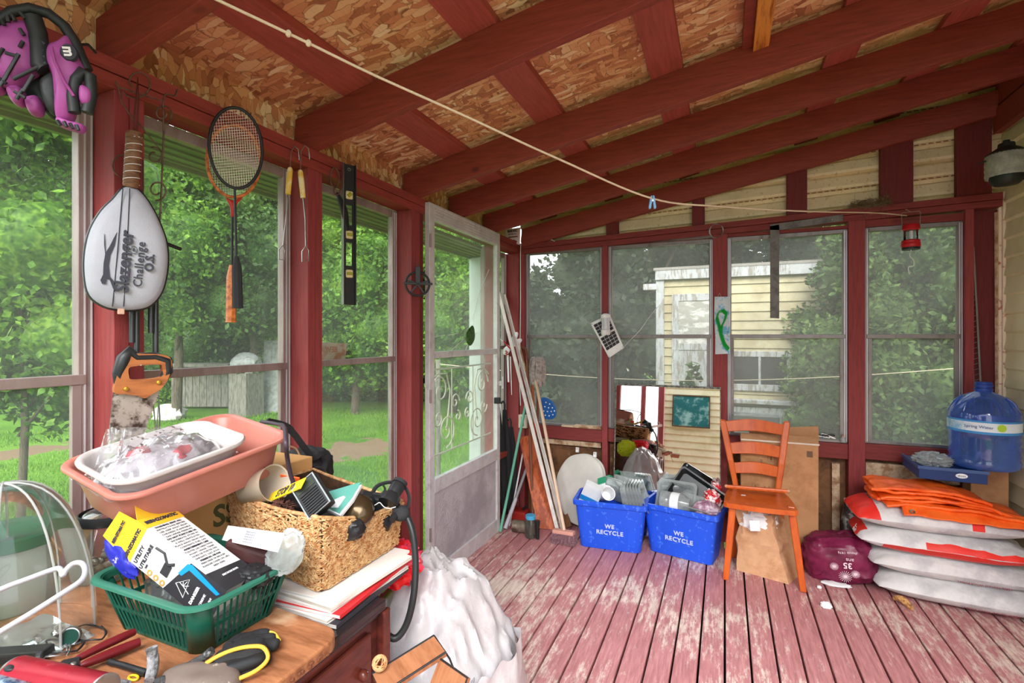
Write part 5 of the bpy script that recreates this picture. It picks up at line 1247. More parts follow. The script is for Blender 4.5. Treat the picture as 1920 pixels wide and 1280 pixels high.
# ================================================================== CARDBOARD BOX behind the chair
T = thing('cardboard_box', 'large brown cardboard box standing behind the orange chair with its flaps raised', 'box', (.30, 3.43, 0))
def pw(u, v, y): p = at(u, v, Y=y); return p.x - .30, p.z
xl = pw(1389, 900, 3.35)[0]; xr, zt = pw(1535, 834, 3.35)
obj('carton_body', MB().box((xl, -.08, .002), (xr, .065, zt)), M_card, T, bevel=.003)
fl = MB(); xb0, zb0 = pw(1405, 808, 3.47); xb1, zb1 = pw(1533, 806, 3.47)
fl.add([(xb0, .05, zt), (xb1 + .01, .05, zt), (xb1 + .005, .058, zb1 + .02), (xb0, .058, zb0 + .015)], [(0, 1, 2, 3)])
obj('back_flap', fl, M_card, T, solid=.004)
obj('front_flap', MB().add([(xl, -.08, zt), (xr, -.08, zt), (xr + .005, -.03, zt + .035), (xl, -.03, zt + .03)], [(0, 1, 2, 3)]), M_card, T, solid=.004)
obj('flap_edge', MB().box((xl, -.083, zt - .004), (xr + .004, -.02, zt + .004)), mat('torn_card_edge', (216, 206, 192), .7), T)
M_cprint = mat('brown_print', (110, 84, 66), .8)
lettering('200', .045, M_cprint, T, rotm(90, 90, 0, (-.07, -.0815, .40)))
lettering('FRAGILE', .022, M_cprint, T, rotm(90, 90, 0, (-.10, -.0815, .55)))
mb = MB()
for dx, dz in ((-.045, .60), (-.045, .52), (-.13, .42)):
    mb.box((dx - .018, -.0815, dz - .018), (dx + .018, -.0808, dz - .0165)).box((dx - .018, -.0815, dz + .0165), (dx + .018, -.0808, dz + .018)).box((dx - .018, -.0815, dz - .018), (dx - .0165, -.0808, dz + .018)).box((dx + .0165, -.0815, dz - .018), (dx + .018, -.0808, dz + .018)).cyl((dx, -.0812, dz - .01), (dx, -.0812, dz + .01), .004, n=6)
mb.box((xr - .06, -.0815, zt - .075), (xr - .03, -.0808, zt - .04))
obj('handling_marks', mb, M_cprint, T)
T = thing('clear_box_lid', 'clear plastic box lid standing on the window sill behind the chair', 'lid', at(1418, 800, Y=3.52))
obj('lid', MB().tube([tuple(Vector(at(u, v, Y=3.515)) - Vector(at(1418, 800, Y=3.52))) for u, v in ((1370, 800), (1371, 776), (1378, 773), (1458, 777), (1464, 783), (1462, 806))], .006, 8), M_clearh, T, smooth=50)
obj('lid_sheet', MB().add([tuple(Vector(at(u, v, Y=3.515)) - Vector(at(1418, 800, Y=3.52))) for u, v in ((1371, 815), (1371, 776), (1460, 779), (1461, 815))], [(0, 1, 2, 3)]), M_clear, T, solid=.002)
T = thing('wire_bundle', 'small tangle of black and white wire on the sill right of the cardboard box', 'wire', at(1548, 822, Y=3.50))
for i, m in enumerate((M_blk, M_whiteish)):
    rn = random.Random(30 + i); obj('wire', MB().tube(curve([(rn.uniform(-.045, .045), rn.uniform(-.02, .01), .006 + rn.uniform(0, .025)) for k in range(9)], 6), .0028, 6), m, T, smooth=60)
T = thing('small_bottle', 'tiny clear bottle with a cork on the sill beside the third gable post', 'bottle', at(1581, 829, Y=3.50))
obj('glass', MB().lathe([(0, 0), (.012, 0), (.014, .006), (.013, .022), (.007, .03), (.007, .036)], 18), M_clearh, T, smooth=40)
obj('cork', MB().lathe([(.006, .034), (.006, .044), (0, .044)], 12), mat('cork', (170, 120, 80), .8), T)

# ================================================================== soft bags
def crumple(rx, ry, rz, sd, amp=.22, n=64, m=40, flatb=True, sq=.75, sc_=2.2):
    mb = MB()
    def fn(p): return 1 + amp * (.6 * (rid(p, sc_, sd) - .5) + .4 * nz(p, sc_ * 2.2, sd + 3) + .35 * (rid(p, sc_ * 2.6, sd + 7) - .5))
    rs = []
    for i in range(m + 1):
        ph = -PI / 2 + PI * min(max(i / m, .01), .99); g = []
        for k in range(n):
            a = 2 * PI * k / n; cp, sp_ = math.cos(ph), math.sin(ph)
            def se(v, e): return math.copysign(abs(v) ** e, v)
            p = Vector((se(cp, sq) * se(math.cos(a), sq), se(cp, sq) * se(math.sin(a), sq), se(sp_, sq))); f = fn(p)
            q = Vector((p.x * rx * f, p.y * ry * f, p.z * rz * f))
            if flatb and q.z < -rz * .92: q.z = -rz * .92
            g.append(q)
        rs.append(g)
    return mb.rings(rs)
# paper bag under the chair
T = thing('paper_bag', 'crumpled brown paper grocery bag standing under the orange chair', 'bag', (.215, 3.17, 0))
def facet(poly0, h, taper, sd, n=9, m=10, lean=(0, 0), amp=.012):
    rs = []
    base = []
    for i in range(4):
        a = Vector((*poly0[i], 0)); b = Vector((*poly0[(i + 1) % 4], 0))
        for k in range(n): base.append(a.lerp(b, k / n))
    for j in range(m + 1):
        t = j / m; g = []
        for p in base:
            q = p * (1 - taper * t) + Vector((lean[0] * t, lean[1] * t, h * t)); d = Vector((p.x, p.y, 0)).normalized()
            q += d * (amp * (rid(q, 11, sd) + nz(q, 19, sd + 2)) - amp * .6) * (0.3 + t); g.append(q)
        if j == m: g = [Vector((q.x, q.y, q.z + .03 * nz(q, 25, sd + 5))) for q in g]
        rs.append(g)
    return MB().rings(rs, caps=(True, False))
obj('bag_body', facet([(-.150, -.06), (.10, -.13), (.185, .05), (-.12, .10)], .35, .34, 3, lean=(-.055, .02), amp=.018), mat('brown_paper', (196, 152, 116), .8, c2=(176, 130, 94), sc=6), T, smooth=25, solid=.001)
obj('paper_scrap', MB().box((-.07, -.10, .29), (-.02, -.098, .35), rotm(8, -6, 5)), M_paper, T)
obj('crumpled_paper', crumple(.09, .07, .06, 5, .4, 32, 20).xf(Matrix.Translation((-.04, 0, .29))), M_paper, T, smooth=30)
# maroon bag
T = thing('maroon_bag', 'maroon insulated bag with white printed flowers lying between chair and sacks', 'bag', M=rotm(0, 0, 0, (.575, 3.235, 0)))
M_maroon = mat('maroon_film', (116, 30, 66), .38, c2=(90, 20, 50), sc=9)
mb = crumple(.165, .115, .125, 11, .14, 56, 34, True, .62, 2.0); mb.xf(Matrix.Translation((0, 0, .116)) @ rotm(0, -12, -8))
mb.v = [(x, y, max(z, .002)) for x, y, z in mb.v]
obj('bag_body', mb, M_maroon, T, smooth=40)
M_flow = mat('white_flower_print', (226, 200, 212), .5)
fb = MB()
for cx_, cz_, r in ((.01, .065, .030), (.055, .085, .02), (-.04, .11, .02)):
    for k in range(18):
        a = 2 * PI * k / 18; fb.tube([(cx_, -.131, cz_), (cx_ + math.cos(a) * r, -.1305, cz_ + math.sin(a) * r)], .0011, 4)
obj('flower_print', fb, M_flow, T)
lettering('35', .042, M_flow, T, rotm(90, 176, 0, (.02, -.131, .125)), bold=.001); lettering('ans', .028, M_flow, T, rotm(90, 176, 0, (.03, -.131, .155))); lettering('depuis 1976', .018, M_flow, T, rotm(84, 176, 0, (.02, -.128, .19)))
obj('white_liner', MB().ell((-.03, -.11, .008), (.07, .03, .010), 24, 8, fn=lambda q: 1 + .4 * nz(q, 4, 2)), M_paper, T, smooth=40)
# sacks
M_sack = mat('white_woven_sack', (204, 202, 202), .5, c2=(178, 176, 180), sc=4, bump=.7, bsc=9); M_sred = mat('sack_red', (212, 44, 34), .45); M_stxt = mat('sack_maroon_print', (140, 60, 70), .6)
def sack(L, Wd, H, sd, redfn=None):
    nu, nv = 44, 26; mb = MB(); V = []; 
    def prf(x, y):
        e = (1 - abs(x) ** 3.2) * (1 - abs(y) ** 3.0); return max(0, e) ** .62
    for top in (1, 0):
        for i in range(nu):
            for j in range(nv):
                x = -1 + 2 * i / (nu - 1); y = -1 + 2 * j / (nv - 1); h = prf(x, y)
                px = x * L / 2 * (1 - .05 * abs(y) ** 4); py = y * Wd / 2 * (1 - .06 * abs(x) ** 4)
                wv = .012 * nz((px, py, top), 7, sd) + .012 * rid((px, py, top), 13, sd) * (1 - h) + .004 * nz((px, py, top), 40, sd)
                z = H * (.42 + .58 * h) + wv * (1 if h > 0 else .2) if top else H * (.42 - .42 * h) + .3 * wv * (1 - h)
                V.append((px, py, z))
    F = []; mi = []
    for top in (1, 0):
        o = 0 if top else nu * nv
        for i in range(nu - 1):
            for j in range(nv - 1):
                a = o + i * nv + j; F.append((a, a + nv, a + nv + 1, a + 1)); x = -1 + 2 * (i + .5) / (nu - 1); y = -1 + 2 * (j + .5) / (nv - 1)
                mi.append(1 if (redfn and redfn(x, y, top)) else 0)
    ring = [i * nv for i in range(nu)] + [(nu - 1) * nv + j for j in range(1, nv)] + [i * nv + nv - 1 for i in range(nu - 2, -1, -1)] + [j for j in range(nv - 2, 0, -1)]
    o = nu * nv
    for k in range(len(ring)):
        a, b = ring[k], ring[(k + 1) % len(ring)]; F.append((a, b, b + o, a + o)); mi.append(0)
    mb.v = V; mb.f = F; mb.mi = mi; return mb
SL = ['white wood pellet sack at the bottom of the stack on the floor', 'white wood pellet sack second from the floor, with a small red corner', 'white sack with a broad red edge, third from the floor', 'white sack with red end at the top of the stack, under the orange tarp']
for i, (cx_, cy_, z, rz, fnr) in enumerate(((1.065, 3.205, .003, -4, None), (1.04, 3.22, .117, -2, None),
      (.985, 3.20, .232, -3, lambda x, y, t: (x < -.86 and y > -.7) or (not t and y < -.74 and x > -.7 and x < .9) or (t and y < -.93 and x > -.2)), (.965, 3.205, .348, 0, lambda x, y, t: (x < -.74 + .3 * max(0, y) and t) or (x > .35 and x < .48 and y < -.3 and t)))):
    T = thing('pellet_sack', SL[i], 'sack', (cx_, cy_, z), rz, 'white sacks stacked in the right back corner')
    obj('sack_body', sack(.70, .36, .138, 3.1 * i + 1, fnr), [M_sack, M_sred], T, smooth=50)
    if i < 2:
        lettering('100% Natural Wood Pellets', .016, M_stxt, T, rotm(100, 180, 0, (.1, -.163, .032)), sx=1.1)
    if i == 2: lettering('gr', .05, M_sack, T, rotm(10, -60, 0, (-.345, -.06, .085)))
    if i == 3:
        lettering('PREMIUM GRADE', .020, mat('grey_print', (120, 110, 116), .6), T, rotm(14, -6, 0, (-.17, -.10, .127)))
        pr = MB()
        for k in range(3):
            for m_ in range(5): pr.box((-.26 + m_ * .03, -.02 + k * .035, .1258), (-.24 + m_ * .03, k * .035, .1266))
        obj('printed_boxes', pr, bpy.data.materials['grey_print'], T)
T = thing('soil_bag', 'dark printed clear bag squeezed behind the left end of the white sacks', 'bag', (.70, 3.40, 0))
obj('bag', crumple(.075, .07, .21, 21, .16, 40, 30, True, .7).xf(Matrix.Translation((0, 0, .195))), mat('dark_printed_film', (64, 60, 58), .3, c2=(170, 172, 170), sc=9, lo=.5, hi=.56), T, smooth=40)
# tarp
T = thing('orange_tarp', 'bright orange tarp folded in layers on top of the white sacks', 'tarp', (.98, 3.20, .482))
M_tarp = mat('orange_tarp', (238, 104, 36), .38, c2=(222, 78, 18), sc=6, bump=.15, bsc=40)
for i, (x0, x1, y0, y1, z) in enumerate(((-.24, .34, -.15, .12, .012), (-.27, .27, -.13, .12, .030), (-.25, .22, -.14, .11, .048), (-.28, .20, -.12, .10, .066), (-.27, .19, -.125, .09, .084))):
    def fn(a, b, i=i, x0=x0, x1=x1, y0=y0, y1=y1, z=z):
        x = x0 + (x1 - x0) * a; y = y0 + (y1 - y0) * b
        w_ = .014 * nz((x, y, i), 8, i * 2.3) + .006 * nz((x, y, i), 22, i)
        edge = (2 * a - 1) ** 6 * .012
        return (x + .02 * nz((b, i, 0), 3, 5), y + .016 * nz((a * 3, i, 0), 1.3, 2), z + w_ - edge - max(0, a - .6) * .06)
    o_ = MB().grid(fn, 46, 20); obj('tarp_fold', o_, M_tarp, T, smooth=60, solid=.011)
    ro = MB().tube([Vector(fn(k / 30, 0)) + Vector((0, 0, .0)) for k in range(31)], .0085, 8); obj('fold_edge', ro, M_tarp, T, smooth=60)
def fd(a, b):   # hanging corner flap
    x = -.17 + .66 * a; y = -.13 - .065 * b + .02 * a; return (x, y, .030 - .05 * b * (1.2 - .4 * a) - .03 * a + .008 * nz((x, y, 1), 14, 3))
obj('tarp_flap', MB().grid(fd, 40, 12), M_tarp, T, smooth=60, solid=.003)
obj('grommet', MB().lathe([(.005, 0), (.011, .001), (.012, -.001)], 18, rotm(45, 0, 0, (-.135, -.188, -.008))), M_steel, T)
# shoe box and jug in the corner
T = thing('brown_carton', 'plain brown carton standing in the corner behind the sacks', 'carton', (1.275, 3.435, 0)); obj('carton_body', MB().box((-.075, -.05, .002), (.08, .05, .667)), M_card, T, bevel=.003)
zb = .604
T = thing('shoe_box', 'dark blue shoe box with clear wrappers on top, under the blue water jug', 'box', M=rotm(0, 0, -2, (1.09, 3.30, zb)))
M_navy = mat('navy_card', (26, 52, 104), .5)
obj('box_body', MB().box((-.17, -.14, 0), (.10, .15, .058)), M_navy, T, bevel=.003)
obj('box_rim', MB().box((-.175, -.145, .050), (.105, -.139, .066)).box((-.175, -.139, .050), (-.169, .155, .066)), mat('navy_edge', (60, 84, 130), .5), T, bevel=.001)
lg = obj('oval_logo', MB().lathe([(0, .001), (.022, .001), (.024, 0)], 24, rotm(90, 0, 0, (.0, -.141, .032)) @ Matrix.Diagonal((1, .5, 1, 1))), M_paper, T); lettering('shoes', .014, M_navy, lg, rotm(90, 0, 0, (0, -.1425, .032)))
obj('clear_wrapper', MB().ell((-.09, -.05, .085), (.075, .07, .034), 40, 20, fn=lambda q: 1 + .4 * (rid(q, 3, 2) - .4)), M_clearh, T, smooth=30)
T = thing('water_jug', 'large translucent blue water jug standing in the right back corner', 'jug', (1.212, 3.275, zb + .068))
M_jug = clearmat('blue_jug_plastic', (150, 182, 242), 1.9, .06, (110, 160, 235), .5, 6, .75, .25)
pj = [(0, .004), (.10, .004), (.125, 0), (.137, .012), (.140, .035), (.133, .05), (.140, .066), (.133, .085), (.140, .10), (.132, .118), (.140, .136), (.133, .152), (.140, .168), (.140, .255), (.138, .275), (.128, .30), (.105, .335), (.075, .36), (.036, .378), (.030, .385), (.030, .42)]
obj('jug_body', MB().lathe(pj, 48), M_jug, T, smooth=50)
obj('jug_neck', MB().lathe([(.030, .383), (.037, .385), (.037, .395), (.031, .397), (.031, .402), (.037, .404), (.037, .414), (.032, .416), (.033, .428), (0, .428)], 28), mat('blue_cap', (30, 60, 140), .4), T, smooth=35)
obj('jug_label', MB().lathe([(.1412, .185), (.1412, .242)], 48), mat('jug_label', (214, 226, 232), .5, c2=(130, 186, 216), sc=5, lo=.5, hi=.6), T, smooth=60)
obj('label_band', MB().lathe([(.1416, .180), (.1416, .192)], 48).lathe([(.1416, .236), (.1416, .245)], 48), mat('label_band', (60, 140, 200), .5), T, smooth=60)
ax = -2.05; C_ = rotm(90, 0, math.degrees(ax) + 90, (.1425 * math.cos(ax), .1425 * math.sin(ax), .215))
lettering('Spring Water', .020, mat('label_blue', (40, 90, 150), .5), T, C_); ax = -1.45
obj('green_seal', MB().lathe([(0, 0), (.018, 0)], 20, rotm(90, 0, math.degrees(ax) + 90, (.1428 * math.cos(ax), .1428 * math.sin(ax), .215))), mat('seal_green', (170, 206, 60), .5), T)
rb = MB()
for k in range(8):
    a = 2 * PI * k / 8; rb.tube([(math.cos(a + d_) * r, math.sin(a + d_) * r, z) for d_, r, z in ((-.16, .139, .275), (-.13, .115, .327), (0, .088, .353), (.13, .115, .327), (.16, .139, .275))], .0035, 6)
obj('shoulder_ribs', rb, M_jug, T, smooth=60)

# ================================================================== LEFT BACK CORNER
def lean(name, label, cat, u0, v0, y0, u1, v1, y1, wd, th, m, part='shaft', zb=None, rnd=False, M2=None, up=(0, 0, 1)):
    a = at(u0, v0, Y=y0); b = at(u1, v1, Y=y1)
    if zb is not None: b.z = zb
    T = thing(name, label, cat, (b.x, b.y, 0)); A_ = a - Vector((b.x, b.y, 0)); B_ = b - Vector((b.x, b.y, 0))
    obj(part, MB().cyl(A_, B_, wd, n=12) if rnd else MB().beam(A_, B_, wd, th, up=up), m, T, bevel=0 if rnd else .002, smooth=50 if rnd else None); return T, A_, B_
M_trimw = mat('white_trim_strip', (222, 214, 208), .5, c2=(208, 200, 194), sc=10)
for i, (u0, v0, u1, v1, lb, yy) in enumerate(((935, 548, 1047, 985, 'long white trim strip with the highest top leaning in the far left corner', 3.34), (945, 552, 1058, 988, 'long white grooved trim strip leaning beside the highest one in the far left corner', 3.36), (972, 640, 1052, 962, 'shorter pale strip leaning behind the white trim strips', 3.42))):
    T, A_, B_ = lean('trim_strip', lb, 'trim strip', u0, v0, yy + .08, u1, v1, yy - .14, .026 if i < 2 else .02, .010, M_trimw if i < 2 else M_paleboard, 'strip', .004, up=(0, 1, 0))
    if i == 1:
        d = (B_ - A_); sd_ = d.cross(Vector((0, 1, 0))).normalized()
        for s in (-1, 1): obj('groove', MB().beam(A_ + sd_ * .004 * s + Vector((0, -.0065, 0)), B_ + sd_ * .004 * s + Vector((0, -.0065, 0)), .002, .002, up=(0, 1, 0)), M_alub, T)
    T['group'] = 'white trim strips in the left back corner'
T, A_, B_ = lean('broom', 'push broom with pinkish bristles and long pale handle leaning in the left back corner', 'broom', 1000, 690, 3.46, 1058, 992, 3.10, .011, .01, mat('pale_handle', (216, 186, 160), .5), 'handle', .075, True)
obj('broom_head', MB().box((-.075, -.022, .05), (.075, .022, .075), rotm(0, -4, -8)), mat('pink_wood', (206, 150, 134), .6), T, bevel=.006)
rn = random.Random(8); mb = MB()
for k in range(520):
    x = rn.uniform(-.075, .075); y = rn.uniform(-.022, .022); mb.tube([(x, y, .055), (x * 1.12 + rn.gauss(0, .003), y * 1.6 - .008 + rn.gauss(0, .003), .022), (x * 1.2 + rn.gauss(0, .005), y * 2.2 - .02 + rn.gauss(0, .004), .002)], .0009, 4)
obj('bristles', mb.xf(rotm(0, -4, -8)), mat('dusty_pink_bristle', (160, 120, 126), .8, c2=(90, 60, 70), sc=90), T)
T, A_, B_ = lean('wood_plank', 'reddish brown parquet plank leaning against the wall left of the broom', 'plank', 985, 818, 3.46, 1012, 1000, 3.22, .13, .018, M_orange, 'plank', .002, up=(0, 1, .4))
bpy.data.objects.remove(T.children[0]); 
pa = [at(u, v, Y=y) for u, v, y in ((973, 820, 3.44), (1003, 816, 3.44), (1042, 996, 3.26), (1008, 1002, 3.24))]; pa[2].z = .002; pa[3].z = .002; o = Vector(T.location)
obj('plank', MB().add([p - o for p in pa] + [p - o + Vector((0, .018, .004)) for p in pa], [(0, 1, 2, 3), (7, 6, 5, 4), (0, 4, 5, 1), (1, 5, 6, 2), (2, 6, 7, 3), (3, 7, 4, 0)]), mat('red_brown_plank', (186, 92, 48), .45, c2=(150, 66, 34), sc=6, st=(3, 3, .8), lo=.48, hi=.55), T, bevel=.002)
T, A_, B_ = lean('plywood_offcut', 'dark plywood offcut leaning behind the broom handle', 'plywood', 1040, 905, 3.46, 1062, 985, 3.32, .09, .012, M_ply, 'board', .002, up=(0, 1, .3))
T, A_, B_ = lean('green_stick', 'long pale green garden stake leaning beside the storm door', 'stake', 986, 757, 3.40, 938, 996, 3.08, .010, .01, mat('pale_green_stick', (96, 166, 140), .5), 'stake', .004, True)
T, A_, B_ = lean('grey_pole', 'grey telescopic pole leaning left of the brown plank', 'pole', 990, 870, 3.42, 947, 985, 3.12, .011, .01, mat('grey_pole', (150, 150, 154), .4, .3), 'pole', .012, True)
obj('lower_sleeve', MB().cyl(A_.lerp(B_, .55), B_, .014, n=14), mat('pole_sleeve', (176, 174, 180), .5), T, smooth=50)
T, A_, B_ = lean('white_stick', 'thin white stick leaning behind the green stake', 'stick', 980, 850, 3.44, 955, 992, 3.2, .006, .01, M_whiteish, 'stick', .004, True)
T, A_, B_ = lean('orange_stick', 'thin orange handle standing among the trim strips', 'handle', 996, 680, 3.46, 1012, 800, 3.42, .009, .01, M_chair, 'handle', .004, True)
T, A_, B_ = lean('rake', 'brown rake handle with a bent top in the far left corner', 'handle', 988, 665, 3.46, 1000, 990, 3.30, .010, .01, mat('brown_handle', (126, 78, 56), .6), 'handle', .004, True)
obj('bent_grip', MB().tube(curve([tuple(A_), tuple(A_ + Vector((-.01, 0, .04))), tuple(A_ + Vector((-.04, 0, .06)))]), .010, 8), bpy.data.materials['brown_handle'], T, smooth=60)
# grey-white fluffy duster
T = thing('mop', 'dirty white mop head propped upside down behind the trim strips', 'mop', at(1008, 700, Y=3.45))
rn = random.Random(12); mb = MB()
for k in range(150):
    a = rn.uniform(0, 2 * PI); mb.tube(curve([(0, 0, .10), (.045 * math.cos(a), .02 * math.sin(a), .10 + rn.uniform(-.01, .02)), (.062 * math.cos(a), .03 * math.sin(a), rn.uniform(-.02, .05)), (.05 * math.cos(a), .03 * math.sin(a), rn.uniform(-.10, -.02))], 3), .0032, 5)
obj('mop_strands', mb, mat('dirty_cotton', (186, 176, 170), .9, c2=(140, 130, 124), sc=30), T, smooth=60)
obj('mop_pole', MB().cyl((0, .0, -.75), (0, .0, .09), .009, n=10), bpy.data.materials['brown_handle'], T, smooth=50)
# blue perforated fan
G = PL(at(1027, 765, Y=3.44), (1, 0, 0))
T = thing('blue_paddle', 'round blue perforated plastic paddle leaning on the sill behind the trim strips', 'paddle', M=G.M)
obj('paddle_disc', puff(smooth_poly(G.pts([(1013, 750), (1022, 745), (1036, 752), (1043, 766), (1042, 780), (1032, 786), (1016, 780)]), 4), .005, .8), mat('cobalt_plastic', (28, 88, 160), .4), T, smooth=50)
mb = MB(); rn = random.Random(2)
for u, v in ((1024, 754), (1031, 757), (1022, 762), (1029, 764), (1036, 764), (1020, 770), (1027, 771), (1034, 771), (1040, 770), (1023, 778), (1030, 779), (1037, 777)):
    x, y = G.pix(u, v); mb.lathe([(0, .0062), (.0045, .0062), (.005, .005)], 10, Matrix.Translation((x, y, 0)))
obj('perforations', mb, M_whiteish, T)
# toilet seat
G = PL(at(1085, 900, Y=3.40), (1, -.05, 0), (0, .22, 1))
T = thing('toilet_seat', 'old beige toilet seat with lid leaning against the plywood under the first gable window', 'toilet seat', M=G.M)
M_ts = mat('old_beige_plastic', (200, 196, 188), .35)
OUTS = smooth_poly(G.pts([(1058, 866), (1075, 853), (1100, 852), (1122, 866), (1131, 888), (1130, 925), (1118, 965), (1090, 985), (1062, 970), (1046, 930), (1044, 895)]), 5)
obj('lid', puff(OUTS, .012, .4), M_ts, T, smooth=50)
o3 = [(x + .012, y + .004) for x, y in OUTS]; cx_ = sum(p[0] for p in o3) / len(o3); cy_ = sum(p[1] for p in o3) / len(o3)
obj('seat_ring', ringpoly(o3, [(cx_ + (x - cx_) * .66, cy_ + (y - cy_) * .66) for x, y in o3], -.028, -.010), M_ts, T, bevel=.006)
for u, v in ((1082, 842), (1115, 851)):
    h = obj('hinge', MB().box((-.012, -.022, -.02), (.012, .014, .0), Matrix.Translation((*G.pix(u, v), 0))), M_whiteish, T, bevel=.004)
    obj('hinge_bolt', MB().cyl((*G.pix(u, v - 1), -.03), (*G.pix(u, v - 1), .006), .007, n=12), M_ts, h, smooth=40)
# mason jars
def jar(name, label, u, v, r, h, lid, m, rz=0):
    p = at(u, v, Z=0.003); T = thing(name, label, 'jar', p)
    obj('jar_glass', MB().lathe([(0, .002), (r * .9, 0), (r, .008), (r, h * .72), (r * .78, h * .86), (r * .76, h)], 28), m, T, smooth=45)
    if lid: obj('jar_lid', MB().lathe([(r * .84, h * .86), (r * .86, h * .9), (r * .86, h * 1.02), (r * .8, h * 1.04), (0, h * 1.04)], 28), lid, T, smooth=40)
    return T
M_jarg = clearmat('old_jar_glass', (196, 204, 200), 1.8, .08, (140, 140, 130), .45, 20, .7, .3)
jar('blue_lid_jar', 'dusty glass jar with a bright blue lid on the floor by the brown plank', 995, 1006, .040, .14, mat('blue_lid', (70, 160, 200), .4), M_jarg)
T = jar('handled_jar', 'clear glass mug jar on the floor behind the broom', 1040, 985, .034, .115, None, M_jarg)
obj('jar_handle', MB().tube(curve([(-.030, 0, .03), (-.055, 0, .04), (-.058, 0, .065), (-.032, 0, .08)]), .005, 8), M_jarg, T, smooth=60)
T = thing('tin_can', 'rusty grey tin can lying on its side beside the storm door', 'can', M=rotm(0, 90, 8, at(962, 985, Z=.045)))
obj('can_wall', MB().lathe([(0, .004), (.038, .004), (.040, 0), (.040, .03), (.039, .033), (.040, .036), (.040, .12), (.038, .12), (.037, .01)], 28), mat('rusty_tin', (128, 116, 104), .5, .4, c2=(80, 62, 50), sc=12), T, smooth=40)
T = thing('black_flashlight', 'black cylindrical flashlight standing beside the blue-lidded jar', 'flashlight', at(1008, 1010, Z=0.002))
obj('barrel', MB().lathe([(0, 0), (.011, 0), (.012, .01), (.012, .08), (.016, .1), (.016, .12), (0, .12)], 18), M_blk, T, smooth=40)
T = thing('red_can', 'flat red petrol can lying behind the tin can in the left corner', 'can', (at(973, 955, Y=3.36).x, 3.36, 0)); obj('body', MB().box((-.06, -.05, .002), (.07, .06, .07)), mat('dusty_red', (150, 36, 30), .5), T, bevel=.015, bseg=3)
obj('spout', MB().cyl((.03, 0, .07), (.06, -.01, .10), .01, n=10), M_blk, T)
# dark umbrellas / golf bag things beside the door
for i, (u0, v0, u1, v1, r, lb) in enumerate(((932, 742, 944, 960, .022, 'folded black umbrella hanging nearest the storm door edge'), (946, 768, 954, 955, .026, 'folded black umbrella next to the corner post'), (958, 800, 962, 950, .03, 'dark folded garden chair cover in the left corner'))):
    a = at(u0, v0, Y=3.28 + .05 * i); b = at(u1, v1, Y=3.24 + .05 * i); b.z = max(b.z, .03)
    T = thing('folded_umbrella' if i < 2 else 'chair_cover', lb, 'umbrella' if i < 2 else 'cover', (b.x, b.y, 0)); o = Vector((b.x, b.y, 0)); A_ = a - o; B_ = b - o
    rs = [A_.lerp(B_, t) for t in (0, .08, .3, .7, .93, 1)]
    mb = MB()
    tt = []
    for t, rr_ in ((0, .4), (.1, .6), (.35, 1), (.75, .9), (.95, .4), (1, .25)): tt.append((A_.lerp(B_, t), r * rr_))
    ringsx = []
    for p, rr_ in tt: ringsx.append([p + Vector((math.cos(2 * PI * k / 16), math.sin(2 * PI * k / 16), 0)) * rr_ * (1 + .3 * (k % 2)) for k in range(16)])
    obj('canopy', mb.rings(ringsx), M_blks, T, smooth=30)
    obj('handle', MB().tube(curve([tuple(A_), tuple(A_ + Vector((0, 0, .04))), tuple(A_ + Vector((-.012, 0, .06))), tuple(A_ + Vector((-.03, 0, .045)))]), .007, 8), M_blk, T, smooth=60)
    obj('tip', MB().cyl(B_, B_ + Vector((0, 0, -B_.z + .002)), .004, .003, 8), M_steel, T)
T = thing('outlet_box', 'ivory electrical outlet box on the corner post behind the strips', 'outlet', at(980, 790, Y=3.47)); obj('box_body', MB().box((-.035, 0, -.05), (.03, .028, .05)), mat('ivory_plastic', (206, 198, 176), .5), T, bevel=.004)
obj('socket', MB().box((-.012, -.002, .01), (.010, .0, .035)).box((-.012, -.002, -.035), (.010, .0, -.01)), M_alub, T)
T = thing('door_handle_plate', 'dark metal latch plate on the corner side of the storm door', 'latch', at(932, 748, X=-1.40)); obj('latch', MB().box((-.02, -.01, -.03), (.02, .02, .01)), M_blk, T, bevel=.003)
# white and red plastic whirligig on the corner post
G = PL(at(960, 645, Y=3.40), (1, 0, 0))
T = thing('plastic_whirligig', 'white plastic bird whirligig with red ribbon tied to the trim strips', 'whirligig', M=G.M)
obj('wing', puff(smooth_poly(G.pts([(957, 640), (962, 628), (968, 622), (972, 626), (968, 638), (975, 634), (979, 638), (972, 646), (964, 650), (957, 650)]), 3), .008, .6), M_whiteish, T, smooth=50)
obj('wing', puff(smooth_poly(G.pts([(943, 655), (952, 648), (957, 655), (952, 664), (944, 664)]), 3), .008, .6), M_whiteish, T, smooth=50)
rbn = MB()
for k in range(9): rbn.ell((*G.pix(946 + k * 1.4, 640 + k * 1.6), .012), (.006, .006, .005), 8, 6)
for k in range(5): rbn.ell((*G.pix(950 + (k % 2) * 2, 658 + k * 2), .012), (.006, .006, .005), 8, 6)
obj('red_ribbon', rbn, M_redp, T, smooth=60)
obj('tail_strips', MB().prism(G.pts([(950, 665), (954, 665), (955, 716), (952, 716)]), 0, .002).prism(G.pts([(956, 668), (958, 668), (960, 740), (959, 740)]), 0, .002), M_whiteish, T)
obj('stick', MB().tube([(*G.pix(936, 633), .01), (*G.pix(960, 652), .01)], .0015, 6), M_whiteish, T)

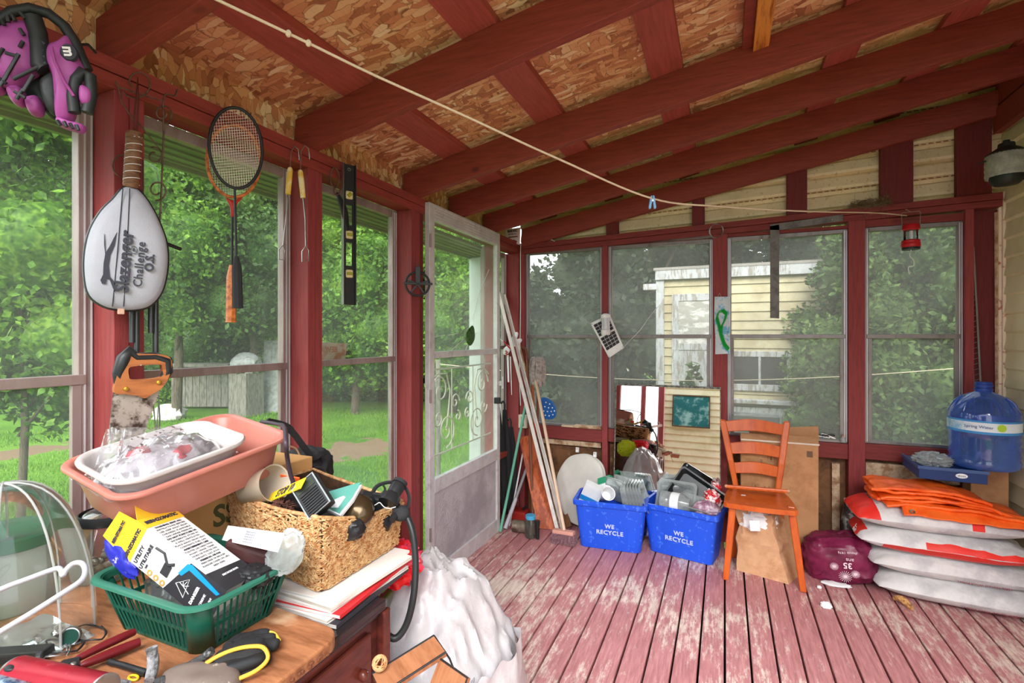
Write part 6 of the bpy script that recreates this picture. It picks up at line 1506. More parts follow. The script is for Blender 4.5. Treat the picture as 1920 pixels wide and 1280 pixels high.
# ---- crumbs and leaf on the floor
T = thing('dry_leaf', 'curled dry brown leaf on the floor in front of the white sacks', 'leaf', at(1693, 1133, Z=.012))
obj('leaf_blade', MB().grid(lambda a, b: ((a - .5) * .085, (b - .5) * .05 * math.sin(PI * min(max(a, .06), .94)), .022 * (2 * b - 1) ** 2 + .010 * math.sin(a * 5)), 16, 8, rotm(0, 0, -40)), mat('dry_leaf', (196, 150, 92), .7, c2=(130, 84, 48), sc=40), T, smooth=60, solid=.001)
T = thing('paper_scrap', 'small crumpled white scrap on the floor right of the chair leg', 'scrap', at(1549, 1134, Z=.012)); obj('scrap', crumple(.022, .016, .014, 9, .5, 24, 14, False), M_paper, T, smooth=40)
T = thing('paper_crumb', 'tiny white crumb of paper on the floor behind the crumpled scrap', 'scrap', at(1536, 1100, Z=.006)); obj('crumb', crumple(.010, .008, .007, 5, .4, 16, 10, False), M_paper, T, smooth=40)
T = thing('floor_cord', 'thin black cord curling out from under the storm door across the floor', 'cord', at(860, 1110, Z=.004))
obj('cord', MB().tube(curve([at(u, v, Z=z_) for u, v, z_ in ((818, 1095, .006), (835, 1099, .006), (860, 1105, .01), (890, 1112, .02), (910, 1124, .022), (921, 1136, .006), (912, 1139, .005), (880, 1131, .005), (850, 1117, .005), (836, 1108, .005))], 6), .003, 6), M_blk, T, smooth=60, world=True)

# ================================================================== THE CLUTTERED WORKTABLE
TZ = .75
def P3(u, v, z): return at(u, v, Z=z)
M_walnut = mat('dark_red_brown_wood', (98, 44, 34), .35, c2=(66, 28, 24), sc=5, st=(3, .6, 3), lo=.45, hi=.6, coat=.3)
T = thing('sideboard', 'dark red-brown carved sideboard under the worktable board', 'sideboard', (-1.07, .45, 0))
def sb(a, b): return tuple(Vector(a) - Vector((-1.07, .45, 0))), tuple(Vector(b) - Vector((-1.07, .45, 0)))
obj('carcass', MB().box(*sb((-1.41, -.10, .05), (-.735, .93, .700))), M_walnut, T, bevel=.003)
obj('plinth', MB().box(*sb((-1.39, -.08, .002), (-.76, .91, .05))), M_walnut, T, bevel=.003)
obj('top_moulding', MB().box(*sb((-1.415, -.11, .700), (-.720, .945, .7235))).box(*sb((-1.415, -.11, .690), (-.727, .938, .698))), mat('black_gloss_moulding', (40, 34, 36), .25, coat=.4), T, bevel=.003)
for y0, y1 in ((.05, .46), (.50, .90)):
    pn = obj('door', MB().box(*sb((-.735, y0, .10), (-.724, y1, .67))), M_walnut, T, bevel=.006)
    ring = [tuple(Vector((-.722, (y0 + y1) / 2 + math.cos(a) * .12, .47 + math.sin(a) * .12)) - Vector((-1.07, .45, 0))) for a in [2 * PI * k / 40 for k in range(40)]]
    obj('carved_ring', MB().tube(ring, .012, 8, True), M_walnut, pn, smooth=60)
    obj('carved_disc', MB().ell(tuple(Vector((-.726, (y0 + y1) / 2, .47)) - Vector((-1.07, .45, 0))), (.008, .07, .07), 24, 12), M_walnut, pn, smooth=60)
    obj('knob', MB().ell(tuple(Vector((-.716, y1 - .04, .60)) - Vector((-1.07, .45, 0))), (.012, .012, .012), 14, 10), M_walnut, pn, smooth=60)
obj('corner_post', MB().box(*sb((-.745, .93, .002), (-.715, .955, .70))), M_walnut, T, bevel=.004)

T = thing('worktable_board', 'worn wooden board with a rounded corner forming the cluttered worktop', 'worktop', (-1.06, .33, .7245))
bp = [(-.37, -.50), (.325, -.50), (.345, -.02), (.370, .10)]
for k in range(7): a = k / 6 * PI / 2; bp.append((.370 - .05 + .05 * math.cos(a), .445 - .045 + .045 * math.sin(a)))
bp += [(.18, .455), (-.37, .47)]
M_board = mat('worn_oak_board', (168, 112, 76), .5, c2=(132, 82, 52), sc=4, st=(1.2, 6, 6), lo=.42, hi=.6, bump=.15, c3=(196, 158, 124), sc3=7)
obj('board', MB().prism(bp, 0, .0255), M_board, T, bevel=.004)
rn = random.Random(6); mb = MB()
for k in range(46): y = -.1 + .5 * k / 46 + rn.uniform(-.004, .004); mb.ell((.349 + .026 * min(1, max(0, (y + .02) / .12)) + .0 , y, .013 + rn.uniform(-.005, .004)), (.0025, .003 + rn.random() * .003, .002 + rn.random() * .002), 6, 4)
obj('chipped_edge', mb, mat('chipboard_chips', (110, 64, 40), .9), T)
mb = MB()
for y, w_ in ((-.12, .02), (-.06, .012), (.0, .008), (.03, .004)): mb.ell((.350, y, .008), (.0035, w_, .006), 10, 6)
obj('paint_drips', mb, M_whiteish, T, smooth=60)
# ---- magazines
mc = [(214, 208, 198), (200, 196, 190), (206, 60, 60), (216, 214, 208), (70, 66, 70), (196, 188, 176), (222, 218, 210), (150, 120, 110), (208, 206, 202), (90, 90, 100)]
MG = 'magazines stacked on the sideboard under the wicker basket'
names_ = ['bottom', 'second from the bottom', 'third from the bottom', 'fourth from the bottom', 'fifth from the bottom', 'top']
cm = {}
def mag(label, c, d, rz, col, tilt=0, cover=None):
    T = thing('magazine', label, 'magazine', M=rotm(0, tilt, rz, c), group=MG)
    if col not in cm: cm[col] = mat('paper_block_%d' % len(cm), col, .6, c2=tuple(int(x * .8) for x in col), sc=40, st=(.2, .2, 22))
    cc = cover or (230, 226, 222)
    if cc not in cm: cm[cc] = mat('glossy_cover_%d' % len(cm), cc, .3)
    obj('pages', MB().box((-d[0] / 2, -d[1] / 2, .0008), (d[0] / 2 - .0015, d[1] / 2, d[2] - .0008)), cm[col], T)
    obj('cover', MB().box((-d[0] / 2, -d[1] / 2, d[2] - .0008), (d[0] / 2, d[1] / 2, d[2])).box((-d[0] / 2, -d[1] / 2, 0), (d[0] / 2, d[1] / 2, .0008)).box((d[0] / 2 - .0008, -d[1] / 2, .0008), (d[0] / 2, d[1] / 2, d[2] - .0008)) if cover else MB().box((-d[0] / 2, -d[1] / 2, d[2] - .0008), (d[0] / 2, d[1] / 2, d[2])).box((-d[0] / 2, -d[1] / 2, 0), (d[0] / 2, d[1] / 2, .0008)), cm[cc], T)
z = .7245
for i, (th, rz, col, cov, dx) in enumerate(((.009, 3, mc[1], (60, 58, 64), .012), (.007, -2, mc[0], None, .004), (.008, 4, mc[3], (200, 40, 46), .010), (.006, 1, mc[6], None, -.004), (.008, -3, mc[5], (226, 222, 214), .006), (.0065, 2, mc[8], (236, 232, 226), 0))):
    mag('%s magazine of the pile nearest the white bag' % names_[i], (-.862 + dx, .935 + .004 * i, z), (.21, .275, th), rz, col, 0, cov); z += th
z = .7245
for i, (th, rz, col, cov) in enumerate(((.012, -4, mc[7], None), (.008, 5, mc[8], (214, 210, 204)), (.010, 2, mc[1], None), (.009, 8, mc[3], (206, 190, 70)), (.0055, 3, mc[0], (220, 216, 208)))):
    mag('%s magazine of the pile hidden further under the basket' % names_[i if i < 4 else 5], (-1.10, .955, z), (.22, .275, th), rz, col, 0, cov); z += th

# ---- wicker basket
A0, B0, D0 = Vector((-.800, .826, 0)), Vector((-.800, 1.115, 0)), Vector((-1.182, .900, 0)); C0 = D0 + Vector((0, .285, 0))
bz = .7705
WK = thing('wicker_basket', 'large woven seagrass basket heaped with black gear on the magazines', 'basket', (-.98, .98, bz))
cen = (A0 + B0 + C0 + D0) / 4
def bpt(t, s):   # t around perimeter 0..4, s height 0..1
    cs = [A0, B0, C0, D0]; k = int(t) % 4; f = t - int(t); p = cs[k].lerp(cs[(k + 1) % 4], f)
    r_ = .06
    sag = .035 * math.sin(PI * f) if k in (0,) else .008 * math.sin(PI * f)
    hB = {0: (.163, .112), 1: (.112, .14), 2: (.14, .163), 3: (.163, .163)}[k]; h = hB[0] + (hB[1] - hB[0]) * f - sag * (.4 if k == 0 else 1)
    q = cen + (p - cen) * (.93 + .07 * s); lift = .0 if k != 0 else .0
    bow = .012 * math.sin(PI * f) * s; q += (p - cen).normalized() * bow
    return Vector((q.x, q.y, bz + .003 + lift + h * s))
mb = MB(); N_ = 96
mb.rings([[bpt(4 * k / N_, s) for k in range(N_)] for s in (0, .25, .5, .75, 1)], caps=(True, False))
M_sea = mat('seagrass_base', (70, 46, 26), .9, c2=(44, 28, 16), sc=30)
M_fib = mat('seagrass_fibre', (204, 166, 118), .7, c2=(168, 112, 66), sc=60)
obj('basket_wall', mb, M_sea, WK, world=True, solid=.005, smooth=40)
rn = random.Random(7); fb = MB()
for k in range(2300):
    t = rn.uniform(0, 1.0) if rn.random() < .46 else (rn.uniform(3, 4) if rn.random() < .8 else rn.uniform(1, 3)); s = rn.uniform(.02, .98); L_ = rn.uniform(.10, .35); ph = rn.uniform(0, 6); am = rn.uniform(.01, .05)
    pts = []
    dirv = rn.gauss(0, .05) 
    for j in range(5):
        sj = s + L_ * (j / 4 - .5); sj = min(1.0, max(0.0, sj)); tj = t + dirv * (j / 4 - .5) * 2 + am * math.sin(ph + j * 1.9)
        if k % 3 == 0: tj = t + (j / 4 - .5) * L_ * .5; sj = min(1, max(0, s + am * 1.2 * math.sin(ph + j * 1.6)))
        tj = tj % 4; q = bpt(tj, sj); n_ = Vector((q.x - cen.x, q.y - cen.y, 0)); kk = int(tj) % 4
        nn = {0: Vector((1, 0, 0)), 1: Vector((0, 1, 0)), 2: Vector((-1, 0, 0)), 3: Vector((-.19, -.98, 0))}[kk]
        pts.append(q + nn * (.006 + .003 * math.sin(ph * 3 + j * 2)))
    if (pts[0] - pts[-1]).length < .15: fb.tube(pts, rn.uniform(.0013, .0021), 4)
obj('woven_fibres', fb, M_fib, WK, world=True, smooth=60)
obj('rim_cord', MB().tube([bpt(4 * k / N_, 1.0) + Vector((0, 0, .003)) for k in range(N_)], .0045, 6, True), M_fib, WK, world=True, smooth=60)
q = at(514, 972, Y=.862); obj('bone_toggle', MB().ell(q, (.009, .004, .009), 14, 8), mat('bone', (214, 200, 140), .4), WK, world=True, smooth=60)
# stuffing below the top items so nothing hovers
ST = thing('dark_cloth', 'crumpled black cloth filling the wicker basket', 'cloth', (-1.0, 1.0, bz + .01))
obj('cloth', crumple(.155, .115, .062, 31, .2, 40, 24, False, .6).xf(Matrix.Translation((0, 0, .068))), M_blks, ST, smooth=40)

def quad_thing(name, label, cat, q, D0_, th, m, group=None, bevel=.004, part='body', z_hint=None):
    """a flat box whose top face corners are seen at four photo pixels (F,R,B,L); real rectangle solved by projection"""
    Fp, R_, B_, L_ = q
    d = lambda uv: Vector(at(uv[0], uv[1], D=1.0)) - Vector((0, 0, CH))
    A = Matrix(((d(L_).x, d(R_).x, -d(B_).x), (d(L_).y, d(R_).y, -d(B_).y), (d(L_).z, d(R_).z, -d(B_).z)))
    x = A.inverted() @ (d(Fp) * D0_); e = Vector((0, 0, CH))
    F_ = e + d(Fp) * D0_; Rr = e + d(R_) * x[1]; Ll = e + d(L_) * x[0]
    M = frame(F_, Rr - F_, Ll - F_); w_ = (Rr - F_).length; h_ = ((Ll - F_) - (Rr - F_).normalized() * (Ll - F_).dot((Rr - F_).normalized())).length
    T = thing(name, label, cat, M=M, group=group)
    if th: obj(part, MB().box((0, 0, -th), (w_, h_, 0)), m, T, bevel=bevel)
    return T, M, w_, h_

# ---- handheld black charger with ridges
G = PL(at(590, 940, D=1.10), (.80, .30, .28), (-.25, .35, .80))
T = thing('ribbed_charger', 'black ribbed handheld charger with pale edges lying in the wicker basket', 'charger', M=G.M)
o_ = Vector((*G.pix(579, 976), 0)); w_, h_ = .075, .135
CM = Matrix.Translation(o_) @ rotm(0, 0, math.degrees(math.atan2(G.pix(545, 918)[1] - o_.y, G.pix(545, 918)[0] - o_.x)) - 90)
T.matrix_basis = G.M @ CM
h_ = (Vector((*G.pix(545, 918), 0)) - o_).length; w_ = (Vector((*G.pix(591, 897), 0)) - Vector((*G.pix(545, 918), 0))).length
obj('body', MB().box((0, 0, -.026), (w_, h_, 0)), M_blk, T, bevel=.005)
obj('pale_edge', MB().tube([(.002, .002, .0), (w_ - .002, .002, .0), (w_ - .002, h_ - .002, .0), (.002, h_ - .002, .0)], .0022, 6, True), mat('grey_edge', (150, 158, 160), .4), T)
rb = MB()
for k in range(9): rb.box((.008, h_ * (.06 + k * .068), 0), (w_ - .008, h_ * (.095 + k * .068), .003))
obj('ridges', rb, M_blk, T, bevel=.001); obj('dark_window', MB().box((.008, h_ * .70, 0), (w_ - .008, h_ * .92, .0015)), mat('smoky_window', (60, 66, 60), .1), T)
e_ = (Vector((0, 0, 0)))
T = thing('black_hose', 'thick black hose looping over the basket corner and down beside the magazines', 'hose', at(757, 962, D=1.30))
obj('hose', MB().tube(curve([at(u, v, D=D) for u, v, D in ((735, 975, 1.24), (750, 958, 1.27), (762, 966, 1.27), (774, 1000, 1.25), (779, 1060, 1.23), (775, 1120, 1.21), (762, 1170, 1.20), (742, 1196, 1.19), (722, 1184, 1.19), (708, 1152, 1.20), (704, 1110, 1.22), (708, 1070, 1.26), (712, 1040, 1.30))], 6), .0085, 10), M_blk, T, smooth=60, world=True)
obj('hose_cuff', MB().ell(at(752, 962, D=1.27), (.024, .022, .020), 16, 10), M_blks, T, smooth=60, world=True)
T = thing('charger_cord', 'purplish black cord rising from the ribbed charger to the pink tray', 'cord', at(552, 925, D=1.18))
obj('cord', MB().tube(curve([at(u, v, D=D) for u, v, D in ((556, 918, 1.20), (546, 893, 1.19), (539, 860, 1.17), (536, 828, 1.14), (533, 800, 1.24), (520, 795, 1.3), (490, 790, 1.36))], 6), .0052, 8), mat('plum_cord', (64, 52, 64), .4), T, smooth=60, world=True)
G = PL(at(638, 932, D=1.17), (.85, .45, .1), (-.4, .6, .45))
T = thing('teal_notebook', 'teal green notebook sticking out of the wicker basket', 'notebook', M=G.M)
obj('cover', MB().prism(G.pts([(600, 926), (677, 903), (660, 932), (636, 962), (612, 950)]), -.002, 0), mat('teal_cover', (84, 148, 136), .5), T)
obj('page_block', MB().prism(G.pts([(601, 930), (678, 907), (662, 936), (638, 965), (613, 954)]), -.010, -.002), M_paper, T)
obj('paper_slip', MB().prism(G.pts([(616, 942), (644, 930), (648, 932), (634, 952), (622, 952)]), .0005, .0015), M_paper, T)
T = thing('binoculars', 'black binoculars lying in the right end of the wicker basket', 'binoculars', at(735, 945, D=1.28))
for u0, v0, u1, v1 in ((748, 908, 727, 944), (735, 948, 712, 985)):
    a, b = at(u0, v0, D=1.30), at(u1, v1, D=1.26)
    obj('barrel', MB().tube([a, a.lerp(b, .12), a.lerp(b, .5), a.lerp(b, .62), b], [.017, .019, .018, .024, .026], 18), M_blk, T, smooth=40, world=True)
    obj('eyecup', MB().cyl(a + (a - b).normalized() * .001, a + (a - b).normalized() * .010, .0195, n=18), M_blks, T, smooth=40, world=True)
obj('bridge', MB().beam(at(742, 925, D=1.285), at(722, 962, D=1.285), .02, .018), M_blk, T, world=True, bevel=.004)
T = thing('lens_cup', 'dark bronze-tinted round lens cup lying between notebook and binoculars', 'lens', at(675, 960, D=1.22))
obj('cup', MB().lathe([(0, 0), (.034, .002), (.040, .015), (.036, .034), (.020, .044), (0, .046)], 30, rotm(50, 25, 0, tuple(at(675, 962, D=1.20) - at(675, 960, D=1.22)))), mat('smoked_bronze', (72, 58, 40), .2, .6), T, smooth=50)
T = thing('black_strap', 'black nylon strap looping above the binoculars', 'strap', at(750, 915, D=1.3))
obj('strap', MB().tube(curve([at(u, v, D=1.31) for u, v in ((698, 925), (706, 912), (722, 905), (742, 904), (758, 912), (767, 930), (765, 948), (755, 962))], 6), .0055, 8, flat=.35), M_blks, T, smooth=60, world=True)
obj('strap_end', MB().tube(curve([at(u, v, D=1.3) for u, v in ((700, 925), (712, 928), (722, 918), (716, 905))], 6), .005, 8, flat=.4), M_blks, T, smooth=60, world=True)
T = thing('thin_white_cord', 'thin white cord looping over the black binoculars', 'cord', at(700, 945, D=1.24))
obj('cord', MB().tube(curve([at(u, v, D=1.235) for u, v in ((690, 940), (697, 948), (704, 946), (712, 942), (720, 950), (730, 953), (742, 950))], 5), .0012, 6), M_whiteish, T, smooth=60, world=True)
T = thing('black_pouch', 'black zipped pouch in the middle of the wicker basket', 'pouch', at(640, 985, D=1.17)); obj('pouch', crumple(.06, .03, .03, 41, .15, 36, 20, False), M_blk, T, smooth=40)
T = thing('camera', 'small black camera between the lens cup and the binoculars', 'camera', at(700, 938, D=1.30)); obj('camera_body', MB().cbox((0, 0, -.005), (.07, .035, .045), rotm(10, 10, 30)), M_blk, T, bevel=.006); obj('camera_lens', MB().cyl((0, -.01, .0), (.01, -.045, .004), .017, n=20), M_blk, T, smooth=40)
T = thing('camera_bag', 'black padded camera bag with loose straps behind the pink tray', 'bag', at(576, 880, X=-1.33))
obj('bag_body', crumple(.075, .075, .075, 44, .12, 40, 26, False, .7), M_blks, T, smooth=50)
c_ = T.location
obj('piping', MB().tube(curve([at(u, v, X=-1.25) - c_ for u, v in ((540, 835), (556, 842), (563, 862), (556, 884), (542, 900))], 6), .003, 6), mat('tan_piping', (170, 140, 110), .6), T, smooth=60)
for L_ in (((535, 800), (550, 812), (570, 838), (590, 862), (600, 858), (608, 866), (606, 878), (596, 884), (580, 872), (566, 864)), ((500, 788), (520, 792), (540, 800), (552, 815))):
    obj('strap', MB().tube(curve([at(u, v, X=-1.25) - c_ for u, v in L_], 6), .010, 8, flat=.25), M_blks, T, smooth=60)
obj('bag_pocket', MB().ell(at(592, 900, X=-1.22) - c_, (.03, .045, .045), 20, 12), M_blk, T, smooth=60)
SPT = thing('kraft_carton', 'small brown carton behind the wicker basket holding up the camera bag', 'carton', (-1.315, 1.30, .0)); obj('carton_body', MB().box((-.10, -.09, .002), (.10, .06, .84)), M_card, SPT, bevel=.003)
T = thing('plastic_cup', 'cloudy beige plastic cup tipped over at the back of the wicker basket', 'cup', M=frame(at(455, 925, D=1.26), Vector((.3, .3, -1)), Vector((.4, -.9, .0)))) 
M_cup = mat('cloudy_plastic', (206, 192, 172), .35, alpha=.75, var=.05)
T.matrix_basis = Matrix.Translation(at(462, 918, D=1.24)) @ Vector((.75, .0, .22)).to_track_quat('Z', 'Y').to_matrix().to_4x4()
obj('cup_body', MB().lathe([(0, 0), (.030, 0), (.033, .004), (.043, .10), (.045, .102), (.042, .10), (.031, .006), (0, .005)], 30), M_cup, T, smooth=45)
T, M, w_, h_ = quad_thing('yellow_ruler', 'yellow strip printed STOP 10 lying in the wicker basket beside the cup', 'ruler', ((500, 942), (562, 915), (554, 903), (495, 930)), 1.20, .003, mat('yellow_ruler', (232, 196, 40), .45), bevel=.0005)
lettering('STOP 10', h_ * .95, M_ink, T, Matrix.Translation((w_ / 2, h_ / 2, .0003)), bold=.0008)
T = thing('orange_tag', 'bright orange tag poking out behind the yellow ruler', 'tag', at(545, 900, D=1.25)); obj('tag', MB().cbox((0, 0, 0), (.05, .004, .03), rotm(30, 10, 20)), mat('neon_orange', (240, 96, 40), .5), T, bevel=.001)
T = thing('fur_scrap', 'scrap of mottled brown fur beside the ribbed charger', 'fur', at(530, 948, D=1.17))
rn = random.Random(14); mb = MB()
for k in range(260):
    d = Vector((rn.gauss(0, 1), rn.gauss(0, 1), rn.gauss(0, .6))).normalized(); mb.tube([d * .004, d * .018 + Vector((rn.gauss(0, .003), 0, rn.gauss(0, .003)))], .0009, 4)
obj('fur', mb.xf(Matrix.Diagonal((1.7, 1, .9, 1))), mat('brown_fur', (104, 66, 54), .9, c2=(60, 36, 32), sc=60), T)

# ---- cardboard box with SS print
T = thing('printed_carton', 'brown cardboard carton with large dark letters standing under the pink tray', 'carton', (-1.31, .96, .7505))
T.matrix_basis = rotm(0, 0, 0, (-1.315, .93, TZ))
obj('carton_body', MB().box((-.115, -.15, .0), (.125, .26, .205)), mat('tan_carton', (200, 152, 96), .7), T, bevel=.003)
lettering('SSS', .075, mat('olive_print', (84, 84, 48), .7), T, rotm(90, 0, 90, (.1262, -.02, .120)), bold=.002)

# ---- pink tray, white tray and the plastic bag
q = ((224, 944), (556, 815), (425, 770), (97, 868))
T, PM, pw_, ph_ = quad_thing('pink_tray', 'large dusty pink plastic tray heaped on top of the cartons', 'tray', q, .93, 0, None)
def tray_mesh(w_, h_, dep, wall, r, lip, taper, wave=0):
    def ring(ins, z, rr=r):
        P_ = rrect(w_ / 2 - ins, h_ / 2 - ins, max(.004, rr - ins * .5), 7, w_ / 2, h_ / 2)
        return [(x, y, z + (wave * (1 if abs(y - h_ / 2) < h_ * .3 else 0) * -math.cos((y - h_ / 2) / (h_ * .3) * PI / 2) if z > -.01 else 0)) for x, y in P_]
    t = taper
    return MB().rings([ring(lip + t, -dep), ring(lip + t * .95, -dep + .004), ring(lip + .004, -.010), ring(lip * .6, -.006), ring(.001, -.007), ring(0, -.003), ring(.002, 0.001), ring(lip * .8, .002), ring(lip + wall + .002, -.004), ring(lip + wall + t, -dep + wall + .003), ring(lip + wall + t + .012, -dep + wall)], caps=(True, True))
M_pink = mat('dusty_pink_plastic', (178, 112, 100), .32, var=.05, c2=(168, 94, 76), sc=2, lo=.45, hi=.7)
obj('tray_body', tray_mesh(pw_, ph_, .098, .003, .055, .013, .022), M_pink, T, smooth=50)
I = (PM @ Matrix.Translation((0, 0, .022))).inverted(); PLW = PL((PM @ Matrix.Translation((0, 0, .022))).translation, PM.to_3x3().col[0], PM.to_3x3().col[1])
cw = [PLW.pix(*p) for p in ((212, 916), (472, 826), (370, 779), (125, 862))]
x0, x1 = min(cw[0][0], cw[3][0]), (cw[1][0] + cw[2][0]) / 2; y0, y1 = (cw[0][1] + cw[1][1]) / 2, (cw[2][1] + cw[3][1]) / 2
y1 = max(y1, y0 + .20)
T = thing('white_tray', 'cloudy white plastic tray set inside the pink tray', 'tray', M=PM @ rotm(0, 0, 0, (x0 + .006, y0, .022)))
M_wt = mat('cloudy_white_plastic', (184, 178, 176), .35, c2=(160, 150, 145), sc=5, lo=.5, hi=.7, alpha=.93)
ww, wh = x1 - x0 - .0, y1 - y0
obj('tray_body', tray_mesh(ww, wh, .075, .0025, .06, .010, .018, .006), M_wt, T, smooth=50)
TW = T
T = thing('stuffed_plastic_bag', 'clear plastic bag of fluffy white stuffing with red bits in the white tray', 'bag', M=PM @ rotm(0, 0, 0, (x0 + ww * .46, y0 + wh * .46, -.018)))
obj('white_stuffing', MB().ell((0, 0, .012), (.105, .07, .034), 44, 26, fn=lambda p: 1 + .22 * nz(p, 4, 3) + .12 * nz(p, 9, 5)), mat('white_fluff', (176, 172, 175), .9, bump=.5, bsc=120), T, smooth=60)
for x, y, z, r in ((.03, -.03, .036, .017), (.045, -.02, .032, .014), (-.03, .02, .043, .018), (.015, -.045, .028, .013), (.055, .0, .03, .012)):
    obj('red_fabric', MB().ell((x, y, z), (r * 1.3, r, r * .6), 16, 10, fn=lambda p: 1 + .4 * nz(p, 3, x * 40)), mat('cherry_red', (190, 30, 50), .6) if 'cherry_red' not in bpy.data.materials else bpy.data.materials['cherry_red'], T, smooth=60)
M_film = clearmat('crinkled_film', (246, 246, 248), 2.6, .10, (235, 235, 238), .30, 18, .75, .4)
def filmfn(a, b):
    x = -.13 + .26 * a; y = -.085 + .17 * b; e = max(0, 1 - ((x / .125) ** 2 + (y / .085) ** 2)); return (x, y, .004 + .052 * e ** .5 + .010 * rid((x, y, 0), 24, 3) * (.4 + e) + .006 * nz((x, y, 0), 60, 2))
obj('bag_film', MB().grid(filmfn, 60, 40), M_film, T, smooth=20)
obj('bag_neck', MB().grid(lambda a, b: (-.075 + .05 * (a - .5) * (1.2 - .2 * b) + .02 * b, .035 + .012 * math.sin(a * 9), .03 + .075 * b - .03 * b * abs(a - .3) + .006 * rid((a, b, 0), 6, 2)), 20, 16), M_film, T, smooth=20)
obj('bag_flap', MB().grid(lambda a, b: (-.045 + .12 * a, .03 + .025 * b, .04 + .05 * b * (1 - .7 * a) + .008 * rid((a, b, 0), 5, 8)), 20, 12), M_film, T, smooth=20)

# ---- green basket
M_gb = mat('dark_green_plastic', (18, 78, 62), .38, var=.05)
M_gr = mat('green_rim_plastic', (44, 104, 86), .38, var=.05)
GBX0, GBX1, GBY0, GBY1 = -1.120, -.872, .605, .775; GH = .103
T = thing('green_basket', 'small slatted dark green plastic basket on the worktable board', 'basket', ((GBX0 + GBX1) / 2, (GBY0 + GBY1) / 2, TZ + .001))
hx, hy = (GBX1 - GBX0) / 2, (GBY1 - GBY0) / 2; fl_ = .027
def gring(s, ins=0, n=6): return rrect(hx + fl_ * s - ins, hy + fl_ * s - ins, .030, n)
def gband(s0, s1, mb, ins=.0025):
    rs = [[(x, y, s * GH) for x, y in gring(s, i)] for s, i in ((s0, 0), (s1, 0), (s1, ins), (s0, ins), (s0, 0))]; return mb.rings(rs, caps=(False, False))
mb = MB(); gband(0, .07, mb); gband(.45, .52, mb); gband(.90, 1.0, mb)
mb.prism(gring(0), 0, .003)
obj('basket_frame', mb, M_gb, T, smooth=40)
sl = MB()
def slat(p0, p1, w_=.0032, th=.0028):
    sl.beam(p0, p1, w_, th, up=(p0[0], p0[1], .001))
for k in range(17):
    f = -1 + 2 * (k + .5) / 17; xb = f * (hx - .028); 
    for sg in (-1, 1): slat((xb, sg * (hy - .001), .002), (xb * (1 + fl_ / hx), sg * (hy + fl_ * .92), GH * .93))
for k in range(11):
    f = -1 + 2 * (k + .5) / 11; yb = f * (hy - .028)
    for sg in (-1, 1): slat((sg * (hx - .001), yb, .002), (sg * (hx + fl_ * .92), yb * (1 + fl_ / hy), GH * .93))
obj('side_slats', sl, M_gb, T)
cp = MB()
for sx_, sy_, a0 in ((1, 1, 0), (-1, 1, PI / 2), (-1, -1, PI), (1, -1, 1.5 * PI)):
    rs = []
    for s in (0, 1):
        g = []
        for k in range(7):
            a = a0 + k / 6 * PI / 2; cx_, cy_ = sx_ * (hx + fl_ * s - .030), sy_ * (hy + fl_ * s - .030); g.append((cx_ + .030 * math.cos(a), cy_ + .030 * math.sin(a), GH * s))
        rs.append(g)
    obj('corner_panel', MB().rings(rs, closed=False, caps=(False, False)), M_gb, T, solid=.0025, smooth=50)
rs = []
for off, z in ((0, GH * .93), (.012, GH * .95), (.016, GH * .98), (.015, GH * 1.03), (.009, GH * 1.06), (.001, GH * 1.03), (-.001, GH * .95)):
    rs.append([(x, y, z) for x, y in rrect(hx + fl_ + off, hy + fl_ + off, .034 + off, 8)])
rs.append(rs[0])
obj('rim', MB().rings(rs, caps=(False, False)), M_gr, T, smooth=50)
T = thing('parts_organizer', 'clear divided parts organizer box standing inside the green basket', 'organizer box', ((GBX0 + GBX1) / 2 + .01, (GBY0 + GBY1) / 2, TZ + .005))
obj('organizer_shell', MB().box((-.100, -.055, 0), (.105, .058, .082)), clearmat('organizer_plastic', (226, 232, 234), 1.5, .1, (200, 205, 205), .3, 20, .7, .3), T, bevel=.004)
dv = MB()
for k in range(5): dv.box((-.099 + .04 * k + .02, -.054, .002), (-.098 + .04 * k + .02, .057, .08))
dv.box((-.099, -.054, .040), (.104, .057, .0415)); obj('dividers', dv, M_clearh, T)
rn = random.Random(9)
for k, c in enumerate(((206, 170, 130), (90, 120, 150), (220, 200, 60), (150, 150, 150), (200, 190, 170), (70, 60, 50), (120, 140, 160), (196, 150, 60), (110, 100, 96), (180, 186, 190))):
    ob = MB()
    for j in range(12): p_ = Vector((-.092 + (k % 5) * .04 + rn.uniform(0, .03), rn.uniform(-.048, .05), .008 + (k // 5) * .041 + rn.uniform(0, .022))); d = Vector((rn.gauss(0, 1), rn.gauss(0, 1), rn.gauss(0, .5))).normalized() * .007; ob.cyl(p_ - d, p_ + d, .0032, n=6)
    obj('small_parts', ob, mat('bits_%d' % k, c, .5), T)
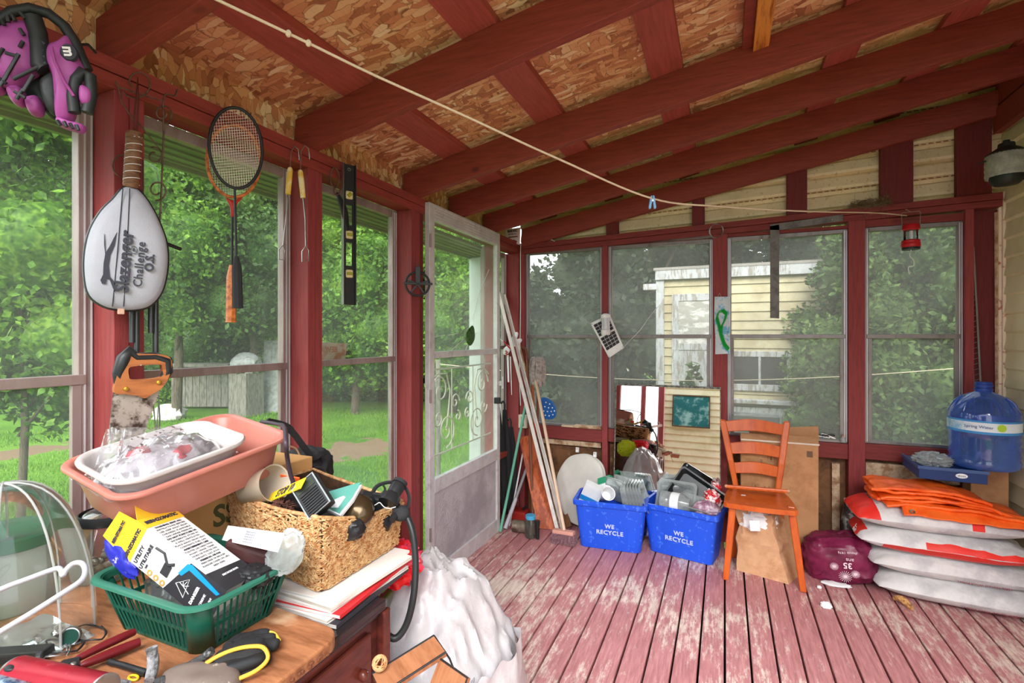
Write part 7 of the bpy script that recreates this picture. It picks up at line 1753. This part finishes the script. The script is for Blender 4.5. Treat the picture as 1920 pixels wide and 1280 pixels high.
# boxed torch
P1 = at(257, 976, D=.975); P4 = at(424, 1107, D=.925); P2 = at(325, 952, D=1.06)
M = frame(P1, P4 - P1, P2 - P1); L_ = (P4 - P1).length; Wd_ = .085; Hh = .074
T = thing('torch_box', 'yellow and white printed torch box with open flap leaning out of the green basket', 'box', M=M)
M_by = mat('box_yellow', (234, 180, 44), .4); M_bw = mat('box_pale', (218, 216, 212), .45); M_bk = mat('box_black', (44, 44, 48), .4)
obj('box_body', MB().box((.0, 0, -Hh), (L_, Wd_, 0)), M_bw, T, bevel=.0008)
t_ = .0007
obj('yellow_end', MB().box((-.0005, -t_, -Hh - t_), (.028, Wd_ + t_, t_)), M_by, T)
obj('black_end', MB().prism([(L_ * .78, -t_), (L_ + t_, -t_), (L_ + t_, Wd_ + t_), (L_ * .80, Wd_ + t_)], 0, t_).add([(L_ * .62, -t_, 0), (L_ + t_, -t_, 0), (L_ + t_, -t_, -Hh), (L_ * .50, -t_, -Hh), (L_ * .62, 0, 0), (L_ + t_, 0, 0), (L_ + t_, 0, -Hh), (L_ * .50, 0, -Hh)], [(0, 1, 2, 3), (7, 6, 5, 4), (0, 4, 5, 1), (2, 6, 7, 3), (1, 5, 6, 2), (0, 3, 7, 4)]), M_bk, T)
obj('blue_stripe', MB().add([(L_ * .60, -.0016, -.004), (L_ * .64, -.0016, 0), (L_ * .97, -.0016, -.012), (L_ * .95, -.0016, -.018), (L_ * .64, -.0016, -.012), (L_ * .60, -.0016, -.03), (L_ * .56, -.0016, -.03)], [(0, 1, 2, 3, 4, 5, 6)]), mat('bright_blue', (20, 130, 200), .4), T, solid=.0006)
FT = rotm(90, 0, 0)   # lettering on the -y face
def onf(s, size, x, z, rot, m=M_ink, **k): return lettering(s, size, m, T, Matrix.Translation((x, -.0014, z)) @ FT @ rotm(0, 0, rot), **k)
onf('BERNZOMATIC', .0105, .015, -.042, 90, bold=.0004, sx=.9); onf('UTILITY', .011, .040, -.050, 90, sx=.95, bold=.0002); onf('UTILITAIRE', .011, .056, -.045, 90, sx=.95, bold=.0002)
onf('360', .006, .066, -.060, 90); onf('DANGER', .009, L_ * .78, -.045, 90, m=M_whiteish, bold=.0003); onf('EXTREME', .007, L_ * .86, -.045, 90, m=M_whiteish); onf('FLAMMABLE', .006, L_ * .92, -.045, 90, m=M_whiteish)
tor = MB().tube([Vector((x, -.0014, z)) for x, z in ((.066, -.018), (.088, -.016), (.104, -.030))], .0022, 6).box((.098, -.0022, -.052), (.116, -.0008, -.030)).cyl((.107, -.0014, -.030), (.118, -.0014, -.022), .003, n=8)
obj('printed_torch', tor, M_bk, T)
for k in range(3): obj('gold_seal', MB().lathe([(.003, .0006), (.006, .0006), (.0062, 0)], 18, Matrix.Translation((.078 + .017 * k, -.0009, -.066)) @ rotm(90, 0, 0)), mat('gold_print', (190, 140, 70), .4) if 'gold_print' not in bpy.data.materials else bpy.data.materials['gold_print'], T)
wt = MB(); wt.tube([Vector((L_ * .585, -.0016, -.048)), Vector((L_ * .68, -.0016, -.026)), Vector((L_ * .70, -.0016, -.062))], .0009, 5, True); 
for k in range(5): wt.tube([Vector((L_ * .655, -.0016, -.044)), Vector((L_ * (.61 + .03 * k), -.0016, -.032 - .005 * abs(k - 2) - .008 * (k > 3)))], .0006, 4)
obj('warning_sign', wt, M_whiteish, T)
def ont(s, size, x, y, rot, m=M_ink, **k): return lettering(s, size, m, T, Matrix.Translation((x, y, .0012)) @ rotm(0, 0, rot), **k)
ont('BERNZOMATIC', .0115, .014, Wd_ / 2, 90, bold=.0004, sx=.9)
para = ['WARNING: READ ALL', 'INSTRUCTIONS BEFORE', 'USE. KEEP AWAY FROM', 'CHILDREN. FLAMMABLE', 'GAS UNDER PRESSURE', 'DO NOT PUNCTURE OR', 'INCINERATE. STORE IN', 'A WELL VENTILATED', 'PLACE AWAY FROM HEAT', 'CONTENTS: FUEL GAS', 'AVERTISSEMENT: LIRE', 'TOUTES LES DIRECTIVES', 'AVANT USAGE. TENIR', 'HORS DE PORTEE DES', 'ENFANTS. GAZ SOUS', 'PRESSION. NE PAS', 'PERFORER NI BRULER', 'RANGER DANS UN LIEU', 'BIEN AERE']
tm = MB()
for i, s in enumerate(para):
    t1 = tmesh(s, .0058, .0002, bold=.0003 if i in (0, 5, 10, 15) else 0, sx=1.05); t1.xf(Matrix.Translation((.034 + i * (L_ * .78 - .036) / 19, Wd_ / 2, .0004)) @ rotm(0, 0, 90)); n0 = len(tm.v); tm.v += t1.v; tm.f += [tuple(a + n0 for a in f) for f in t1.f]; tm.mi += t1.mi
obj('fine_print', tm, M_ink, T)
ont('RECYCLE BOX', .006, L_ * .86, Wd_ / 2, 90, m=M_whiteish)
obj('open_flap', MB().add([(0, 0, -Hh), (0, 0, 0), (-.042, -.004, -.004), (-.048, -.006, -Hh + .012)], [(0, 1, 2, 3)]), M_by, T, solid=.001)
onfl = tmesh('BERNZOMATIC', .009, .0004, bold=.0003, sx=.8); onfl.xf(Matrix.Translation((-.022, -.0045, -.038)) @ FT @ rotm(0, 0, 90)); obj('flap_print', onfl, M_ink, T)
obj('top_flap', MB().add([(0, 0, 0), (0, Wd_, 0), (-.03, Wd_ - .006, .022), (-.03, .006, .022)], [(0, 1, 2, 3)]), M_by, T, solid=.001)
# other things in the green basket
T = thing('brown_case', 'dark brown glasses case lying in the green basket behind the torch box', 'case', M=frame(at(430, 1022, D=1.06), at(520, 1050, D=1.02) - at(430, 1022, D=1.06), (0, 0, 1)))
obj('case_body', MB().box((0, -.022, -.016), (.115, .018, .016)), mat('dark_brown_case', (64, 38, 38), .4), T, bevel=.010, bseg=3)
T, M, w_, h_ = quad_thing('printed_sheet', 'folded white printed sheet standing at the back of the green basket', 'paper', ((416, 1012), (520, 1035), (524, 998), (422, 984)), 1.10, .001, M_paper, bevel=0)
tm = MB()
for i in range(5):
    t1 = tmesh('instructions and parts list', .006, .0001); t1.xf(Matrix.Translation((w_ / 2, h_ * (.2 + .15 * i), .0004))); n0 = len(tm.v); tm.v += t1.v; tm.f += [tuple(a + n0 for a in f) for f in t1.f]; tm.mi += t1.mi
obj('fine_print', tm, mat('grey_type', (130, 130, 140), .6), T)
T = thing('film_wrapper', 'crumpled clear wrapper at the right corner of the green basket', 'wrapper', at(535, 1035, D=1.02)); obj('wrapper', MB().ell((0, 0, 0), (.034, .010, .042), 36, 22, fn=lambda p: 1 + .28 * (rid(p, 1.6, 7) - .4)).xf(rotm(-20, 25, 20)), M_clearh, T, smooth=25)
T = thing('blue_wrapper', 'deep blue glossy wrapper poking out of the left corner of the green basket', 'wrapper', at(225, 1045, D=.98)); obj('wrapper', MB().ell((0, 0, -.004), (.020, .008, .046), 32, 20, fn=lambda p: 1 + .25 * (rid(p, 1.5, 3) - .4)).xf(rotm(0, -50, 10)), mat('royal_blue_foil', (36, 40, 150), .3, c2=(200, 200, 215), sc=14, lo=.58, hi=.62), T, smooth=30)
T = thing('black_bag_scrap', 'black plastic scrap tucked behind the brown case', 'bag', at(478, 1078, D=1.0)); obj('scrap', crumple(.035, .03, .018, 18, .3, 30, 18, False), M_blk, T, smooth=30)

# ---- glass jar, green-lid tub, clear dome
M_gj = clearmat('clear_glass', (236, 240, 236), 1.4, .03, (215, 222, 215), .12, 30)
p = at(172, 1100, Z=TZ)
T = thing('glass_canister', 'round glass canister of pale stones with black ring lid between tub and green basket', 'canister', (p.x - .02, p.y + .05, TZ + .001))
obj('glass_body', MB().lathe([(0, .002), (.050, 0), (.062, .010), (.074, .045), (.076, .080), (.068, .115), (.056, .135), (.054, .142)], 40), M_gj, T, smooth=60)
obj('black_ring', MB().lathe([(.052, .140), (.064, .136), (.066, .142), (.062, .158), (.060, .158), (.060, .145), (.052, .145)], 40), M_blk, T, smooth=40)
obj('glass_lid', MB().lathe([(.058, .150), (.050, .158), (.035, .164), (.022, .166), (.024, .174), (.018, .178), (0, .178)], 36), M_gj, T, smooth=50)
rn = random.Random(21)
for k in range(26):
    a = rn.uniform(0, 2 * PI); r = .048 * math.sqrt(rn.random()); zz = .010 + rn.random() * .05
    obj('pebble', MB().ell((r * math.cos(a), r * math.sin(a), zz), (.012, .009, .008), 10, 7), mat('pebble_tan', (150, 136, 120), .6, c2=(100, 92, 84), sc=30) if 'pebble_tan' not in bpy.data.materials else bpy.data.materials['pebble_tan'], T, smooth=60)
p = at(-12, 1150, Z=TZ)
T = thing('lidded_tub', 'cloudy plastic tub with dark green lid at the left edge of the worktable', 'tub', (p.x - .01, p.y + .03, TZ + .001))
obj('tub_body', MB().lathe([(0, .001), (.070, 0), (.074, .004), (.084, .135), (.088, .138), (.088, .143), (.082, .143), (.071, .006)], 44), mat('cloudy_tub', (168, 176, 166), .4, alpha=.75, var=.04), T, smooth=45)
obj('tub_lid', MB().lathe([(.0885, .136), (.091, .138), (.091, .160), (.086, .164), (.080, .161), (0, .161)], 44), mat('deep_green_lid', (6, 84, 48), .4, c2=(44, 62, 46), sc=2, lo=.5, hi=.6), T, smooth=45)
for k in range(5): obj('scoop', MB().tube([(-.03 + .02 * k, .01 * (k % 2), .01), (.0 + .01 * k, .02, .10)], [.010, .006], 10), M_paper if k % 2 else M_pink, T, smooth=60)
p = at(-22, 1215, Z=TZ)
T = thing('clear_dome', 'tall clear ribbed plastic dome at the left edge in front of the green-lidded tub', 'dome', (p.x, p.y + .02, TZ + .001))
pr = [(.138 * math.cos(a) ** .8 if a < 1.5 else .004, .300 * math.sin(a) + .0) for a in [k / 14 * PI / 2 for k in range(15)]]
obj('dome_shell', MB().lathe(pr, 48), clearmat('dome_plastic', (240, 243, 241), 1.0, .05, (220, 225, 220), .10, 30), T, smooth=60)
rb = MB()
for k in range(10):
    a = 2 * PI * k / 10 + .2; rb.tube([((r + .001) * math.cos(a), (r + .001) * math.sin(a), z) for r, z in pr], .0022, 8)
obj('dome_ribs', rb, mat('milky_rib', (190, 192, 190), .4, alpha=.55), T, smooth=60)
# ---- white wire rack
T = thing('wire_rack', 'white coated wire rack handle in the left foreground', 'wire rack', at(60, 1110, D=.62))
M_coat = mat('white_coated_wire', (168, 170, 178), .35)
wr = [(-60, 1150, .60), (-10, 1110, .62), (60, 1082, .635), (104, 1066, .645), (114, 1068, .645), (118, 1078, .64), (124, 1068, .645), (138, 1056, .65), (154, 1056, .65), (160, 1070, .645), (152, 1088, .635), (120, 1110, .62), (60, 1148, .60), (0, 1184, .58), (-60, 1220, .56)]
obj('wire_loop', MB().tube(curve([at(*q[:2], D=q[2]) for q in wr], 5), .0033, 10), M_coat, T, smooth=60, world=True)
fa, fb_ = at(-60, 1150, D=.60), at(-60, 1220, D=.56)
obj('wire_leg', MB().tube([fa, Vector((fa.x, fa.y, TZ + .004)), Vector((fb_.x, fb_.y, TZ + .004)), fb_], .0033, 10), M_coat, T, smooth=60, world=True)
# ---- dial lid, cords
T = thing('small_jar_lid', 'small chrome jar lid with dark green top standing among loose cords', 'lid', at(134, 1190, Z=.768))
obj('lid', MB().lathe([(0, 0), (.0155, 0), (.0165, .003), (.0155, .006), (.0165, .009), (.0155, .012), (.0135, .0125)], 30, rotm(78, 0, 50)), M_steel, T, smooth=40)
obj('lid_face', MB().lathe([(0, .0132), (.0138, .0128)], 30, rotm(78, 0, 50)), mat('bottle_green', (30, 66, 56), .3), T)
for i, (r0, c_) in enumerate((((0, 0), (120, 1212)), ((0, 0), (165, 1190)), ((0, 0), (95, 1218)))):
    rn = random.Random(60 + i); b_ = P3(c_[0], c_[1], TZ + .004)
    T = thing('loose_cord', ['thin dark cord curled left of the chrome jar lid', 'thin dark cord curled right of the chrome jar lid', 'thin grey cord beside the red spray can'][i], 'cord', b_, group='loose cords on the worktable')
    obj('cord', MB().tube(curve([(.045 * math.cos(a) * (1 + rn.uniform(-.2, .2)), .02 * math.sin(a) * (1 + rn.uniform(-.3, .3)), .002 + .004 * (k % 2)) for k, a in enumerate([t * .8 for t in range(11)])], 5), .0016, 6), M_blk if i < 2 else M_steel, T, smooth=60)
T = thing('clear_sheet', 'thin clear plastic sheet lying behind the red pliers', 'plastic sheet', P3(70, 1200, TZ + .003))
obj('sheet', MB().grid(lambda a, b: (-.09 + .18 * a, -.05 + .1 * b, .003 + .012 * abs(nz((a, b, 0), 3, 4))), 20, 14), M_film, T, smooth=30)
T = thing('grey_tool_case', 'flat grey black tool lying at the left edge behind the spray can', 'tool', P3(35, 1225, TZ + .012)); obj('tool_body', MB().box((-.06, -.015, -.010), (.05, .015, .008), rotm(0, 0, 30)), M_blk, T, bevel=.004)
# ---- red-handled pliers
T = thing('red_pliers', 'pliers with dark red handles lying open on the worktable board', 'pliers', P3(190, 1222, TZ + .012))
M_rh = mat('dark_red_grip', (104, 22, 28), .4)
for L_, r in (([(252, 1184, .772), (225, 1196, .773), (190, 1212, .772), (150, 1232, .770), (135, 1240, .768)], .0075), ([(262, 1203, .764), (235, 1214, .764), (200, 1228, .765), (165, 1242, .766), (150, 1248, .766)], .0085)):
    pts = curve([P3(*q) for q in L_], 4); obj('handle', MB().tube(pts, [r * (.55 + .45 * math.sin(PI * min(1, .25 + .75 * k / (len(pts) - 1)))) for k in range(len(pts))], 10), M_rh, T, smooth=60, world=True)
obj('jaws', MB().tube([P3(150, 1240, .767), P3(120, 1250, .766), P3(95, 1262, .764), P3(85, 1268, .764)], [.009, .012, .007, .003], 8), M_blk, T, smooth=40, world=True)
obj('pivot', MB().ell(P3(138, 1244, .777), (.005, .005, .003), 12, 8), M_steel, T, world=True, smooth=60)
# ---- cans
def can(name, label, u0, v0, u1, v1, r, m, cat='spray can'):
    a, b = P3(u0, v0, TZ + r + .001), P3(u1, v1, TZ + r + .001); L_ = (b - a).length; T = thing(name, label, cat, a)
    d = (b - a).normalized(); o = Vector((0, 0, 0))
    obj('can_body', MB().cyl(o + d * .012, d * L_, r, n=36), m, T, smooth=40)
    obj('steel_shoulder', MB().tube([o - d * .004, o, d * .006, d * .013], [r * .45, r * .7, r * .93, r], 36), M_steel, T, smooth=40)
    obj('bottom_rim', MB().tube([d * L_, d * (L_ + .003)], [r * 1.03, r * 1.03], 36), M_steel, T, smooth=40)
    return T, a, d, L_
T, a, d, L_ = can('red_spray_can', 'red spray can lying on its side in the left foreground', 18, 1262, 190, 1300, .027, mat('red_can_print', (150, 20, 40), .3, c2=(176, 56, 70), sc=30, lo=.6, hi=.66, metal=.2))
obj('label_badge', MB().ell(Vector((0, -.0, .0)) + d * .022 + Vector((.003, -.012, .021)), (.012, .008, .004), 14, 8), M_blk, T, smooth=60)
T, a, d, L_ = can('silver_spray_can', 'silver and blue can at the bottom left corner in front of the red can', -40, 1285, 40, 1310, .022, mat('silver_can_print', (150, 170, 190), .25, .5, c2=(60, 80, 120), sc=12, lo=.55, hi=.6))
# ---- putty crusted tools
M_putty = mat('grey_putty', (150, 150, 152), .85, c2=(84, 82, 82), sc=30, bump=.8, bsc=90)
def stick(name, label, cat, L_, r, m, part='shaft'):
    pts = curve([P3(*q) for q in L_], 5); T = thing(name, label, cat, pts[0]); rr = [r * (1 + .22 * nz(p, 60, 2)) for p in pts]
    obj(part, MB().tube(pts, rr, 12), m, T, smooth=60, world=True); return T
stick('paint_stick', 'putty crusted paint stick standing up beside the red pliers', 'paint stick', [(284, 1214, .80), (287, 1235, .782), (286, 1255, .768), (280, 1275, .762)], .0085, M_putty)
stick('putty_knife', 'putty crusted black handle beside the black yellow glove', 'putty knife', [(397, 1220, .790), (378, 1234, .778), (350, 1252, .766), (320, 1270, .762), (290, 1282, .760)], .0075, mat('crusty_black', (62, 62, 62), .8, c2=(150, 150, 150), sc=40, lo=.56, hi=.62, bump=.6))
stick('black_rod', 'dark round rod lying behind the putty crusted stick', 'rod', [(205, 1240, .758), (240, 1250, .758), (275, 1262, .758)], .0055, M_blk)
stick('long_pliers', 'long dark pliers handle lying under the grey sticks', 'pliers', [(120, 1262, .757), (180, 1272, .757), (240, 1282, .757)], .005, M_putty)
T = thing('yellow_clip', 'small yellow clip beside the putty crusted stick', 'clip', P3(250, 1270, TZ + .003)); obj('clip', MB().tube([(math.cos(a) * .010, math.sin(a) * .005, 0) for a in [2 * PI * k / 16 for k in range(16)]], .002, 6, True), mat('clip_yellow', (226, 190, 40), .4), T)
# ---- work glove (black with yellow edging)
T = thing('work_glove', 'black and yellow work glove lying on the worktable board by the green basket', 'glove', P3(455, 1235, TZ + .002))
G = PL(P3(455, 1235, TZ + .004), (1, 0, 0), (0, 1, 0)); T.matrix_basis = G.M
obj('palm', puff(smooth_poly(G.pts([(388, 1262), (405, 1244), (430, 1228), (455, 1215), (490, 1212), (508, 1225), (506, 1242), (480, 1258), (440, 1272), (405, 1278)]), 4), .030, .05, wr=.008), M_blks, T, smooth=50)
obj('glove_cuff_lining', puff(smooth_poly(G.pts([(396, 1266), (440, 1254), (496, 1240), (500, 1250), (450, 1270), (410, 1282)]), 4), .018, .05, z0=.008), M_blk, T, smooth=50)
obj('yellow_edge', MB().tube(curve([(*G.pix(u, v), z) for u, v, z in ((386, 1268, .022), (410, 1262, .030), (440, 1254, .034), (470, 1248, .034), (494, 1246, .030), (502, 1254, .018), (480, 1268, .010), (440, 1282, .006))], 5), .0035, 8), mat('yellow_piping', (214, 170, 60), .7), T, smooth=60)
for i, L_ in enumerate((((440, 1228), (462, 1212), (486, 1200), (508, 1196)), ((452, 1232), (478, 1216), (500, 1208), (518, 1206)), ((470, 1236), (494, 1224), (512, 1218), (522, 1218)), ((428, 1232), (446, 1214), (462, 1206), (476, 1204)))):
    obj('finger', MB().tube(curve([(*G.pix(u, v, ), .016 - .003 * k) for k, (u, v) in enumerate(L_)], 4), [.0115] * 6 + [.0105] * 4 + [.0105, .009, .004][:3], 10), M_blks, T, smooth=60)
obj('fingertip_trim', MB().tube(curve([(*G.pix(u, v), .012) for u, v in ((488, 1198), (500, 1196), (516, 1200), (524, 1212))], 4), .003, 6), bpy.data.materials['yellow_piping'], T, smooth=60)
T = thing('leather_glove', 'stiff grey brown leather glove at the bottom edge in front of the black yellow glove', 'glove', P3(370, 1290, TZ + .002))
G = PL(P3(370, 1285, TZ + .004), (1, 0, 0), (0, 1, 0)); T.matrix_basis = G.M
obj('palm', puff(smooth_poly(G.pts([(300, 1275), (340, 1256), (380, 1252), (420, 1264), (450, 1262), (448, 1285), (400, 1310), (330, 1310)]), 4), .022, .05, wr=.010), mat('dirty_leather', (112, 98, 90), .7, c2=(180, 174, 168), sc=20, lo=.58, hi=.64), T, smooth=50)
obj('thumb', MB().tube(curve([(*G.pix(u, v), .012) for u, v in ((420, 1275), (438, 1266), (452, 1262))], 4), .010, 10), bpy.data.materials['dirty_leather'], T, smooth=60)

# ================================================================== BESIDE THE TABLE
p = at(795, 1180, D=1.42)
M_wbag = mat('white_bag_film', (190, 186, 189), .35, c2=(166, 152, 156), sc=3, lo=.5, hi=.7, spec=.6, bump=.7, bsc=16)
T = thing('white_rubbish_bag', 'large crumpled white plastic bag standing between the sideboard and the storm door', 'bag', (-.80, 1.30, 0))
mb = crumple(.245, .235, .34, 52, .17, 110, 70, True, .8, 1.5).xf(Matrix.Translation((0, 0, .315)))
mb.v = [(x * (1 - .42 * max(0, z - .30) / .33) - .04 * max(0, z - .3), y * (1 - .30 * max(0, z - .30) / .33), max(z, .002)) for x, y, z in mb.v]
obj('bag_body', mb, M_wbag, T, smooth=35)
fr = MB().grid(lambda a, b: (.235 * math.cos(-1.2 + 2.0 * a) * (1.0 + .12 * b), .235 * math.sin(-1.2 + 2.0 * a) * (1 + .12 * b), .42 - .42 * b + .02 * rid((a * 3, b * 2, 0), 2, 3)), 50, 26)
fr.v = [(x + .018 * rid((x, y, z), 9, 3), y + .015 * nz((x, y, z), 12, 5), max(.003, z)) for x, y, z in fr.v]
obj('bag_skirt', fr, M_wbag, T, smooth=30)
T = thing('pink_bag', 'crumpled bright pink and red plastic bag on top of the white rubbish bag', 'bag', at(728, 1075, D=1.40))
obj('pink_film', crumple(.085, .07, .055, 61, .35, 50, 30, False, .8).xf(Matrix.Translation((0, 0, .03))), mat('hot_pink_film', (240, 70, 100), .35, c2=(226, 30, 36), sc=7, lo=.48, hi=.52), T, smooth=30)
T = thing('lime_bag', 'crumpled lime yellow plastic bag behind the pink one, seen in the leaning mirror', 'bag', at(690, 1080, D=1.52))
obj('lime_film', crumple(.10, .08, .085, 66, .25, 50, 30, False, .8).xf(Matrix.Translation((0, 0, .05))), mat('lime_film', (206, 226, 40), .35), T, smooth=30)
# box frame, black ribbed bin and cables at the bottom edge
T, M, w_, h_ = quad_thing('shelf_frame', 'brown wood grain board frame with black edges tilted in front of the white bag', 'frame', ((716, 1300), (836, 1222), (815, 1190), (699, 1262)), .98, .012, mat('wood_grain_film', (166, 112, 78), .45, c2=(140, 88, 58), sc=4, st=(6, 1, 1)), bevel=.001)
obj('black_edge', MB().tube([(0, 0, 0), (w_, 0, 0), (w_, h_, 0), (0, h_, 0)], .0022, 6, True), M_blk, T)
obj('black_bracket', MB().tube([(w_, h_, 0), (w_ + .015, h_ - .03, -.05), (w_ + .02, h_ - .06, -.12)], .002, 6), M_blk, T)
BX = at(808, 1262, Z=.42)
T = thing('ribbed_bin', 'black ribbed round bin with grey rim behind the board frame', 'bin', (BX.x, BX.y, 0.002))
obj('bin_wall', MB().lathe([(0, .004), (.07, .004), (.07, 0), (.078, 0), (.092, .38), (.102, .385), (.104, .39), (.098, .395), (.090, .39), (.074, .012), (0, .012)], 40), M_blk, T, smooth=40)
obj('bin_rim', MB().tube([(.099 * math.cos(a), .099 * math.sin(a), .394) for a in [2 * PI * k / 40 for k in range(40)]], .006, 8, True), mat('grey_rim', (110, 114, 120), .4), T, smooth=60)
rb = MB()
for k in range(26): a = 2 * PI * k / 26; rb.tube([(.0715 * math.cos(a), .0715 * math.sin(a), .02), (.088 * math.cos(a), .088 * math.sin(a), .385)], .0032, 6)
obj('inner_ribs', rb, M_blk, T, smooth=60)
T = thing('white_power_cable', 'white and grey cable coiled over the rim of the black ribbed bin', 'cable', (BX.x, BX.y, .40))
cb = MB()
for k in range(5): cb.tube([((.092 + .005 * k) * math.cos(a) + .008, (.090 + .004 * k) * math.sin(a), .004 + .003 * k + .004 * math.sin(3 * a)) for a in [2 * PI * j / 36 for j in range(22)]], .0022, 6)
obj('coils', cb, M_coat, T, smooth=60)
T = thing('board_offcut', 'small brown wood grain board with black edge at the very bottom beside the white bag', 'board', M=rotm(58, 0, -20, at(845, 1272, D=1.02)))
obj('board', MB().box((-.045, -.03, -.005), (.045, .02, .005)), bpy.data.materials['wood_grain_film'], T, bevel=.001); obj('black_edge', MB().tube([(-.045, .02, .006), (.045, .02, .006), (.045, -.03, .006)], .002, 6), M_blk, T)
T = thing('woven_ball', 'small woven brown ball beside the sideboard corner post', 'ball', at(712, 1243, D=1.03))
wb = MB(); rn = random.Random(5)
for k in range(26):
    n_ = Vector((rn.gauss(0, 1), rn.gauss(0, 1), rn.gauss(0, 1))).normalized(); u_ = n_.orthogonal().normalized(); v_ = n_.cross(u_); wb.tube([(u_ * math.cos(a) + v_ * math.sin(a)) * .015 for a in [2 * PI * j / 16 for j in range(16)]], .0012, 5, True)
obj('woven_strands', wb, M_fib, T, smooth=60)
